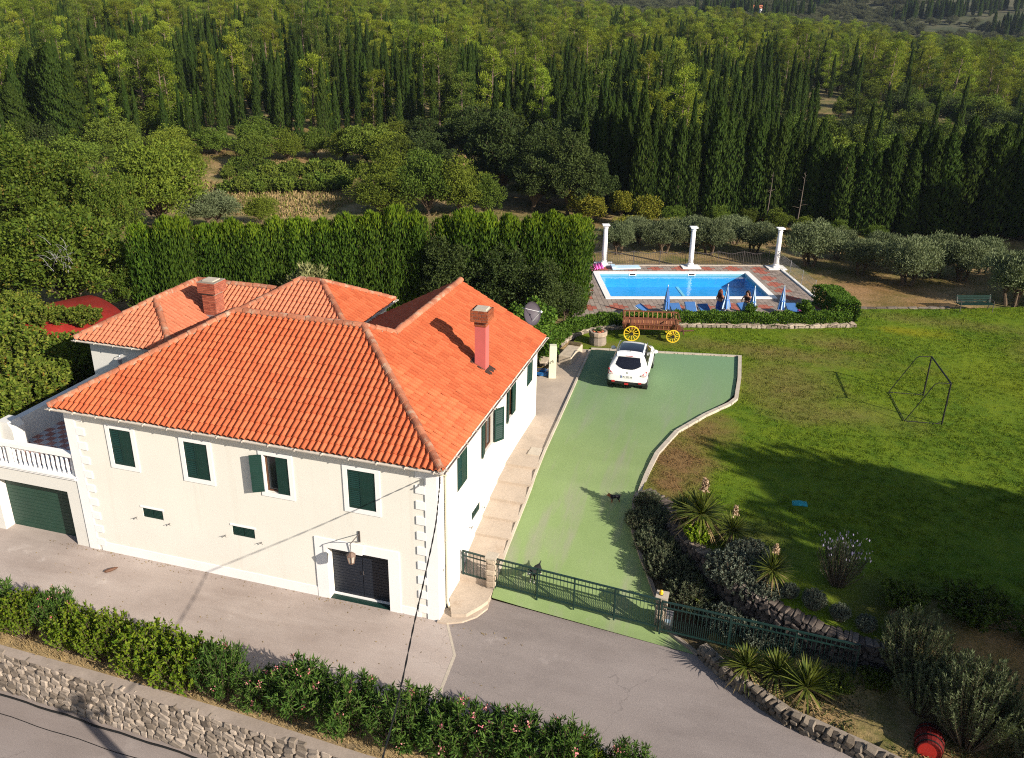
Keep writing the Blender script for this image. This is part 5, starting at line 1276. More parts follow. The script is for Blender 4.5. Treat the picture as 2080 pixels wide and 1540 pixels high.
# ------------------------------------------------------------------ white car
def build_car(loc, rz):
    M['paint'] = mat('car_paint', (.80, .80, .80), .22, .01, 1, 10, 0, .5); M['carglass'] = mat('car_glass', (.010, .011, .018), .06, .05, 1, 10, 0, .6)
    M['trim'] = mat('car_trim', (.022, .022, .024), .55, .1, 3, 30, 0, .35); M['tail'] = mat('tail_red', (.42, .02, .025), .15, .05, 3, 20, 0, .6); M['clearlens'] = mat('lens_clear', (.55, .48, .48), .12, .05, 3, 20, 0, .6)
    M['alloy'] = mat('alloy', (.45, .45, .46), .3, .05, 3, 20, 0, .5, .7); M['plate'] = mat('plate_white', (.75, .75, .74), .5, .02, 2, 20); M['plateblue'] = mat('plate_blue', (.03, .06, .35), .5, .02, 2, 20)
    t = thing('parked_car', 'white compact crossover car parked on the green court', 'car', loc, rz)
    # stations from the tail (y=0) to the nose: y, sill z, sill half width, shoulder half width, shoulder z, belt half width, belt z, top half width, top z
    S = [(.02, .42, .66, .74, .62, .74, .80, .66, .86), (.07, .33, .78, .855, .66, .82, .92, .70, .97), (.22, .27, .84, .895, .72, .86, 1.02, .70, 1.10), (.42, .25, .855, .905, .76, .87, 1.06, .66, 1.34), (.62, .25, .86, .905, .77, .865, 1.06, .625, 1.52), (.80, .25, .86, .905, .77, .86, 1.05, .61, 1.585),
         (1.3, .25, .86, .90, .76, .85, 1.02, .61, 1.615), (2.0, .25, .86, .90, .75, .845, .99, .60, 1.60), (2.5, .25, .86, .90, .74, .84, .97, .59, 1.54), (2.9, .25, .86, .90, .74, .84, .96, .60, 1.36), (3.35, .25, .86, .90, .74, .83, .955, .66, 1.06), (3.6, .25, .86, .90, .73, .81, .93, .62, .985), (4.05, .27, .85, .885, .68, .77, .84, .56, .88), (4.28, .32, .78, .82, .60, .68, .72, .48, .76), (4.36, .40, .66, .70, .55, .56, .64, .40, .66)]
    bm = bmesh.new(); rows = []
    for (y, zs, ws, wh, zh, wb, zbl, wt, zt) in S:
        half = [(0, zs), (ws * .75, zs), (ws, zs + .04), (wh, (zs + zh) / 2 + .02), (wh, zh), (wb, zbl), ((wb + wt) / 2 + .012, (zbl + zt) / 2 + .01), (wt, zt - .045), (wt * .78, zt + .005), (0, zt + .03)]
        ring = [bm.verts.new((x, y, z)) for x, z in half] + [bm.verts.new((-x, y, z)) for x, z in half[-2:0:-1]]
        rows.append(ring)
    n = len(rows[0])
    for a, b in zip(rows[:-1], rows[1:]):
        for k in range(n): bm.faces.new((a[k], a[(k + 1) % n], b[(k + 1) % n], b[k]))
    bm.faces.new(list(reversed(rows[0]))); bm.faces.new(rows[-1])
    for f in bm.faces: f.smooth = True
    bmesh.ops.recalc_face_normals(bm, faces=bm.faces[:])
    me = bpy.data.meshes.new('tmp'); bm.to_mesh(me); bm.free()
    o = bpy.data.objects.new('tmp', me); COL.objects.link(o); md = o.modifiers.new('s', 'SUBSURF'); md.levels = 3; md.render_levels = 3
    dg = bpy.context.evaluated_depsgraph_get(); ev = o.evaluated_get(dg); m2 = bpy.data.meshes.new_from_object(ev)
    bpy.data.objects.remove(o); bpy.data.meshes.remove(me)
    bm = bmesh.new(); bm.from_mesh(m2); bpy.data.meshes.remove(m2)
    def cut(co, no):
        bmesh.ops.bisect_plane(bm, geom=bm.verts[:] + bm.edges[:] + bm.faces[:], plane_co=co, plane_no=no)
    for z in (.36, .50, 1.05, 1.09, 1.50): cut((0, 0, z), (0, 0, 1))
    for y in (1.05, 2.15, .75, 3.02): cut((0, y, 0), (0, 1, 0))
    for x in (-.53, .53): cut((x, 0, 0), (1, 0, 0))
    cut((.50, 0, 1.10), (1, 0, .36)); cut((-.50, 0, 1.10), (-1, 0, .36)); cut((0, .52, 1.1), (0, 1, -.62)); cut((0, 1.72, 1.1), (0, 1, .08)); cut((0, 3.05, 1.05), (0, 1, 1.15))
    def cls(c, nrm_):
        x, y, z = abs(c.x), c.y, c.z
        if z < .50 and (y < .35): return 'trim'
        if z < .36: return 'trim'
        if nrm_.z > .8 and 1.05 < y < 2.15 and x < .53 and z > 1.5: return 'roof'
        if y < .76 and 1.05 < z < 1.50 and nrm_.y < -.25 and x < .50 + (z - 1.10) * -.36 + .12 and x < .60 and z > 1.03 + .16 * (x / .6) ** 2: return 'rear'
        if nrm_.x ** 2 > .5 and 1.09 < z < 1.50 and y > .52 + .62 * (z - 1.1) + .1 and y < 3.05 - 1.15 * (z - 1.05): return 'side' 
        if y > 2.4 and 1.05 < z < 1.52 and nrm_.y > .3 and x < .62: return 'front'
        return 'body'
    groups = {}
    bm.normal_update()
    for f in bm.faces: groups.setdefault(cls(f.calc_center_median(), f.normal), []).append(f)
    def sub(keys, name, m, push=0.0, pred=None):
        vs, idx, fs = [], {}, []
        for k in keys:
            for f in groups.get(k, []):
                if pred and not pred(f.calc_center_median()): continue
                q = []
                for v in f.verts:
                    if v.index not in idx: idx[v.index] = len(vs); vs.append(tuple(v.co + v.normal * push))
                    q.append(idx[v.index])
                fs.append(q)
        if not fs: return None
        me = bpy.data.meshes.new(name); me.from_pydata(vs, [], fs); me.materials.append(m); me.polygons.foreach_set('use_smooth', [True] * len(fs)); me.update(); return put(name, me, t)
    bm.verts.index_update()
    sub(['body'], 'body', M['paint']); sub(['trim'], 'bumper_trim', M['trim'], .002); sub(['roof'], 'sunroof', M['carglass']); sub(['rear'], 'rear_window', M['carglass']); sub(['front'], 'windscreen', M['carglass'])
    for s in (-1, 1): sub(['side'], 'side_window', M['carglass'], 0, lambda c, s=s: c.x * s > 0)
    bm.free()
    for s in (-1, 1):
        for y in (.80, 3.43):
            w = MB(); w.tube([(s * .71, 0, 0), (s * .905, 0, 0)], .335, 22); wo = w.build('wheel', M['black'], t, loc=(0, y, .335)); r = MB(); r.tube([(s * .86, 0, 0), (s * .912, 0, 0)], .225, 16); r.build('rim', M['alloy'], wo)
            a = MB(); a.lathe([(.40, s * .70), (.40, s * .908), (.345, s * .909)], n=22, cap=False); a.v = [(z, x, y_) for x, y_, z in a.v]; a.build('wheel_arch', M['trim'], t, loc=(0, y, .335))
        # tail lamp wraps the corner
        mb = MB(); P_ = [(.86, .185, 1.03), (.885, .26, .93), (.86, .12, .82), (.80, .055, .80), (.62, .02, .84), (.72, .06, .93)]
        vs = [(s * x, y - .02, z) for x, y, z in P_] + [(s * x * .95, y + .10, z) for x, y, z in P_]
        mb.add(vs, [(0, 1, 2, 3, 4, 5)] + [(i, 6 + i, 6 + (i + 1) % 6, (i + 1) % 6) for i in range(6)]); o = mb.build('tail_lamp', M['tail'], t)
        mb = MB(); mb.obox((s * .715, .02, .862), (.075, s * .0, 0), (0, .02, 0), (s * 0, .0, .032)); mb.build('lens', M['clearlens'], o)
        mb = MB(); mb.tube([(s * .635, .95, 1.60), (s * .64, 1.15, 1.645), (s * .635, 2.2, 1.635), (s * .62, 2.42, 1.575)], .018, 6); mb.build('roof_rail', M['alloy'], t)
        mb = MB(); mb.ball((s * 1.0, 2.72, 1.06), .12, 10, 0, (1, .65, .78)); mb.bar((s * .86, 2.75, 1.02), (s * .98, 2.73, 1.05), .05, .05); mb.build('wing_mirror', M['paint'], t, smooth=True)
        mb = MB(); mb.box(s * .60 - .07, -.012, .46, s * .60 + .07, .05, .52); mb.build('reflector', M['tail'], t)
        mb = MB(); mb.tube([(s * .903, 1.55, .93), (s * .915, 1.70, .93)], .018, 6); mb.tube([(s * .903, 2.55, .91), (s * .915, 2.70, .91)], .018, 6); mb.build('door_handle', M['paint'], t)
    mb = MB(); mb.box(-.27, .005, .68, .27, .03, .80); o = mb.build('number_plate', M['plate'], t); mb = MB(); mb.box(-.262, .001, .685, -.225, .005, .795); mb.build('plate_band', M['plateblue'], o)
    cu = bpy.data.curves.new('plate_text', 'FONT'); cu.body = 'DU 332 EE'; cu.size = .105; cu.align_x = 'CENTER'; cu.align_y = 'CENTER'; cu.extrude = .001
    co = bpy.data.objects.new('tmp', cu); COL.objects.link(co); dg = bpy.context.evaluated_depsgraph_get(); me = bpy.data.meshes.new_from_object(co.evaluated_get(dg)); bpy.data.objects.remove(co)
    me.materials.clear(); me.materials.append(M['trim']); me.name = 'plate_text'; tx = put('plate_text', me, o); tx.location = (.02, .001, .74); tx.rotation_euler = (math.pi / 2, 0, 0)
    mb = MB(); mb.tube([(0, .055, .925), (0, .035, .925)], .042, 14); mb.build('badge', M['alloy'], t)
    mb = MB(); mb.box(-.09, -.0, .36, .09, .06, .44); mb.build('fog_lamp', M['tail'], t)
    mb = MB(); mb.bar((.0, .30, 1.11), (-.40, .36, 1.17), .012, .012); mb.tube([(0, .27, 1.08), (0, .30, 1.12)], .02, 6); mb.build('rear_wiper', M['trim'], t)
    mb = MB(); mb.add([(-.56, .60, 1.535), (.56, .60, 1.535), (.60, .86, 1.60), (-.60, .86, 1.60), (-.55, .545, 1.515), (.55, .545, 1.515)], [(4, 5, 1, 0), (0, 1, 2, 3)]); o = mb.build('spoiler', M['paint'], t); o.modifiers.new('s', 'SOLIDIFY').thickness = .025
    mb = MB(); mb.box(-.16, .55, 1.525, .16, .575, 1.545); mb.build('brake_light', M['tail'], t)
    mb = MB(); mb.tube([(0, .98, 1.63), (0, .90, 1.70)], .018, 5); mb.build('antenna', M['trim'], t)
    return t
build_car((3.22, 15.15, 2.03), math.radians(2.5))

# ------------------------------------------------------------------ people and dogs
def skin_mesh(name, V, E, R, mats, sub=1, root=0):
    me = bpy.data.meshes.new(name); me.from_pydata([tuple(v) for v in V], E, []); o = bpy.data.objects.new(name, me); COL.objects.link(o)
    s = o.modifiers.new('k', 'SKIN'); s.use_smooth_shade = True
    for i, r in enumerate(R): d = me.skin_vertices[0].data[i]; d.radius = (r, r) if not isinstance(r, tuple) else r; d.use_root = (i == root)
    u = o.modifiers.new('u', 'SUBSURF'); u.levels = sub; u.render_levels = sub
    dg = bpy.context.evaluated_depsgraph_get(); m2 = bpy.data.meshes.new_from_object(o.evaluated_get(dg)); bpy.data.objects.remove(o); bpy.data.meshes.remove(me)
    m2.name = name; m2.materials.clear()
    for m in (mats if isinstance(mats, list) else [mats]): m2.materials.append(m)
    m2.polygons.foreach_set('use_smooth', [True] * len(m2.polygons)); return m2
M['skin'] = mat('skin', (.36, .18, .115), .55, .05, 3, 20, 0, .3); M['hair'] = mat('hair_dark', (.035, .016, .010), .6, .2, 8, 40, .2); M['hair_red'] = mat('hair_auburn', (.14, .035, .02), .6, .2, 8, 40, .2)
M['top_dark'] = mat('dark_top', (.05, .018, .014), .8, .1, 5, 40); M['skirt_blue'] = mat('blue_sarong', (.05, .12, .40), .8, .35, 9, 30); M['skirt_pat'] = mat('patterned_sarong', (.12, .26, .42), .8, .6, 14, 30); M['bikini'] = mat('dark_swimwear', (.03, .012, .012), .8, .1, 4, 20)
def person(loc, rz, lab, hair, top, skirt, arms):
    t = thing('person', lab, 'person', loc, rz, 'people standing by the parasols')
    V = [(0, 0, .95), (0, .01, 1.12), (0, .0, 1.32), (0, .0, 1.43), (0, -.02, 1.52), (0, -.02, 1.62)]; E = [(0, 1), (1, 2), (2, 3), (3, 4), (4, 5)]; R = [(.155, .11), (.125, .09), (.155, .10), (.055, .05), (.075, .085), (.06, .075)]
    for s in (-1, 1):
        b = len(V); V += [(s * .09, 0, .86), (s * .10, -.02, .48), (s * .10, .03, .08), (s * .10, -.10, .03)]; E += [(0, b), (b, b + 1), (b + 1, b + 2), (b + 2, b + 3)]; R += [.085, .055, .035, .03]
        b = len(V); a = arms[0 if s < 0 else 1]; V += [(s * .17, 0, 1.36)] + [tuple(q) for q in a]; E += [(2, b), (b, b + 1), (b + 1, b + 2), (b + 2, b + 3)]; R += [.05, .038, .028, .026]
        h = Vector(a[2]); w_ = Vector(a[1]); d = (h - w_).normalized(); sd = d.orthogonal().normalized()
        for k in range(4):
            c = len(V); V += [tuple(h + d * (.05 + .008 * (k in (1, 2))) + sd * (k - 1.5) * .018)]; E.append((b + 3, c)); R.append(.009)
        c = len(V); V.append(tuple(h + d * .01 + sd * .05)); E.append((b + 3, c)); R.append(.01)
    put('body', skin_mesh('body', V, E, R, M['skin'], 1), t)
    mb = MB(); mb.ball((0, .015, 1.605), .115, 12, 0, (.95, 1.0, 1.05)); mb.v = [v for v in mb.v]
    for k in range(9): a = math.pi * (k / 8) ; mb.tube([(.10 * math.cos(a), .02 + .07 * math.sin(a), 1.62), (.12 * math.cos(a), .04 + .09 * math.sin(a), 1.45), (.10 * math.cos(a), .05 + .085 * math.sin(a), 1.28 - .05 * math.sin(a))], [.045, .04, .012], 6)
    mb.v = [(x, (y if y > -.02 or z < 1.5 else y * .55), z) for x, y, z in mb.v]; mb.build('hair', hair, t, smooth=True)
    mb = MB(); mb.ball((0, -.115, 1.575), .018, 6, 0, (.8, 1.2, 1.2)); mb.build('nose', M['skin'], t)
    mb = MB(); mb.lathe([(.172, 1.18), (.175, 1.28), (.168, 1.36)], n=16, cap=False); mb.v = [(x, y * .66, z) for x, y, z in mb.v]; mb.build('top', top, t, smooth=True)
    mb = MB(); mb.lathe([(.165, 1.02), (.19, .92), (.215, .7), (.235, .42)], n=18, cap=False); mb.v = [(x * (1 + .05 * math.sin(7 * math.atan2(y, x))), y * .78, z) for x, y, z in mb.v]; mb.build('sarong', skirt, t, smooth=True)
person((6.4, 27.35, 1.94), 2.6, 'person with auburn hair and blue wrap behind half open parasol', M['hair_red'], M['top_dark'], M['skirt_blue'], [((-.25, .0, 1.14), (-.24, -.12, .93), (-.22, -.16, .86)), ((.25, 0, 1.14), (.24, -.12, .94), (.2, -.16, .88))])
person((7.85, 27.6, 1.94), -.5, 'long haired woman in dark top and patterned wrap by parasol', M['hair'], M['bikini'], M['skirt_pat'], [((-.27, -.08, 1.16), (-.16, -.28, 1.08), (-.1, -.33, 1.1)), ((.30, -.02, 1.18), (.26, -.24, 1.16), (.2, -.30, 1.18))])
def dog(loc, rz, lab, sc, mats, white=False):
    t = thing('dog', lab, 'dog', loc, rz)
    V = [(0, -.28, .46), (0, .0, .45), (0, .24, .48), (0, .36, .57), (0, .46, .64), (0, .60, .60), (0, -.36, .50), (0, -.50, .60)]; E = [(0, 1), (1, 2), (2, 3), (3, 4), (4, 5), (0, 6), (6, 7)]; R = [.12, .13, .15, .10, .10, .045, .035, .015]
    for s in (-1, 1):
        b = len(V); V += [(s * .08, .22, .36), (s * .08, .20, .20), (s * .08, .23, .03), (s * .08, .27, .02)]; E += [(2, b), (b, b + 1), (b + 1, b + 2), (b + 2, b + 3)]; R += [.05, .03, .022, .022]
        b = len(V); V += [(s * .09, -.25, .36), (s * .09, -.18, .26), (s * .09, -.33, .17), (s * .09, -.30, .03), (s * .09, -.26, .02)]; E += [(0, b), (b, b + 1), (b + 1, b + 2), (b + 2, b + 3), (b + 3, b + 4)]; R += [.075, .05, .028, .022, .022]
        b = len(V); V += [(s * .06, .44, .73), (s * .10, .43, .70)]; E += [(4, b), (b, b + 1)]; R += [.025, .015]
    me = skin_mesh('body', V, E, R, mats, 1)
    co = np.empty(len(me.vertices) * 3, np.float32); me.vertices.foreach_get('co', co); co = co.reshape(-1, 3)
    mi = []
    for p in me.polygons:
        c = p.center
        if white: mi.append(1 if (c.z < .16 or c.y > .52 or (c.y > .24 and c.z < .46 and abs(c.x) < .06)) else 0)
        else: mi.append(1 if (c.z < .2 or c.y > .36) else 0)
    me.polygons.foreach_set('material_index', mi); o = put('body', me, t); t.scale = (sc, sc, sc)
    mb = MB()
    for s in (-1, 1): mb.ball((s * .045, .53, .665), .014, 6)
    mb.ball((0, .635, .61), .018, 6); mb.build('eyes_and_nose', M['black'], t)
    if not white: mb = MB(); mb.lathe([(.088, -.02), (.088, .02)], n=12, cap=False); o = mb.build('collar', M['redend'], t, loc=(0, .37, .58)); o.rotation_euler = (-.9, 0, 0)
M['dogblack'] = mat('dog_black', (.012, .012, .014), .7, .1, 5, 40, .2); M['dogwhite'] = mat('dog_white', (.6, .57, .52), .8, .1, 5, 40, .2); M['dogtan'] = mat('dog_tan', (.22, .075, .03), .8, .2, 5, 40, .2)
dog((2.50, 2.38, zd(2.4) + .006), math.radians(168), 'black and white dog standing behind the sliding gate', .86, [M['dogblack'], M['dogwhite']], True)
dog((4.42, 6.1, zd(6.1) + .006), math.radians(118), 'black and tan dog walking on the green drive', .52, [M['dogblack'], M['dogtan']])
SHADERS = [(33, .6, 14.5, 8), (32.5, -4, 14.5, 8.5), (34, -8.2, 10.0, 6), (39, -1, 15, 9), (40, -8, 10.8, 7), (46, -2.5, 16, 10), (46, -8.5, 11.5, 8), (53, -5, 18, 10), (61, -7, 20, 11)]
SHADERS2 = [(46, 47, 16, 4), (49, 46.5, 17, 4.5), (52, 48, 17, 4.5), (48, 50.5, 17, 4.5), (55, 46.5, 18, 5), (59, 47, 18, 5), (52, 52, 18, 5), (57, 51, 19, 5), (63, 49, 20, 5)]
FARH = [(-12, 500, .75, 'tiny white house with red roof on the far wooded slope', .4), (146, 612, 1.0, 'small white house with red roof on the far hillside at right', -.3)]
# ------------------------------------------------------------------ plants
L_ = {}
L_['cyp'] = leaf_mat('cypress_leaf', (0.020, 0.040, 0.007), (0.048, 0.076, 0.014), .18, .7, .15, .22)
L_['pine'] = leaf_mat('pine_needle', (0.090, 0.131, 0.014), (0.205, 0.240, 0.024), .22, .7, .15, .42)
L_['broad'] = leaf_mat('broad_leaf', (0.052, 0.086, 0.013), (0.125, 0.165, 0.024), .22, .6, .2, .36)
L_['oak'] = leaf_mat('oak_leaf', (0.027, 0.045, 0.012), (0.062, 0.085, 0.023), .2, .55, .25, .15)
L_['leafy'] = leaf_mat('laurel_leaf', (0.041, 0.077, 0.009), (0.120, 0.160, 0.020), .25, .5, .3, .12, (.20, .12, .035), .02)
L_['olive'] = leaf_mat('olive_leaf', (.07, .095, .042), (.165, .195, .10), .15, .6, .25, .15)
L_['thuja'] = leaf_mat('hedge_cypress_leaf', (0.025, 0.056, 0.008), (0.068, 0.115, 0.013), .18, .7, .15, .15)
L_['thuja_sunlit_tip'] = leaf_mat('hedge_cypress_sunlit_tip', (0.059, 0.113, 0.008), (0.150, 0.210, 0.016), .25, .7, .15, .15)
L_['hedge'] = leaf_mat('hedge_leaf', (0.041, 0.099, 0.012), (0.120, 0.200, 0.025), .25, .45, .3, .05)
L_['oleander'] = leaf_mat('oleander_leaf', (0.027, 0.068, 0.012), (0.085, 0.145, 0.025), .22, .45, .3, .08)
L_['photinia'] = leaf_mat('photinia_leaf', (0.050, 0.104, 0.006), (0.150, 0.190, 0.013), .25, .4, .35, .08, (.30, .12, .045), -.10)
L_['flower'] = leaf_mat('oleander_flower', (.70, .17, .22), (.85, .42, .42), .3, .6, .2, .05)
L_['rosemary'] = leaf_mat('rosemary_leaf', (.055, .075, .045), (.145, .165, .095), .12, .7, .15, .12)
L_['grey'] = leaf_mat('grey_leaf', (.075, .095, .068), (.165, .185, .14), .12, .75, .15, .08)
L_['yucca'] = leaf_mat('yucca_blade', (0.041, 0.068, 0.010), (0.170, 0.190, 0.036), .15, .45, .35, .08)
L_['dryblade'] = leaf_mat('dry_blade', (.20, .14, .07), (.36, .27, .13), .15, .8, .1, .05)
L_['yflower'] = leaf_mat('yucca_flower', (.30, .20, .13), (.50, .38, .27), .2, .7, .1, .05)
L_['bright'] = leaf_mat('bright_leaf', (0.099, 0.180, 0.008), (0.240, 0.320, 0.022), .3, .45, .3, .05)
L_['lav'] = leaf_mat('lavender_flower', (.25, .22, .38), (.45, .40, .55), .2, .7, .1, .05)
L_['creeper'] = leaf_mat('creeper_leaf', (0.045, 0.086, 0.010), (0.170, 0.200, 0.029), .25, .5, .25, .15, (.32, .10, .025), .0)
L_['loquat'] = leaf_mat('loquat_leaf', (.09, .11, .035), (.30, .29, .13), .22, .5, .3, .05)
L_['yellow'] = leaf_mat('yellow_shrub_leaf', (.10, .12, .014), (.22, .20, .025), .25, .6, .2, .12)
L_['scrub'] = leaf_mat('scrub_leaf', (.055, .065, .035), (.12, .125, .065), .1, .8, .1, .3)

def lobes(th, seed, k=(3, 5, 8), a=(.16, .10, .06)):
    r = np.random.RandomState(seed); o = np.ones_like(th)
    for n_, am in zip(k, a): o += am * np.sin(n_ * th + r.uniform(0, 6.28))
    return o
def cypress_mesh(name, H, R, n, L, Wd, seed, m, fat=1.0):
    r = np.random.RandomState(seed); z = r.uniform(.04, 1, n) ** .9; th = r.uniform(0, 6.283, n)
    prof = np.minimum(1, (z / .12) ** .7) * np.clip(1 - z ** (3.2 * fat), 0, 1) ** .8 + .03
    cl = 1 + .22 * np.sin(th * 3 + z * 17 + seed) * np.sin(z * 31 + th * 2) + .13 * np.sin(th * 7 + z * 60)
    rr = R * prof * cl * (.55 + .5 * r.uniform(0, 1, n) ** .5)
    out = np.stack([np.cos(th), np.sin(th), 0 * th], 1)
    P = out * rr[:, None]; P[:, 2] = z * H * .97; P[:, 0] += .05 * H * .15 * np.sin(z * 3 + seed)
    D = out * .22 + r.normal(size=(n, 3)) * .14 + [0, 0, 1]
    V = leaves(P, D, L * r.uniform(.7, 1.3, n), Wd, nrm(out + r.normal(size=(n, 3)) * .5))
    mb = MB(); mb.tube([(0, 0, -.4), (0, 0, H * .5), (0, 0, H * .9)], [.10 * H / 9, .07 * H / 9, .02], 6)
    return mix_mesh(name, mb, V, [M['bark_pine'], m], 1)
def clump_leaves(C, rad, n, L, Wd, r, flat=1.0, up=.35, shell=.55):
    """n leaves on each clump of centres C"""
    k = len(C); s = nrm(r.normal(size=(k * n, 3))); cc = np.repeat(C, n, 0); rd = np.repeat(rad, n)[:, None]
    q = s * rd * (shell + (1 - shell) * r.uniform(0, 1, (k * n, 1))); q[:, 2] *= flat
    D = s * .8 + r.normal(size=s.shape) * .55 + [0, 0, up]
    return leaves(cc + q, D, L * r.uniform(.6, 1.3, k * n), Wd * r.uniform(.8, 1.2, k * n), nrm(s + r.normal(size=s.shape) * .8))
def crown_tree(H, Wd_, seed, nclump, nleaf, L, Wl, cr=(.14, .24), trunk=.18, bias=.62, base=.25, flat=.85, shape=1.0, multi=1, up=.35):
    """tapered trunk, forking limbs, leaf clumps on limb ends. returns (wood MB, leaf quads)"""
    r = np.random.RandomState(seed); mb = MB()
    s = nrm(r.normal(size=(nclump, 3))); s[:, 2] = np.abs(s[:, 2]) * 1.3 - .5; s = nrm(s)
    rr = bias + (1 - bias) * r.uniform(0, 1, nclump); h0 = base * H; hc = (H + h0) / 2; hz = (H - h0) / 2
    C = np.stack([s[:, 0] * rr * Wd_ * .40, s[:, 1] * rr * Wd_ * .40, hc + s[:, 2] * rr * hz * .84], 1)
    C[:, :2] *= lobes(np.arctan2(s[:, 1], s[:, 0]), seed)[:, None]
    rad = r.uniform(cr[0], cr[1], nclump) * Wd_
    V = [clump_leaves(C, rad, nleaf, L, Wl, r, flat, up)]
    ni = int(nclump * .5); Ci = C * [.55, .55, 1] * 1.0; Ci[:, 2] = hc + (C[:, 2] - hc) * .6
    V.append(clump_leaves(Ci[:ni], rad[:ni] * 1.15, int(nleaf * .5), L * 1.3, Wl * 1.5, r, flat))
    for t in range(multi):
        a = 6.283 * t / multi + seed; x0 = .12 * Wd_ * (multi > 1); top = Vector((math.cos(a) * x0, math.sin(a) * x0, h0 + hz * .35)); b = Vector((math.cos(a) * x0 * .35, math.sin(a) * x0 * .35, -.3))
        mb.tube([b, b.lerp(top, .5) + Vector((.03 * H * math.sin(seed), .02 * H, 0)), top], [trunk, trunk * .75, trunk * .5], 8)
        for c in C[t::multi][:max(4, nclump // (2 * multi))]:
            c = Vector(c); mid = top.lerp(c, .5) + Vector((0, 0, .06 * H)); mb.tube([b.lerp(top, .6 + .4 * r.uniform()), mid, c], [trunk * .38, trunk * .22, .015], 5, 0, False)
    return mb, np.concatenate(V)
def tree_pair(name, kw, leafm, bark=None):
    mb, V = crown_tree(**kw); return mb.mesh('trunk', bark or M['bark']), quads_mesh('crown', V, leafm)
def plant(name, label, cat, loc, pair, scale, rz, group=None, names=('trunk', 'crown')):
    t = thing(name, label, cat, loc, rz, group)
    for nm, me in zip(names, pair): put(nm, me, t)
    t.scale = scale; return t
GZ = lambda x, y: float(terr(x, y))
# --- leafy trees at the left
LF = [tree_pair('leafy', dict(H=6.5, Wd_=7.5, seed=s, nclump=110, nleaf=230, L=.20, Wl=.105, cr=(.045, .12), trunk=.2, bias=.5, base=.0), L_['leafy']) for s in (3, 8)]
for (x, y, z, h, w), lab, k in zip([(-27.6, 15.9, 1.8, 6.4, 7.9), (-38.6, 25.8, 1.8, 7.5, 9.4), (-31.9, 15.2, 1.8, 5.3, 6.0), (-24.0, 17.0, 1.8, 3.9, 3.8), (-34.5, 27.0, 1.8, 6.3, 5.0), (-45.5, 31, 1.6, 7.5, 8)],
        ['big dense leafy tree with bare grey twigs behind the red shelter', 'tall round leafy tree beyond the red shelter at the left', 'dense dark leafy tree at the left edge above the red shelter', 'small leafy tree at the left end of clipped cypress row', 'leafy tree between tall round tree and dry grass gap', 'broad leafy tree below the big old cypress pair'], (0, 1, 1, 0, 0, 1)):
    plant('leafy_tree', lab, 'tree', (x, y, z), LF[k], (w / 7.2, w / 7.2, h / 6.4), rnd.uniform(0, 6))
# bare twigs in the big tree
mb = MB()
for k in range(34):
    b = Vector((rnd.uniform(-.7, .7), rnd.uniform(-.3, .3), rnd.uniform(-.9, .5))); a = rnd.uniform(0, 6.28); e = b + Vector((math.cos(a) * rnd.uniform(.2, .6), -rnd.uniform(0, .4), rnd.uniform(-.1, .6))); mb.tube([b, b.lerp(e, .5) + Vector((.05, 0, .08)), e], [.014, .009, .004], 4)
o = mb.build('dead_branch', M['grey_metal'], None, loc=(-25.4, 13.6, 6.2)); tag(o, 'bare grey dead branches sticking out of the big leafy tree', 'branch')
# --- clipped cypress row
def thuja_mesh(H, R, n, seed):
    r = np.random.RandomState(seed); k = 6; ax = [(0, 0, H)] + [(R * .55 * math.cos(i * 1.26 + seed), R * .55 * math.sin(i * 1.26 + seed), H * r.uniform(.93, 1.0)) for i in range(k - 1)]
    Vs = []
    for (cx, cy, h) in ax:
        m = n // k; z = r.uniform(0, 1, m) ** .85; th = r.uniform(0, 6.283, m); prof = np.clip(1 - z ** 13, 0, 1) ** .7 * (.82 + .18 * z) + .02
        cl = 1 + .2 * np.sin(th * 4 + z * 21 + seed) + .12 * np.sin(th * 9 + z * 45)
        rr = R * .55 * prof * cl * (.6 + .45 * r.uniform(0, 1, m) ** .5); out = np.stack([np.cos(th), np.sin(th), 0 * th], 1); P = out * rr[:, None] + [cx, cy, 0]; P[:, 2] = z * h - .12
        D = out * .30 + r.normal(size=(m, 3)) * .16 + [0, 0, 1]; lf = r.uniform(.7, 1.35, m)
        Vs.append(leaves(P, D, .24 * lf, .075, nrm(out + r.normal(size=(m, 3)) * .5)))
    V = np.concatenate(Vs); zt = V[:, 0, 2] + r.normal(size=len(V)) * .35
    return quads_mesh('crown', V, [L_['thuja'], L_['thuja_sunlit_tip']], (zt > .86 * H).astype(int))  # upper leaves lighter: new shoots, plus sunlight put into the colour
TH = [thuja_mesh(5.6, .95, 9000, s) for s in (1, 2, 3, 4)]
mb = MB(); mb.tube([(0, 0, -.3), (0, 0, 3.5)], [.12, .05], 7); THT = mb.mesh('trunk', M['bark'])
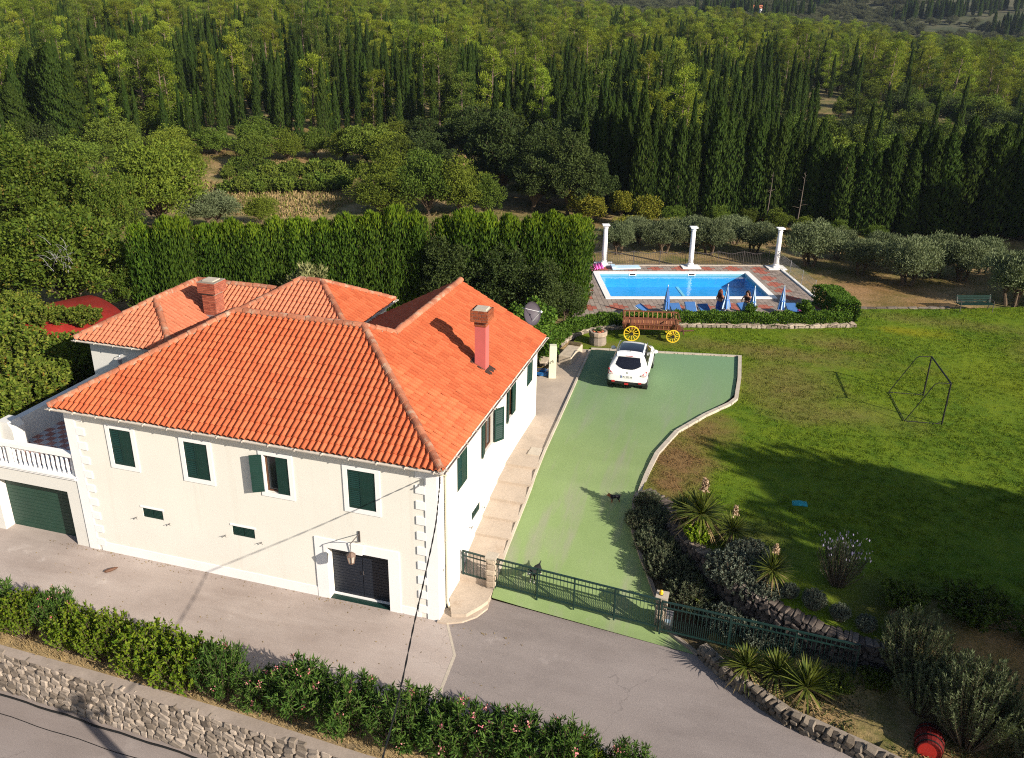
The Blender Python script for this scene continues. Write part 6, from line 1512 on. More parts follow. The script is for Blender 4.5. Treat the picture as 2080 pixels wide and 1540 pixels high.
THL = [(-22.78, 16.48, 1.9, 5.6, 1.62), (-21.3, 16.58, 1.9, 5.9, 1.3), (-20.68, 16.8, 1.9, 5.85, 1.19), (-19.91, 17.92, 1.9, 5.35, 1.75), (-18.88, 18.72, 1.9, 5.7, 1.6), (-17.86, 19.08, 1.9, 5.4, 1.6), (-16.93, 19.85, 1.9, 5.55, 1.35), (-15.72, 20.27, 1.9, 5.65, 1.62), (-14.53, 20.69, 1.9, 5.55, 1.62), (-13.32, 21.12, 1.9, 5.85, 1.51), (-12.1, 21.55, 1.9, 5.85, 1.57), (-10.9, 21.97, 1.9, 6.2, 1.41), (-9.81, 22.35, 1.9, 6.0, 1.41), (-8.5, 23.4, 1.9, 5.7, 1.5), (-7.32, 23.23, 1.9, 5.95, 1.58), (-6.27, 23.59, 1.9, 6.0, 1.63), (-5.03, 24.03, 1.9, 5.75, 1.53), (-3.63, 24.52, 1.9, 5.9, 1.69), (-2.76, 24.83, 1.9, 5.85, 1.5), (-1.85, 25.22, 1.9, 5.75, 1.7), (-1.9, 26.6, 1.9, 5.3, 1.7), (-2.2, 28.6, 1.9, 5.0, 1.8)]
for i, (x, y, z, h, w) in enumerate(THL):
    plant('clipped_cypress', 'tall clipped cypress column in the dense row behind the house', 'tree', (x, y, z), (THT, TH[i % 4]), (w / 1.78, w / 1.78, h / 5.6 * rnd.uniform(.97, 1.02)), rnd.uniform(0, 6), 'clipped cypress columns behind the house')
# broadleaf trees and ivy grown into the row
BHP = [tree_pair('hedgebroad', dict(H=5, Wd_=3.6, seed=s, nclump=50, nleaf=170, L=.15, Wl=.085, cr=(.10, .17), trunk=.09, bias=.6, base=.0), L_['oak']) for s in (21, 22)]
for (x, y, z, h, w), lab, k in zip([(-8.0, 21.9, 1.9, 5.2, 3.3), (-5.0, 22.6, 1.9, 4.7, 3.6), (-2.6, 22.3, 1.9, 4.2, 2.8), (-1.7, 23.9, 1.9, 2.6, 2.4)], ['dark leafy tree grown into middle of clipped cypress row', 'dark ivy clad tree in front of row behind roof gable', 'dark ivy mass below the right end of clipped row', 'low dark ivy bush at the pool corner of clipped row'], (0, 1, 0, 1)):
    plant('hedge_tree', lab, 'tree', (x, y, z), BHP[k], (w / 3.6, w / 3.6, h / 5), rnd.uniform(0, 6))
lp = tree_pair('loquat', dict(H=3.8, Wd_=3.0, seed=31, nclump=42, nleaf=60, L=.30, Wl=.085, cr=(.08, .13), trunk=.08, bias=.6, base=.2, up=.8), L_['loquat'])
plant('loquat_tree', 'pale yellowish loquat tree behind the rear middle roof', 'tree', (-14.0, 17.9, 1.9), lp, (1, 1, 1.08), 1.0)
# ivy mass by the house corner
iv = tree_pair('ivy', dict(H=2.4, Wd_=2.6, seed=41, nclump=40, nleaf=120, L=.12, Wl=.10, cr=(.10, .17), trunk=.04, bias=.5, base=.0), L_['hedge'])
plant('laurel_bush', 'bright green bush at the house corner behind tap post', 'bush', (-1.5, 16.9, 2.0), iv, (1.0, 1.15, .95), .4)
plant('laurel_bush', 'green climbing bush below the satellite dish', 'bush', (-2.3, 18.9, 2.0), iv, (1.1, 1.1, 1.15), 2.4)
# --- box hedge round the pool
def hedge_leaves(P, z0, z1, half, n, L, Wl, seed):
    r = np.random.RandomState(seed); P = np.array([(p[0], p[1]) for p in P]); seg = np.linalg.norm(np.diff(P, axis=0), axis=1); cum = np.concatenate([[0], np.cumsum(seg)])
    s = r.uniform(0, cum[-1], n); k = np.clip(np.searchsorted(cum, s) - 1, 0, len(seg) - 1); f = (s - cum[k]) / seg[k]
    p = P[k] + (P[k + 1] - P[k]) * f[:, None]; d = (P[k + 1] - P[k]) / seg[k][:, None]; nn_ = np.stack([-d[:, 1], d[:, 0]], 1)
    face = r.choice(4, n, p=[.36, .34, .2, .1]); hgt = z1 - z0
    u = np.where(face == 0, -1, np.where(face == 2, 1, r.uniform(-1, 1, n))) * half; z = np.where(face == 1, z1, r.uniform(z0, z1, n))
    inn = np.where(face == 3, 1, r.uniform(0, .35, n)); u = u * (1 - inn * .5) + half * .10 * np.sin(s * 2.3) + half * .12 * np.sin(s * 6.1 + z * 4); z = z - np.where(face == 1, inn * .12, 0) + .05 * np.sin(s * 3.1) + .03 * np.sin(s * 9)
    Q = np.concatenate([p + nn_ * u[:, None], z[:, None]], 1)
    out = np.concatenate([nn_ * np.where(face == 0, -1, np.where(face == 2, 1, 0))[:, None], np.where(face == 1, 1.0, .3)[:, None]], 1)
    D = out * .5 + r.normal(size=(n, 3)) * .6 + [0, 0, .45]
    return leaves(Q, D, L * r.uniform(.7, 1.3, n), Wl * r.uniform(.8, 1.2, n), nrm(out + r.normal(size=(n, 3)) * .6))
hp = [(-1.45, 17.6), (-1.35, 19.6), (-1.05, 21.4), (-.45, 22.65), (.5, 23.5), (1.6, 24.05), (4.8, 25.45), (10.0, 27.05), (13.4, 28.5)]
t = thing('box_hedge', 'long clipped green hedge on low wall between lawn and pool', 'hedge'); put('foliage', quads_mesh('foliage', hedge_leaves(hp, 2.2, 2.66, .38, 26000, .12, .075, 5), L_['hedge']), t)
mb = MB()
for a, b in zip(hp[:-1], hp[1:]):
    for i in range(8): p = Vector((a[0], a[1], 2.0)).lerp(Vector((b[0], b[1], 2.0)), i / 8); mb.tube([p, p + Vector((rnd.uniform(-.1, .1), rnd.uniform(-.1, .1), .5))], [.015, .008], 4)
mb.build('stems', M['bark'], t)['kind'] = 'stuff'
hp2 = [(13.35, 28.6), (12.75, 30.2), (12.1, 31.9)]
t = thing('box_hedge', 'thick square ended hedge block at the wire fence corner of terrace', 'hedge'); put('foliage', quads_mesh('foliage', hedge_leaves(hp2, 2.05, 3.2, .62, 12000, .12, .075, 6), L_['hedge']), t)
sh_ = tree_pair('hs', dict(H=1.3, Wd_=1.0, seed=44, nclump=16, nleaf=70, L=.12, Wl=.08, cr=(.12, .2), trunk=.02, bias=.5, base=.2), L_['hedge'])
plant('hedge_shoot', 'loose leafy shoots rising from the hedge near its right corner', 'shrub', (11.0, 27.7, 2.1), sh_, (1, 1, 1.0), 0); plant('hedge_shoot', 'small leafy shoots rising from hedge in front of two persons', 'shrub', (8.1, 26.6, 2.3), sh_, (.6, .6, .75), 1)

# --- olives
OL = [tree_pair('olive', dict(H=3, Wd_=4.2, seed=s, nclump=70, nleaf=230, L=.17, Wl=.045, cr=(.09, .15), trunk=.13, bias=.5, base=.14, flat=.85, multi=3, up=.9), L_['olive'], M['bark']) for s in (51, 52, 53)]
OLL = [(-1.6, 39.6, 1.8, 2.4, 2.9), (1.44, 40.9, 1.8, 2.4, 3.9), (4.64, 41.95, 1.8, 2.6, 4.2), (7.7, 43.0, 1.8, 2.5, 3.7), (-.84, 43.3, 1.7, 2.0, 3.2), (11.41, 40.9, 1.8, 3.1, 4.7), (14.7, 39.9, 1.8, 2.6, 3.3), (17.45, 38.4, 1.8, 3.2, 4.7), (21.04, 40.7, 1.8, 2.8, 3.8), (23.1, 35.9, 1.9, 3.7, 4.9), (19.4, 41, 1.8, 3.0, 3.8), (13.5, 43.7, 1.7, 2.2, 3.2), (2.8, 44.6, 1.7, 2.2, 3.5), (6.2, 45.9, 1.7, 2.2, 3.5), (25.6, 39.6, 1.8, 3.2, 4.3), (16.4, 42.9, 1.7, 2.5, 3.4), (22.7, 43.3, 1.7, 2.5, 3.6), (26.6, 36.2, 1.9, 3.2, 4.2), (28.5, 41, 1.8, 3, 4)]
OLB = {0: 'small grey olive tree behind the leftmost white column', 2: 'wide grey olive behind the middle white column', 5: 'large spreading grey olive right of the corner column', 7: 'triple trunked olive with dry ground below at lawn edge', 9: 'large olive with thick pale trunk beside the garden bench', 17: 'olive tree at the right edge beyond the bench'}
for i, (x, y, z, h, w) in enumerate(OLL):
    plant('olive_tree', OLB.get(i, 'grey green olive tree in the grove behind pool and lawn'), 'tree', (x, y, GZ(x, y)), OL[i % 3], (w / 4.2, w / 4.2, h / 3.0), rnd.uniform(0, 6), 'olive trees behind pool and lawn')

# --- front hedge: oleanders and photinias
def stem_bush(H, Wd_, seed, nst, nl, L, Wl, leafm, flowers=0, spread=1.0, up=.5, inner=True):
    r = np.random.RandomState(seed); mb = MB(); P, D = [], []; FP, FD = [], []
    for k in range(nst):
        a = r.uniform(0, 6.283); q = r.uniform(0, 1) ** .55; e = Vector((math.cos(a) * q * Wd_ * .5, math.sin(a) * q * Wd_ * .5, H * (r.uniform(.72, 1.0) - .32 * q ** 2))); b = Vector((e.x * .25, e.y * .25, -.05)); m = b.lerp(e, .55) + Vector((e.x * .12, e.y * .12, .05 * H))
        mb.tube([b, m, e], [.014, .010, .004], 4, 0, False)
        for i in range(nl):
            s = 1 - (i / nl) ** 1.3 * .72; p = b.lerp(m, s / .55) if s < .55 else m.lerp(e, (s - .55) / .45); ax = (e - b).normalized()
            P.append(p); rr = nrm(r.normal(size=(1, 3)))[0]; D.append(np.array(rr) * .85 + np.array(ax) * (up + .3 * s))
        if flowers and r.uniform() < flowers:
            for i in range(14): FP.append(np.array(e) + r.normal(size=3) * .045); FD.append(r.normal(size=3) + [0, 0, .6])
    V = leaves(np.array(P), np.array(D), L * r.uniform(.6, 1.25, len(P)), Wl)
    out = [mb.mesh('stems', M['bark']), quads_mesh('foliage', V, leafm)]
    if FP: out.append(quads_mesh('flowers', leaves(np.array(FP), np.array(FD), .055, .05), L_['flower']))
    return out
OLE = [stem_bush(1.55, 2.0, 60 + s, 130, 30, .19, .040, L_['oleander'], .06) for s in range(4)]
PHO = [stem_bush(1.5, 1.9, 70 + s, 190, 24, .11, .062, L_['photinia'], 0, up=.3) for s in range(3)]
HB = [('o', -13.2, -4.55, 1.9, 1.45, 'pink flowering oleander at the left edge above stone wall'), ('p', -11.75, -4.45, 1.7, 1.35, 'small yellow green bush beside leftmost oleander'), ('o', -10.75, -4.25, 1.3, 1.45, 'narrow pink oleander between two yellow green bushes'), ('p', -9.9, -4.55, 1.7, 1.3, 'yellow green bush behind narrow pink oleander'), ('p', -8.75, -4.6, 1.8, 1.35, 'upright yellow green bush left of the widest one'),
      ('p', -7.1, -4.75, 2.1, 1.4, 'wide yellow green bush with reddish leaf tips, left half'), ('p', -5.75, -4.9, 2.2, 1.45, 'wide yellow green bush with reddish leaf tips, right half'), ('o', -4.55, -4.95, 1.6, 1.45, 'pink flowering oleander right of the widest yellow green bush'), ('o', -3.25, -5.0, 1.5, 1.1, 'low dark oleander without flowers before gap in hedge'), ('o', -2.2, -4.9, 1.9, 1.5, 'tall dark oleander left of the hanging cable'),
      ('o', -.75, -5.0, 2.2, 1.45, 'oleander with row of pink flower heads on top'), ('o', .95, -4.95, 2.1, 1.4, 'oleander directly behind the hanging black cable'), ('o', 2.35, -4.95, 2.0, 1.4, 'oleander just right of the hanging cable'), ('o', 3.8, -4.9, 2.2, 1.35, 'broad dark oleander in front of the asphalt'), ('o', 5.25, -4.75, 1.7, 1.45, 'pink topped oleander near right end of hedge'), ('p', 6.0, -4.85, 1.2, 1.0, 'small yellow green bush near the right end of hedge'), ('o', 6.85, -4.7, 1.5, 1.2, 'sparse thin oleander at the right end of hedge')]
for i, (k, x, y, w, h, lab) in enumerate(HB):
    ms = OLE[i % 4] if k == 'o' else PHO[i % 3]
    plant('oleander_bush' if k == 'o' else 'photinia_bush', lab, 'bush', (x, y, .01), ms, (w / 1.98, w / 1.95, h / 1.5 * (1.2 if x < -3.8 else 1.12)), rnd.uniform(0, 6), 'hedge of flowering bushes along the wall', ('stems', 'foliage', 'flowers'))
# sprigs of dry grass along the strip
n = 2600; xs_ = RS.uniform(-14, 7, n); ys_ = np.array([ystrip(x) for x in xs_]) + RS.uniform(.02, .55, n) ** 1.0
D = RS.normal(size=(n, 3)) * .5 + [0, 0, 1]
o = put('dry_grass', quads_mesh('dry_grass', leaves(np.stack([xs_, ys_, 0 * xs_], 1), D, RS.uniform(.08, .22, n), .018), L_['dryblade'])); o['kind'] = 'stuff'

# --- garden right of the drive
def sword_plant(n, L, Wl, seed, skirt=.3, flower=False, trunk=.3):
    r = np.random.RandomState(seed); V = []; Vd = []; mb = MB(); mb.tube([(0, 0, -.1), (0, 0, trunk)], [.11, .09], 8)
    for k in range(n):
        a = r.uniform(0, 6.283); el = r.uniform(-.5, 1.5); d = np.array([math.cos(a) * math.cos(el), math.sin(a) * math.cos(el), math.sin(el)]); l = L * r.uniform(.75, 1.1); p = np.array([0, 0, trunk]) + d * .04; sd = nrm(np.cross(d, [0, 0, 1.0])[None])[0]; dr = el < -.15
        pts = []
        for i, (t_, w) in enumerate(((0, .8), (.35, 1.0), (.7, .75), (1, .05))):
            q = p + d * l * t_ - np.array([0, 0, 1]) * (.16 * l * t_ * t_ * (1.2 - el * .4)); pts.append((q - sd * Wl * w / 2, q + sd * Wl * w / 2))
        for i in range(3): (Vd if dr else V).append([pts[i][0], pts[i][1], pts[i + 1][1], pts[i + 1][0]])
    out = [mb.mesh('trunk', M['bark']), quads_mesh('foliage', np.array(V), L_['yucca'])]
    out.append(quads_mesh('dry_leaves', np.array(Vd), L_['dryblade']) if Vd else None)
    if flower:
        z = r.uniform(.45, 1.0, 260); P = np.stack([r.normal(size=260) * .07 * (1.25 - z), r.normal(size=260) * .07 * (1.25 - z), trunk + L * .55 + z * L * .75], 1); mb = MB()
        out.append(quads_mesh('flower_spike', leaves(P, r.normal(size=(260, 3)) + [0, 0, -.5], .07, .05), L_['yflower']))
    else: out.append(None)
    return out
YU = [sword_plant(230, .78, .045, 80, flower=True, trunk=.55), sword_plant(200, .7, .042, 81, trunk=.45), sword_plant(150, .8, .05, 82, trunk=.25), sword_plant(190, .72, .042, 83, flower=True, trunk=.5)]
YUL = [((7.55, 4.55, 2.0), 0, 1.3, 'tall yucca with pale flower spikes beside dry lawn patch'), ((6.95, 5.15, 2.0), 1, 1.0, 'smaller yucca without flowers left of the tallest one'), ((8.6, 4.2, 2.0), 3, 1.0, 'dark shaded yucca with faded spikes on the lawn'), ((9.9, 2.5, 1.9), 0, .92, 'bright yucca with single flower spike above rock wall'), ((9.45, .15, .3), 2, 1.0, 'left yucca in front of the barred fence'), ((10.3, .2, .3), 2, 1.0, 'middle yucca in front of the barred fence'), ((11.1, -.25, .3), 2, 1.18, 'large right yucca in front of the barred fence')]
for (loc, k, s, lab) in YUL:
    t = thing('yucca', lab, 'yucca', loc, rnd.uniform(0, 6), 'yuccas in the garden')
    for nm, me in zip(('trunk', 'foliage', 'dry_leaves', 'flower_spike'), YU[k]):
        if me is not None: put(nm, me, t)
    t.scale = (s, s, s)
# fan palm
def fan_palm(seed):
    r = np.random.RandomState(seed); V = []; mb = MB()
    for k in range(17):
        a = r.uniform(0, 6.283); el = r.uniform(.15, 1.2); d = Vector((math.cos(a) * math.cos(el), math.sin(a) * math.cos(el), math.sin(el))); l = r.uniform(.5, .75); e = d * l; mb.tube([(0, 0, .1), e * .5 + Vector((0, 0, .16)), e + Vector((0, 0, .1))], .010, 4, 0, False); e = e + Vector((0, 0, .1))
        sd = d.cross(Vector((0, 0, 1))).normalized(); u = sd.cross(d)
        for i in range(19):
            b = (i - 9) / 9 * 1.35; q = d * math.cos(b) + sd * math.sin(b); q = np.array(q - Vector((0, 0, .25))); V.append(leaves([np.array(e)], [q], .50 * (1 - .25 * abs(b) / 1.35), .035, np.array([u]), .3)[0])
    mb.tube([(0, 0, -.1), (0, 0, .22)], [.11, .09], 8)
    return mb.mesh('trunk', M['bark']), quads_mesh('fronds', np.array(V), L_['yucca'])
plant('fan_palm', 'small fan palm behind the barred fence by gate pillar', 'palm', (8.2, 2.75, .35), fan_palm(5), (1.15, 1.15, 1.15), 0, None, ('trunk', 'fronds'))
RO = [stem_bush(1.0, 1.3, 90 + s, 300, 42, .08, .019, L_['rosemary'], 0, up=.9) for s in range(3)]
GR = [stem_bush(.8, 1.1, 95 + s, 320, 36, .065, .024, L_['grey'], 0, up=.6) for s in range(2)]
GL = [('r', 5.62, 5.95, 1.5, 1.1, .9, 'rosemary shrub at the far top end of garden bed'), ('r', 5.45, 5.1, 1.35, 1.0, .85, 'rosemary shrub second along the drive edge'), ('r', 6.0, 5.2, 1.3, 1.3, 1.0, 'rosemary shrub against the rock wall near top'), ('r', 6.0, 4.3, 1.0, 1.3, 1.0, 'rosemary shrub in the middle of bed beside drive'), ('r', 6.6, 4.15, .9, 1.3, 1.1, 'full rosemary shrub midway along the rock wall'), ('r', 6.55, 3.45, .7, 1.4, 1.1, 'rosemary shrub low in the bed beside drive'), ('r', 7.2, 3.4, .55, 1.5, 1.25, 'large rosemary shrub near the gate pillar'), ('r', 7.5, 2.6, .4, 1.6, 1.15, 'rosemary shrub just behind the gate pillar lamp'),
      ('g', 8.75, 2.75, 1.45, 1.8, 1.15, 'rounded grey shrub overhanging rock wall beside yucca'), ('g', 9.2, 3.4, 1.98, 1.4, .65, 'flat grey shrub on lawn behind the overhanging one'), ('g', 9.3, 2.35, 1.2, 1.3, 1.0, 'grey shrub spilling down rock wall below yucca'), ('g', 9.85, 2.15, 1.45, 1.0, .8, 'small grey shrub in front of bright yucca'), ('g', 10.45, 2.1, 1.82, .55, .5, 'smallest grey ball shrub just right of bright yucca'), ('g', 11.15, 1.9, 1.72, .75, .65, 'largest of the loose grey ball shrubs along rock wall'), ('g', 11.87, 1.66, 1.66, .62, .55, 'grey ball shrub second from the end of rock wall'), ('g', 12.6, 1.5, 1.56, .62, .55, 'last grey ball shrub at the end of rock wall'),
      ('g', 8.75, 1.75, .35, 1.4, .95, 'grey shrub behind fence right of fan palm'), ('g', 9.75, 1.45, .4, 1.3, .85, 'grey shrub behind the middle of barred fence'), ('g', 10.6, 1.2, .45, .9, .65, 'grey shrub behind fence below the rock wall'), ('r', 8.1, 2.1, .35, 1.0, .7, 'dark low shrub behind fence below fan palm')]
for i, (k, x, y, z, w, h, lab) in enumerate(GL):
    ms = RO[i % 3] if k == 'r' else GR[i % 2]; b = (1.3, 1.0) if k == 'r' else (1.1, .8)
    plant('rosemary_shrub' if k == 'r' else 'grey_shrub', lab, 'shrub', (x, y, z), ms, (w / b[0], w / b[0], h / b[1]), rnd.uniform(0, 6), 'garden shrubs right of the drive', ('stems', 'foliage'))
plant('round_shrub', 'bright green round shrub on the lawn below tall yucca', 'shrub', (7.5, 4.05, 2.0), stem_bush(.65, .95, 99, 130, 26, .075, .055, L_['bright'], 0, up=.3), (1, 1, 1), 0, None, ('stems', 'foliage'))
lv = stem_bush(1.3, 1.5, 101, 90, 30, .10, .02, L_['rosemary'], 0, up=1.2); fz = RS.uniform(0, 1, (90, 3)); fp = np.stack([(fz[:, 0] - .5) * 1.4, (fz[:, 1] - .5) * 1.4, 1.0 + .35 * fz[:, 2]], 1); lv.append(quads_mesh('flowers', leaves(fp, RS.normal(size=(90, 3)) * .3 + [0, 0, 1], .09, .05), L_['lav']))
plant('lavender_bush', 'loose upright bush with pale lilac flowers on shaded lawn', 'bush', (11.85, 3.0, 2.0), lv, (1, 1, 1.15), 0, None, ('stems', 'foliage', 'flowers'))
OS = [stem_bush(2.6, 2.6, 110 + s, 210, 60, .13, .026, L_['olive'], 0, up=1.0) for s in range(2)]
for x, y, z, h, w, k, lab in ((13.9, .9, .5, 2.5, 2.1, 0, 'upright grey green olive shrub behind end of fence'), (15.2, -.8, .4, 2.7, 2.6, 1, 'big grey green olive shrub above the red barrel'), (14.1, -.1, .45, 1.7, 1.8, 1, 'lower grey green olive shrub left of the barrel'), (16.6, -1.2, .5, 2.0, 1.8, 0, 'grey green olive shrub at the right edge behind barrel')):
    plant('olive_shrub', lab, 'shrub', (x, y, z), OS[k], (w / 2.6, w / 2.6, h / 2.6), rnd.uniform(0, 6), 'olive shrubs by the barrel', ('stems', 'foliage'))
DB = stem_bush(1.0, 1.6, 120, 120, 24, .12, .05, L_['broad'], 0)
for i, (x, y, w, h, lab) in enumerate(((13.6, 2.6, 1.5, .8, 'dark green shrub behind upright olive shrub in deep shade'), (15.6, 2.6, 2.2, 1.0, 'wide dark green bush in deep shade on lawn'), (17.5, 2.0, 2.0, 1.1, 'dark green bush at the right edge in deep shade'), (12.9, .4, 1.0, .6, 'dark green low shrub at the end post of fence'), (11.9, .2, 1.1, .5, 'low dark shrub under barred fence right of yuccas'))):
    plant('shade_bush', lab, 'bush', (x, y, GZ(x, y)), DB, (w / 1.6, w / 1.6, h), rnd.uniform(0, 6), None, ('stems', 'foliage'))

# --- creeper bushes at the left of the terrace
CRB = [stem_bush(3.2, 3.0, 130 + s, 210, 44, .20, .12, L_['creeper'], 0, up=.35) for s in range(2)]
for x, y, z, h, w, k, lab in ((-20.0, 5.2, 1.95, 2.3, 2.9, 0, 'dense leafy creeper bush against the terrace parapet'), (-20.5, 8.0, 1.95, 2.5, 2.8, 1, 'creeper bush with reddish leaves in front of red roof'), (-20.2, 3.2, 1.95, 2.4, 2.9, 1, 'dense green creeper bush at the left picture edge by parapet'), (-22.4, 7.6, 1.95, 2.6, 3.4, 0, 'tall creeper bush climbing over the red roof'), (-24.6, 8.4, 1.95, 3.0, 3.2, 1, 'creeper bush at left covering the end of red roof'), (-19.2, 9.8, 1.95, 1.9, 2.0, 0, 'creeper bush between the red roof and rear wing')):
    plant('creeper_bush', lab, 'bush', (x, y, z), CRB[k], (w / 3.0, w / 3.0, h / 3.1), rnd.uniform(0, 6), 'creeper bushes left of the terrace', ('stems', 'foliage'))

# loose sprays of creeper lying over the red roof
sp = stem_bush(1.2, 2.6, 140, 85, 44, .16, .10, L_['creeper'], 0, up=.2)
for x, y, z, sc, lab in ((-25.6, 10.6, 3.75, .9, 'sparse creeper sprays over the left half of red roof'), (-23.9, 10.2, 3.7, .9, 'sparse creeper sprays over the front edge of red roof'), (-22.6, 11.0, 3.5, .9, 'sparse creeper sprays over the right half of red roof'), (-27.0, 11.6, 3.5, 1.0, 'sparse creeper sprays at the left end of red roof')):
    plant('creeper_spray', lab, 'creeper', (x, y, z + .05), sp, (sc, sc, sc * .9), rnd.uniform(0, 6), None, ('stems', 'foliage'))
# blades of grass on the lawn
def lawn_tufts():
    r = np.random.RandomState(77); V = []
    n = 9; a = r.uniform(0, 6.283, n); P = np.stack([r.normal(size=n) * .05, r.normal(size=n) * .05, np.zeros(n)], 1); D = np.stack([np.cos(a) * .6, np.sin(a) * .6, np.ones(n)], 1)
    tm = quads_mesh('grass_tuft', leaves(P, D, r.uniform(.05, .10, n), .016), M['lawn'])
    ob = put('grass_tuft', tm, None, (9.5, 14.0, 2.0)); ob['kind'] = 'stuff'
    poly = np.array(LAWN); m = 52000; x = 4 + 26 * r.uniform(0, 1, m) ** 1.0; y = r.uniform(.8, 36, m)
    ins = np.zeros(m, bool); j = len(poly) - 1
    for i in range(len(poly)):
        xi, yi, xj, yj = *poly[i], *poly[j]
        if abs(yj - yi) > 1e-9: ins ^= ((yi > y) != (yj > y)) & (x < (xj - xi) * (y - yi) / (yj - yi) + xi)
        j = i
    k = (np.sin(x * .9 + y * .3) + np.sin(y * 1.1 - x * .5) + r.normal(size=m) * 1.2) > -.9
    x, y = x[ins & k], y[ins & k]
    return [('g', float(a), float(b), float(s), float(s), 0, float(t), 2.0) for a, b, s, t in zip(x, y, r.uniform(.6, 1.3, len(x)), r.uniform(0, 6.28, len(x)))], ob
GRASS_ROWS, GRASS_TUFT = lawn_tufts()
# ------------------------------------------------------------------ middle ground trees
MBR = [tree_pair('mid', dict(H=4.5, Wd_=5.5, seed=s, nclump=95, nleaf=150, L=.17, Wl=.095, cr=(.05, .16), trunk=.10, bias=.35, base=-.06), L_['broad']) for s in (201, 202, 203)]
L_['light'] = leaf_mat('light_leaf', (.072, .108, .014), (.165, .20, .024), .25, .6, .2, .3)
MB2 = [tree_pair('mid', dict(H=4.5, Wd_=5.5, seed=s, nclump=95, nleaf=150, L=.15, Wl=.085, cr=(.05, .17), trunk=.10, bias=.35, base=-.06), L_['light']) for s in (206, 207, 208)]
MID = [(-36.52, 35.37, 6.7, 7.5, 'large dark leafy tree left of centre beside dry grass'), (-33.49, 37.38, 2.7, 5.4, 'o'), (-32.25, 42.5, 2.3, 3.3, ''), (-48.4, 67.3, 3.5, 5.0, 'round bright green bush standing alone in the clearing'), (-46.2, 71.1, 3.4, 4.3, ''), (-44, 73.5, 3.5, 3.8, ''), (-39.9, 73, 4.1, 4.9, ''), (-37, 73, 4.5, 6.2, 'tree with visible pale trunks at the far side of clearing'), (-36, 78.4, 4.2, 5.0, ''), (-55.3, 70.4, 3.1, 5, ''), (-61.2, 72.9, 3, 4.8, ''), (-63.9, 63.8, 4.4, 6.7, ''), (-66.4, 75, 3.9, 6.8, ''), (-83.4, 82.8, 5, 4.8, ''), (-25.1, 50.8, 4.0, 6.0, 'pale green bushy tree behind the clipped row near dry field'), (-21.2, 52.4, 5.5, 6.0, ''), (-18.5, 53.4, 5.1, 5.1, ''), (-16.4, 54.2, 3.6, 3.8, ''), (-52, 60, 3.2, 5, ''), (-57, 57, 3.6, 5, ''), (-70, 80, 4, 5, ''), (-41.5, 40.5, 4.2, 4.6, ''), (-27.5, 57, 4.6, 5.4, ''), (-52, 74, 4, 5, ''), (-33, 70, 4.6, 5.6, ''), (-29.5, 66, 4.8, 5.4, ''), (-58, 66, 3.6, 5, ''), (-25, 60, 4.4, 5, ''), (-57, 48, 3.5, 5, ''), (-62, 55, 4, 6, '')]
for i, (x, y, h, w, lab) in enumerate(MID):
    if lab == 'o': plant('olive_tree', 'small grey olive tree among green trees left of the centre', 'tree', (x, y, GZ(x, y)), OL[1], (w / 4.2, w / 4.2, h / 3), 1.0); continue
    md_ = MBR[i % 3] if i % 2 else MB2[i % 3]
    plant('broadleaf_tree', lab or 'mid green broadleaf tree in the thicket round the clearing', 'tree', (x, y, GZ(x, y)), md_, (w / 5.0, w / 5.0, h / 4.1), rnd.uniform(0, 6), 'broadleaf trees round the clearing')
OKP = [tree_pair('oak', dict(H=8, Wd_=7.5, seed=s, nclump=120, nleaf=180, L=.21, Wl=.13, cr=(.05, .13), trunk=.22, bias=.4, base=-.03), L_['oak']) for s in (211, 212)]
for i, (x, y, h, w) in enumerate([(-25.4, 75.9, 7.4, 8.4), (-16.9, 61, 9.0, 8.2), (-13.4, 61.1, 8.2, 7.2), (-9.2, 56.6, 8.0, 6.8), (-7, 57.8, 5.8, 4.2), (-31, 75.5, 5.6, 7.4), (-21.6, 94, 5.6, 7.8), (-12.5, 57.0, 6.0, 6.0), (-4.8, 63, 7.5, 6), (-19.5, 70, 8, 7.5), (-27, 67, 5.5, 6), (-10.5, 68, 9, 8.5), (-1.5, 66, 8, 6)]):
    plant('oak_tree', 'dark green oak in the dense group behind the clipped row', 'tree', (x, y, GZ(x, y)), OKP[i % 2], (w / 7.5, w / 7.5, h / 8), rnd.uniform(0, 6), 'dark oaks behind the clipped row')
YS = tree_pair('ys', dict(H=2.6, Wd_=2.8, seed=221, nclump=34, nleaf=100, L=.16, Wl=.09, cr=(.1, .17), trunk=.05, bias=.5, base=.0), L_['yellow'])
for x, y, h, w, lab in ((-6.6, 55.0, 2.4, 3.3, 'yellow green shrub on earth bank left of first column'), (-8.0, 55.6, 2.8, 2.7, 'yellow green shrub below the dark oaks'), (-1.7, 54, 3.0, 2.7, 'yellow green shrub on earth bank above the pool columns'), (-4.4, 57, 2.7, 2.7, 'yellow green shrub at foot of the cypress row'), (1.0, 51.5, 1.4, 3.4, 'low yellow green shrub behind olives at middle column'), (-2.6, 50, 1.4, 3.0, 'low yellow green shrub behind olives at left column')):
    plant('yellow_shrub', lab, 'shrub', (x, y, GZ(x, y)), YS, (w / 2.8, w / 2.8, h / 2.6), rnd.uniform(0, 6))
for i, (x, y, h, w) in enumerate([(4.2, 56.5, 2.2, 2.6), (6.6, 57, 2.0, 2.4), (9.2, 57, 2.2, 2.6), (11.5, 56.5, 1.8, 2.4), (.5, 56, 2.0, 2.5), (14, 55.5, 1.8, 2.6), (17, 55.5, 1.6, 2.6)]):
    plant('understorey_bush', 'dark green bush at the foot of cypress wall', 'bush', (x, y, GZ(x, y)), MBR[i % 3], (w / 5.5, w / 5.5, h / 4.5), rnd.uniform(0, 6), 'bushes at the foot of cypress wall')
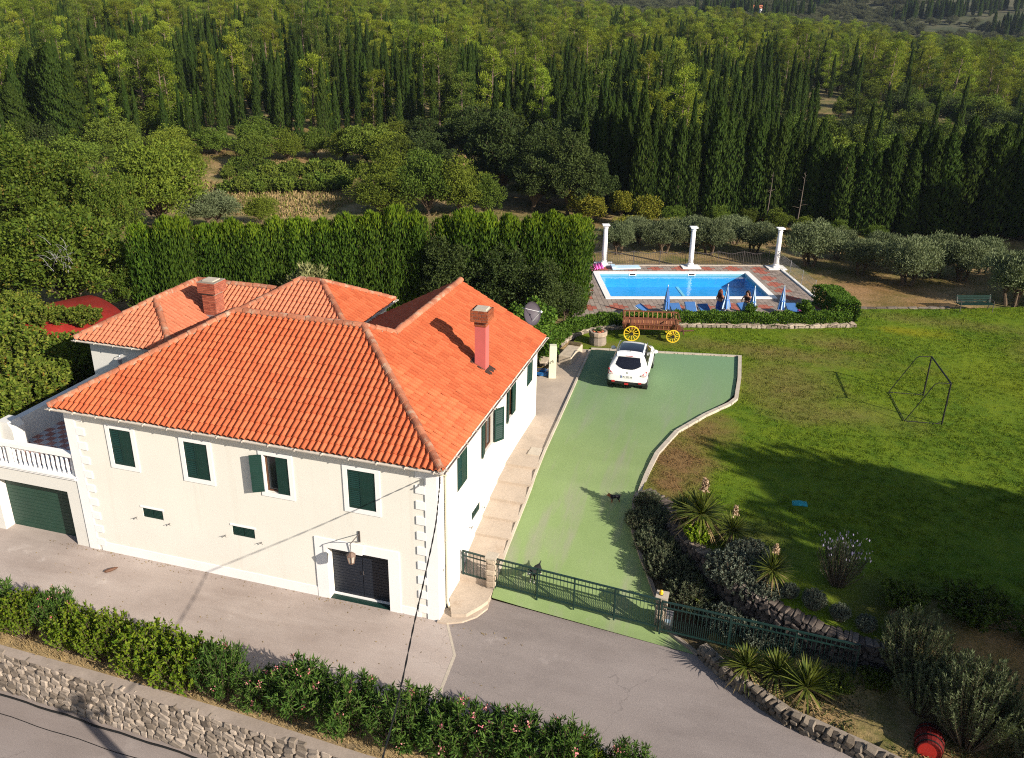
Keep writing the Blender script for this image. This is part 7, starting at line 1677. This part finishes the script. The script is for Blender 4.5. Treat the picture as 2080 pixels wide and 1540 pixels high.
# rows in the vegetable plot
VG = stem_bush(1.0, 1.6, 230, 70, 26, .17, .10, L_['broad'], 0)
for i in range(11):
    for j in range(9):
        u, v = i / 10, j / 8; p = Vector((-49.5, 65.0)).lerp(Vector((-36.5, 68.5)), u).lerp(Vector((-43.5, 54.5)).lerp(Vector((-33.5, 59.0)), u), v)
        if rnd.random() < .12 or 3 < j < 5: continue
        s = rnd.uniform(.8, 1.5); x, y = p.x + rnd.uniform(-.3, .3), p.y + rnd.uniform(-.3, .3)
        plant('vegetable_bush', 'low green bush in planted rows of the clearing', 'bush', (x, y, GZ(x, y)), VG, (s, s, s * rnd.uniform(.8, 1.3)), rnd.uniform(0, 6), 'planted bushes in the clearing', ('stems', 'foliage'))
# low walls of the clearing
mb = MB(); mb.bar((-51.5, 62.2, .2), (-47.3, 63.8, .2), .5, .9); tag(mb.build('garden_shed', M['kerb']), 'low pale flat roofed shelter at edge of the clearing', 'shed')

# ------------------------------------------------------------------ forest kinds (each tree one mesh)
CY = [cypress_mesh('cypress_tree', 9.0, .82, 3000, .36, .13, 300 + s, L_['cyp'], f) for s, f in ((0, 1), (1, .8), (2, 1.2), (3, 1.0))]
CYB = cypress_mesh('cypress_tree', 9.0, .82, 9000, .26, .085, 340, L_['cyp'], 1.1)
def pine_mesh(seed):
    r = np.random.RandomState(seed); H = 9.6; mb = MB(); C, rad = [], []
    lean = r.uniform(-.5, .5, 2); P = lambda t: Vector((lean[0] * t * t, lean[1] * t * t, H * t)); mb.tube([P(-.05), P(.4), P(.95)], [.17, .12, .03], 6)
    for k in range(15):
        t = .22 + .74 * (k / 14); a = k * 2.4 + r.uniform(-.4, .4); l = (1.75 * (1 - t) ** .6 * min(1, .35 + t * 1.4) + .35) * r.uniform(.75, 1.15); b = P(t); e = b + Vector((math.cos(a) * l, math.sin(a) * l, .25 + .5 * r.uniform())); mb.tube([b, b.lerp(e, .5) + Vector((0, 0, .05)), e], [.05, .03, .012], 4, 0, False)
        for j in range(4): q = b.lerp(e, .45 + .55 * j / 3); C.append((q.x + r.normal() * .2, q.y + r.normal() * .2, q.z + .15)); rad.append(r.uniform(.34, .62))
    C.append(tuple(P(1.0))); rad.append(.5)
    V = clump_leaves(np.array(C), np.array(rad) * 1.2, 88, .21, .06, r, .8, 1.0, .4)
    return mix_mesh('pine_tree', mb, V, [M['bark_pine'], L_['pine']], 1)
PI_ = [pine_mesh(310 + s) for s in range(4)]
def bl_mesh(seed, m=None):
    mb, V = crown_tree(H=5.5, Wd_=5.0, seed=seed, nclump=64, nleaf=100, L=.19, Wl=.115, cr=(.06, .17), trunk=.12, bias=.35, base=-.05); return mix_mesh('broadleaf_tree', mb, V, [M['bark'], m or L_['broad']], 1)
L_['pine2'] = leaf_mat('old_pine_needle', (.055, .085, .014), (.115, .15, .024), .2, .7, .15, .3); L_['drypine'] = leaf_mat('dry_pine_needle', (.10, .085, .045), (.17, .14, .08), .1, .8, .1, .2)
PI_[1].materials[1] = L_['pine2']
BL = [bl_mesh(320), bl_mesh(321), bl_mesh(322), bl_mesh(323, L_['oak'])]
def fnoise(x, y, s):
    return (np.sin(x * .031 + s) * np.sin(y * .027 + 1.7 * s) + .7 * np.sin(x * .071 - y * .043 + 2 * s) + .5 * np.sin(x * .13 + y * .11 + s) * np.sin(y * .17 - s))
# front cypress wall
CF = [(-9.91, 65.3, 8.8, 1.65), (-6.98, 60.6, 9.45, 1.5), (-5.73, 60.2, 10.15, 1.6), (-4.63, 59.7, 9.0, 1.3), (-3.12, 58.3, 11.05, 1.9), (-2.04, 58.5, 8.4, 1.3), (-.95, 58.7, 9.05, 1.6), (.3, 58.5, 9.15, 1.5), (1.43, 58.9, 8.55, 1.6), (3.36, 59.3, 10.6, 2.0), (4.29, 59.6, 9.6, 1.9), (5.13, 59.9, 9.0, 1.7), (6.85, 60, 9.3, 2), (7.95, 60, 8.75, 1.7), (8.67, 60, 9.2, 1.8), (10.26, 60.2, 8.05, 1.9), (11.8, 59.8, 8.55, 2.1), (13.1, 59.3, 7.1, 1.7), (14.19, 58.3, 7.5, 2), (15.71, 58.4, 7.75, 2), (16.71, 59.2, 6.5, 1.5), (17.75, 58.4, 8.65, 2), (19.41, 58.7, 7.35, 1.8), (20.85, 59.2, 8.9, 2.2), (22.09, 59.3, 8.75, 2.5), (23.9, 60, 9.35, 2.5), (26.06, 60.4, 9.6, 2.8), (27.67, 61, 8.65, 2.3), (29.13, 61.2, 8.6, 2.3), (31, 61, 9, 2.4), (33, 61.5, 9.4, 2.4)]
fore = []   # kind, x, y, height scale, width scale, variant, rotation
for x, y, h, w in CF:
    fore.append(('c', x + .6 * rnd.uniform(-1, 1) + .5, y + rnd.uniform(-.3, .8), h / 9.0 * rnd.uniform(.72, .98), w / 2.3, rnd.randrange(4), rnd.uniform(0, 6)))
    fore.append(('c', x, y, h / 9.0, w / 1.95, rnd.randrange(4), rnd.uniform(0, 6)))
    if rnd.random() < .95: fore.append(('c', x + rnd.uniform(-.8, .8), y + rnd.uniform(1.2, 2.6), h / 9.0 * rnd.uniform(.8, 1.03), w / 2.0, rnd.randrange(4), rnd.uniform(0, 6)))
    if rnd.random() < .95: fore.append(('c', x + rnd.uniform(-.8, .8), y + rnd.uniform(3, 6), h / 9.0 * rnd.uniform(.8, 1.05), w / 2.0, rnd.randrange(4), rnd.uniform(0, 6)))
for x, y, h, w in ((-28.7, 76.4, 4.3, .86), (-24.4, 91.4, 7.4, 1.5), (-21.7, 88, 8.3, 1.5), (-21.2, 92.8, 7.7, 1.9), (-16.4, 86, 8.7, 2.4)): fore.append(('c', x, y, h / 9, w / 1.5, 1, 0))
BIGC = [cypress_mesh('cypress_tree', 9.5, 2.2, 9000, .42, .16, 350, L_['cyp'], 1.0)]
for x, y, h, w, lab in ((-70.2, 63.0, 12.2, 3.4, 'tallest dark cypress of the old clump at upper left'), (-71.9, 63.6, 11.4, 3.0, 'dark cypress just left of tallest one in old clump'), (-69.0, 63.9, 10.2, 2.6, 'dark cypress just right of tallest one in old clump'), (-75.0, 64.5, 11.2, 3.0, 'tall dark cypress standing apart left of the old clump'), (-73.6, 60.0, 8.0, 3.0, 'shorter dense cypress in front of the old clump'), (-76.5, 61.0, 7.4, 3.2, 'dense dark cypress at the left picture edge')):
    o = put('cypress_tree', CYB, None, (x, y, GZ(x, y)), rnd.uniform(0, 6), (w / 1.7, w / 1.7, h / 9.0)); tag(o, lab, 'tree', 'old cypress clump at upper left')
def scatter():
    sp = 2.55; X, Y = np.meshgrid(np.arange(-330, 150, sp), np.arange(48, 380, sp)); X = X.ravel(); Y = Y.ravel(); X = X + RS.uniform(-1, 1, len(X)) * sp * .55; Y = Y + RS.uniform(-1, 1, len(X)) * sp * .55
    d = np.hypot(X - 8, Y + 21); az = np.degrees(np.arctan2(X - 8, Y + 21)); u = RS.uniform(0, 1, len(X))
    d0 = np.interp(az, [-60, -45, -38, -22, -16, -12, -6, 16, 24], [108, 112, 112, 113, 104, 92, 88, 88, 92])
    keep = (d > d0) & (d < 370) & (az > -56) & (az < 22)
    # open spots on the slope
    def gap(x, y, rx, ry): return ((X - x) / rx) ** 2 + ((Y - y) / ry) ** 2 < 1 + .5 * np.sin(X * .7) * np.sin(Y * .6)
    keep &= ~gap(-72, 119, 9, 5) & ~gap(-33, 106, 6, 3) & ~gap(37, 100, 9, 8) & ~gap(24, 74, 5, 6) & ~gap(44, 92, 7, 9) & ~gap(52, 135, 6, 9) & ~gap(-60, 80, 6, 3)
    n1, n2, n3 = fnoise(X, Y, 1.0), fnoise(X, Y, 4.2), fnoise(X, Y, 7.7)
    right = sm((az + 7) / 6); crest = sm((d - 160) / 40)
    pc = np.clip(.47 + .42 * n1 - .16 * crest * (1 - right), .20, .93) * (1 - right * .62) + .45 * sm((az + 16) / 4) * sm((4 - az) / 5) * (1 - sm((d - 140) / 30)); pc = np.clip(pc * (1 - .8 * sm((az + 1) / 6) * sm((d - 118) / 25)), .03, .95) ; pb = np.clip(.16 + .3 * n2, .02, .6) * (1 - right) + right * (.92 - .6 * crest)
    edge = sm(1 - (d - d0) / 16); pb = np.maximum(pb, edge * .5 * (1 - right)); pc = pc * (1 - .4 * edge)
    kind = np.where(u < pc, 'c', np.where(u < pc + pb * (1 - pc), 'b', 'p'))
    v = RS.uniform(0, 1, len(X)); dens = np.where(kind == 'c', .92, np.where(kind == 'p', (.33 + .10 * crest) * (1 - .97 * right * (1 - crest)), .42 - .08 * right)); keep &= v < dens
    keep &= ~((az > 1) & (kind == 'c') & (d < 120) & (RS.uniform(0, 1, len(X)) < .5))
    return X[keep], Y[keep], kind[keep], n3[keep]
for x, y, k, q in zip(*scatter()):
    if k == 'c': h = rnd.uniform(.70, 1.2); fore.append(('c', x, y, h, h * rnd.uniform(.40, .68), rnd.randrange(4), rnd.uniform(0, 6)))
    elif k == 'p': h = rnd.uniform(.78, 1.2); fore.append(('p', x, y, h, h * rnd.uniform(.95, 1.3), rnd.randrange(4), rnd.uniform(0, 6)))
    else: h = rnd.uniform(.6, 1.1); fore.append(('b', x, y, h, h * rnd.uniform(.85, 1.15), rnd.randrange(4), rnd.uniform(0, 6)))
KN = {'c': ('cypress_tree', CY, 'slender dark cypress in the forest on slope behind', 'cypresses of the forest slope', 'forest_cypresses'), 'p': ('pine_tree', PI_, 'yellow green pine in the forest on slope behind', 'pines of the forest slope', 'forest_pines'), 'b': ('broadleaf_tree', BL, 'rounded green broadleaf tree in the forest on slope behind', 'broadleaf trees of the forest slope', 'forest_broadleaves')}
def mass(name, rows, protos):
    """one object: many trees set on points by geometry nodes"""
    me = bpy.data.meshes.new(name); me.from_pydata([(r[1], r[2], r[7]) for r in rows], [], [])
    for an, ty, vals in (('hs', 'FLOAT', [r[3] for r in rows]), ('ws', 'FLOAT', [r[4] for r in rows]), ('rz', 'FLOAT', [r[6] for r in rows]), ('vr', 'INT', [r[5] for r in rows])):
        a = me.attributes.new(an, ty, 'POINT'); a.data.foreach_set('value', vals)
    o = put(name, me); o['kind'] = 'stuff'
    ng = bpy.data.node_groups.new(name, 'GeometryNodeTree'); ng.interface.new_socket('Geometry', in_out='INPUT', socket_type='NodeSocketGeometry'); ng.interface.new_socket('Geometry', in_out='OUTPUT', socket_type='NodeSocketGeometry')
    gi, go = ng.nodes.new('NodeGroupInput'), ng.nodes.new('NodeGroupOutput'); jn = ng.nodes.new('GeometryNodeJoinGeometry')
    def attr(n_, t_='FLOAT'): a = ng.nodes.new('GeometryNodeInputNamedAttribute'); a.data_type = t_; a.inputs['Name'].default_value = n_; return a.outputs['Attribute']
    cx = ng.nodes.new('ShaderNodeCombineXYZ'); ng.links.new(attr('ws'), cx.inputs[0]); ng.links.new(attr('ws'), cx.inputs[1]); ng.links.new(attr('hs'), cx.inputs[2])
    cr = ng.nodes.new('ShaderNodeCombineXYZ'); ng.links.new(attr('rz'), cr.inputs[2])
    for k, p in enumerate(protos):
        cmp_ = ng.nodes.new('FunctionNodeCompare'); cmp_.data_type = 'INT'; cmp_.operation = 'EQUAL'; A = [s for s in cmp_.inputs if s.enabled]; ng.links.new(attr('vr', 'INT'), A[0]); A[1].default_value = k
        oi = ng.nodes.new('GeometryNodeObjectInfo'); oi.inputs['Object'].default_value = p; oi.transform_space = 'ORIGINAL'; oi.inputs['As Instance'].default_value = True
        ip = ng.nodes.new('GeometryNodeInstanceOnPoints'); ng.links.new(gi.outputs[0], ip.inputs['Points']); ng.links.new(cmp_.outputs[0], ip.inputs['Selection']); ng.links.new(oi.outputs['Geometry'], ip.inputs['Instance']); ng.links.new(cr.outputs[0], ip.inputs['Rotation']); ng.links.new(cx.outputs[0], ip.inputs['Scale']); ng.links.new(ip.outputs[0], jn.inputs[0])
    ng.links.new(jn.outputs[0], go.inputs[0]); md = o.modifiers.new('trees', 'NODES'); md.node_group = ng; return o
for kd, (nm, ms, lab, grp, sname) in KN.items():
    rows = [r for r in fore if r[0] == kd]; zs = terr(np.array([r[1] for r in rows]), np.array([r[2] for r in rows])); rows = [r + (float(z) - .05,) for r, z in zip(rows, zs)]
    # those seen largest, inside the frame, stand as trees of their own
    def inview(r): a = math.degrees(math.atan2(r[1] - CAM.x, r[2] - CAM.y)); return -46 < a < 15
    rows.sort(key=lambda r: (0 if inview(r) else 1, math.hypot(r[1] - 8, r[2] + 21)))
    first = {}
    for r in rows[:300]:
        o = put(nm, ms[r[5]], None, (r[1], r[2], r[7]), r[6], (r[4], r[4], r[3])); tag(o, lab, 'tree', grp); first.setdefault(r[5], o)
    mass(sname, rows[300:], [first[k] for k in range(4)])
mass('lawn_blades', GRASS_ROWS, [GRASS_TUFT])
n = 15000; u_, v_ = RS.uniform(0, 1, n), RS.uniform(0, 1, n); xs_ = -50 + 20 * u_; ys_ = 43 + 26 * v_ + 5 * u_; ok = (fnoise(xs_ * 6, ys_ * 6, 5.1) > -.55); xs_, ys_ = xs_[ok], ys_[ok]; n = len(xs_)
o = put('straw_field', quads_mesh('straw_field', leaves(np.stack([xs_, ys_, terr(xs_, ys_) - .02], 1), RS.normal(size=(n, 3)) * .4 + [0, 0, 1], RS.uniform(.2, .5, n), .11), [L_['dryblade'], L_['light']], (RS.uniform(0, 1, n) < .2).astype(int))); o['kind'] = 'stuff'
# a few brown dead pines and bare trunks
M['deadwood'] = mat('dead_wood', (.15, .12, .10), .9, .2, 3, 20)
def snag(seed, H):
    r = random.Random(seed); mb = MB(); mb.tube([(0, 0, -.2), (.1, 0, H * .5), (.15, .1, H)], [.05, .035, .01], 6)
    for k in range(14): t = r.uniform(.4, .98); a = r.uniform(0, 6.28); l = (1 - t) * .9 + .12; mb.tube([(.15 * t, .1 * t, H * t), (.15 * t + math.cos(a) * l, math.sin(a) * l, H * t - .1 * l + .2)], [.018, .005], 3, 0, False)
    return mb.mesh('dead_tree', M['deadwood'])
for i, (x, y, h, lab) in enumerate(((8.2, 57.5, 5.0, 'bare dead trunk leaning left in front of cypress wall'), (10.8, 57.4, 5.2, 'bare dead trunk with side twigs before cypress wall'))):
    tag(put('dead_tree', snag(i, h), None, (x, y, GZ(x, y))), lab, 'tree')
# ------------------------------------------------------------------ trees standing outside the view whose shade falls into it
BT = [tree_pair('shade', dict(H=12, Wd_=9, seed=s, nclump=90, nleaf=90, L=.5, Wl=.3, cr=(.08, .14), trunk=.3, bias=.5, base=.0), L_['broad']) for s in (401, 402)]
for i, (x, y, h, w) in enumerate(SHADERS):
    plant('shade_tree', 'tall broad tree standing right of the lawn', 'tree', (x, y, 1.0), BT[i % 2], (w / 9, w / 9, h / 12), rnd.uniform(0, 6), 'tall trees right of the lawn')
for i, (x, y, h, w) in enumerate(SHADERS2):
    o = put('cypress_tree', BIGC[0], None, (x, y, GZ(x, y)), rnd.uniform(0, 6), (w / 4.4, w / 4.4, h / 9.5)); tag(o, 'tall cypress in the windbreak right of the olive grove', 'tree', 'windbreak cypresses right of the olive grove')
for x, y, h, lab in ((-46, 150, 1.1, 'brown dying pine among green pines high on the slope'), (-22, 165, 1.0, 'grey brown dying pine near the top of forest')):
    dm = PI_[2].copy(); dm.materials[1] = L_['drypine']; o = put('pine_tree', dm, None, (x, y, GZ(x, y)), 1.0, (h * 1.2, h * 1.2, h)); tag(o, lab, 'tree')
# dry leaves and grit blown along the yard edges
n = 900; xs_ = RS.uniform(-15, 3, n); k_ = RS.uniform(0, 1, n); ys_ = np.where(k_ < .6, np.array([yyard(x) for x in xs_]) + np.abs(RS.normal(size=n)) * .35, np.where(k_ < .8, -np.abs(RS.normal(size=n)) * .15 - .06, RS.uniform(-4, 0, n)))
D = RS.normal(size=(n, 3)) * [1, 1, .12]; o = put('fallen_leaves', quads_mesh('fallen_leaves', leaves(np.stack([xs_, ys_, np.full(n, .012)], 1), D, RS.uniform(.03, .09, n), RS.uniform(.015, .04, n), np.tile([[0, 0, 1.0]], (n, 1)) + RS.normal(size=(n, 3)) * .1), L_['dryblade'])); o['kind'] = 'stuff'
# dark weeds added above the low wall, standing in for shade on the bank
n = 9000; xs_ = RS.uniform(8.6, 19, n); ys_ = RS.uniform(-3.2, 1.3, n); ya_ = np.interp(xs_, [p[0] for p in LOWW], [p[1] for p in LOWW]); ok = (ys_ > ya_ + .2) & (fnoise(xs_ * 22, ys_ * 22, 1.3) > -.75); xs_, ys_ = xs_[ok], ys_[ok]; n = len(xs_)
o = put('bank_shade_weeds', quads_mesh('bank_shade_weeds', leaves(np.stack([xs_, ys_, terr(xs_, ys_) - .01], 1), RS.normal(size=(n, 3)) * .7 + [0, 0, .8], RS.uniform(.06, .2, n), .035), [L_['dryblade'], L_['oak']], (RS.uniform(0, 1, n) < .68).astype(int))); o['kind'] = 'stuff'
# tufts of straw coloured grass in the clearing and the olive grove
n = 26000; xs_ = RS.uniform(-60, 32, n); ys_ = RS.uniform(31, 80, n); ok = (fnoise(xs_ * 3, ys_ * 3, 3.3) > -.2) & ~((xs_ > -4) & (ys_ < 40.5) & (xs_ < 11)) & ((ys_ > 36) | (xs_ > 12)) & (ys_ > 31.5 + np.clip(xs_ - 14, 0, 9) * .4); xs_, ys_ = xs_[ok], ys_[ok]; n = len(xs_)
o = put('straw_grass', quads_mesh('straw_grass', leaves(np.stack([xs_, ys_, terr(xs_, ys_) - .02], 1), RS.normal(size=(n, 3)) * .45 + [0, 0, 1], RS.uniform(.12, .38, n), .06), [L_['dryblade'], L_['broad']], (RS.uniform(0, 1, n) < .45).astype(int))); o['kind'] = 'stuff'
# ------------------------------------------------------------------ far slope: scrub, cypress rows, tiny houses
rows = []
for i in range(14000):
    d = 372 + 900 * rnd.random() ** 1.3; a = math.radians(rnd.uniform(-24, 22)); x, y = 8 + d * math.sin(a), -21 + d * math.cos(a)
    if fnoise(x * .35, y * .35, 2.0) + rnd.uniform(-.9, .6) < -.35: continue
    h = rnd.uniform(.6, 1.5); rows.append(('s', x, y, h * .62, h * 1.1, rnd.randrange(4), rnd.uniform(0, 6), float(terr(x, y)) - .2))
M_SC = [bl_mesh(330 + s, L_['scrub']) for s in range(4)]
fs = []
for k in range(4): o = put('scrub_bush', M_SC[k], None, (60 + 14 * k, 372 + 4 * k, GZ(60 + 14 * k, 372 + 4 * k)), 0, (.9, .9, .6)); tag(o, 'low grey green scrub bush at foot of the far slope', 'bush', 'scrub on the far slope'); fs.append(o)
mass('far_scrub', rows, fs)
rows = []
for (x0, y0, x1, y1, n) in ((60, 520, 130, 560, 90), (20, 560, 60, 600, 60), (-40, 470, 20, 500, 90), (150, 600, 210, 640, 70), (90, 640, 150, 660, 60), (100, 470, 170, 520, 60)):
    for i in range(n): t_ = rnd.random(); x, y = x0 + (x1 - x0) * t_ + rnd.uniform(-4, 4), y0 + (y1 - y0) * t_ + rnd.uniform(-9, 9); h = rnd.uniform(.8, 1.3); rows.append(('c', x, y, h, h * .9, rnd.randrange(4), 0, float(terr(x, y)) - .2))
mass('far_cypresses', rows, [o for o in COL.objects if o.name.startswith('cypress_tree') and o.data in CY][:0] or [next(o for o in COL.objects if o.data == CY[k]) for k in range(4)])
M['farroof'] = mat('far_roof', (.42, .14, .07), .9, .1, 1, 5)
for x, y, s, lab, rz in FARH:
    z = GZ(x, y); t = thing('far_house', lab, 'house', (x, y, z), rz)
    mb = MB(); mb.box(-5 * s, -4 * s, -1, 5 * s, 4 * s, 5.2 * s); mb.build('wall', M['white'], t)
    mb = MB(); mb.add([(-5.4 * s, -4.4 * s, 5.2 * s), (5.4 * s, -4.4 * s, 5.2 * s), (5.4 * s, 4.4 * s, 5.2 * s), (-5.4 * s, 4.4 * s, 5.2 * s), (-5.4 * s, 0, 7.4 * s), (5.4 * s, 0, 7.4 * s)], [(0, 1, 5, 4), (2, 3, 4, 5), (0, 4, 3), (1, 2, 5), (3, 2, 1, 0)]); mb.build('roof', M['farroof'], t)
    for u in (-2.6, 0, 2.6): mb = MB(); mb.box(u * s - .5 * s, -4.03 * s, 2.2 * s, u * s + .5 * s, -3.98 * s, 3.8 * s); mb.build('window', M['dark'], t)

# ------------------------------------------------------------------ air: even pale haze over the whole valley
mb = MB(); mb.box(-905, -85, -14, 755, 1405, 130)
m = bpy.data.materials.new('haze'); m.use_nodes = True; nt = m.node_tree; nt.nodes.clear()
ou = nt.nodes.new('ShaderNodeOutputMaterial'); pv = nt.nodes.new('ShaderNodeVolumePrincipled'); pv.inputs['Color'].default_value = (.62, .74, 1, 1); pv.inputs['Density'].default_value = .00010; pv.inputs['Anisotropy'].default_value = .2
nt.links.new(pv.outputs[0], ou.inputs['Volume'])
HZ = mb.build('haze', m); HZ['kind'] = 'stuff'
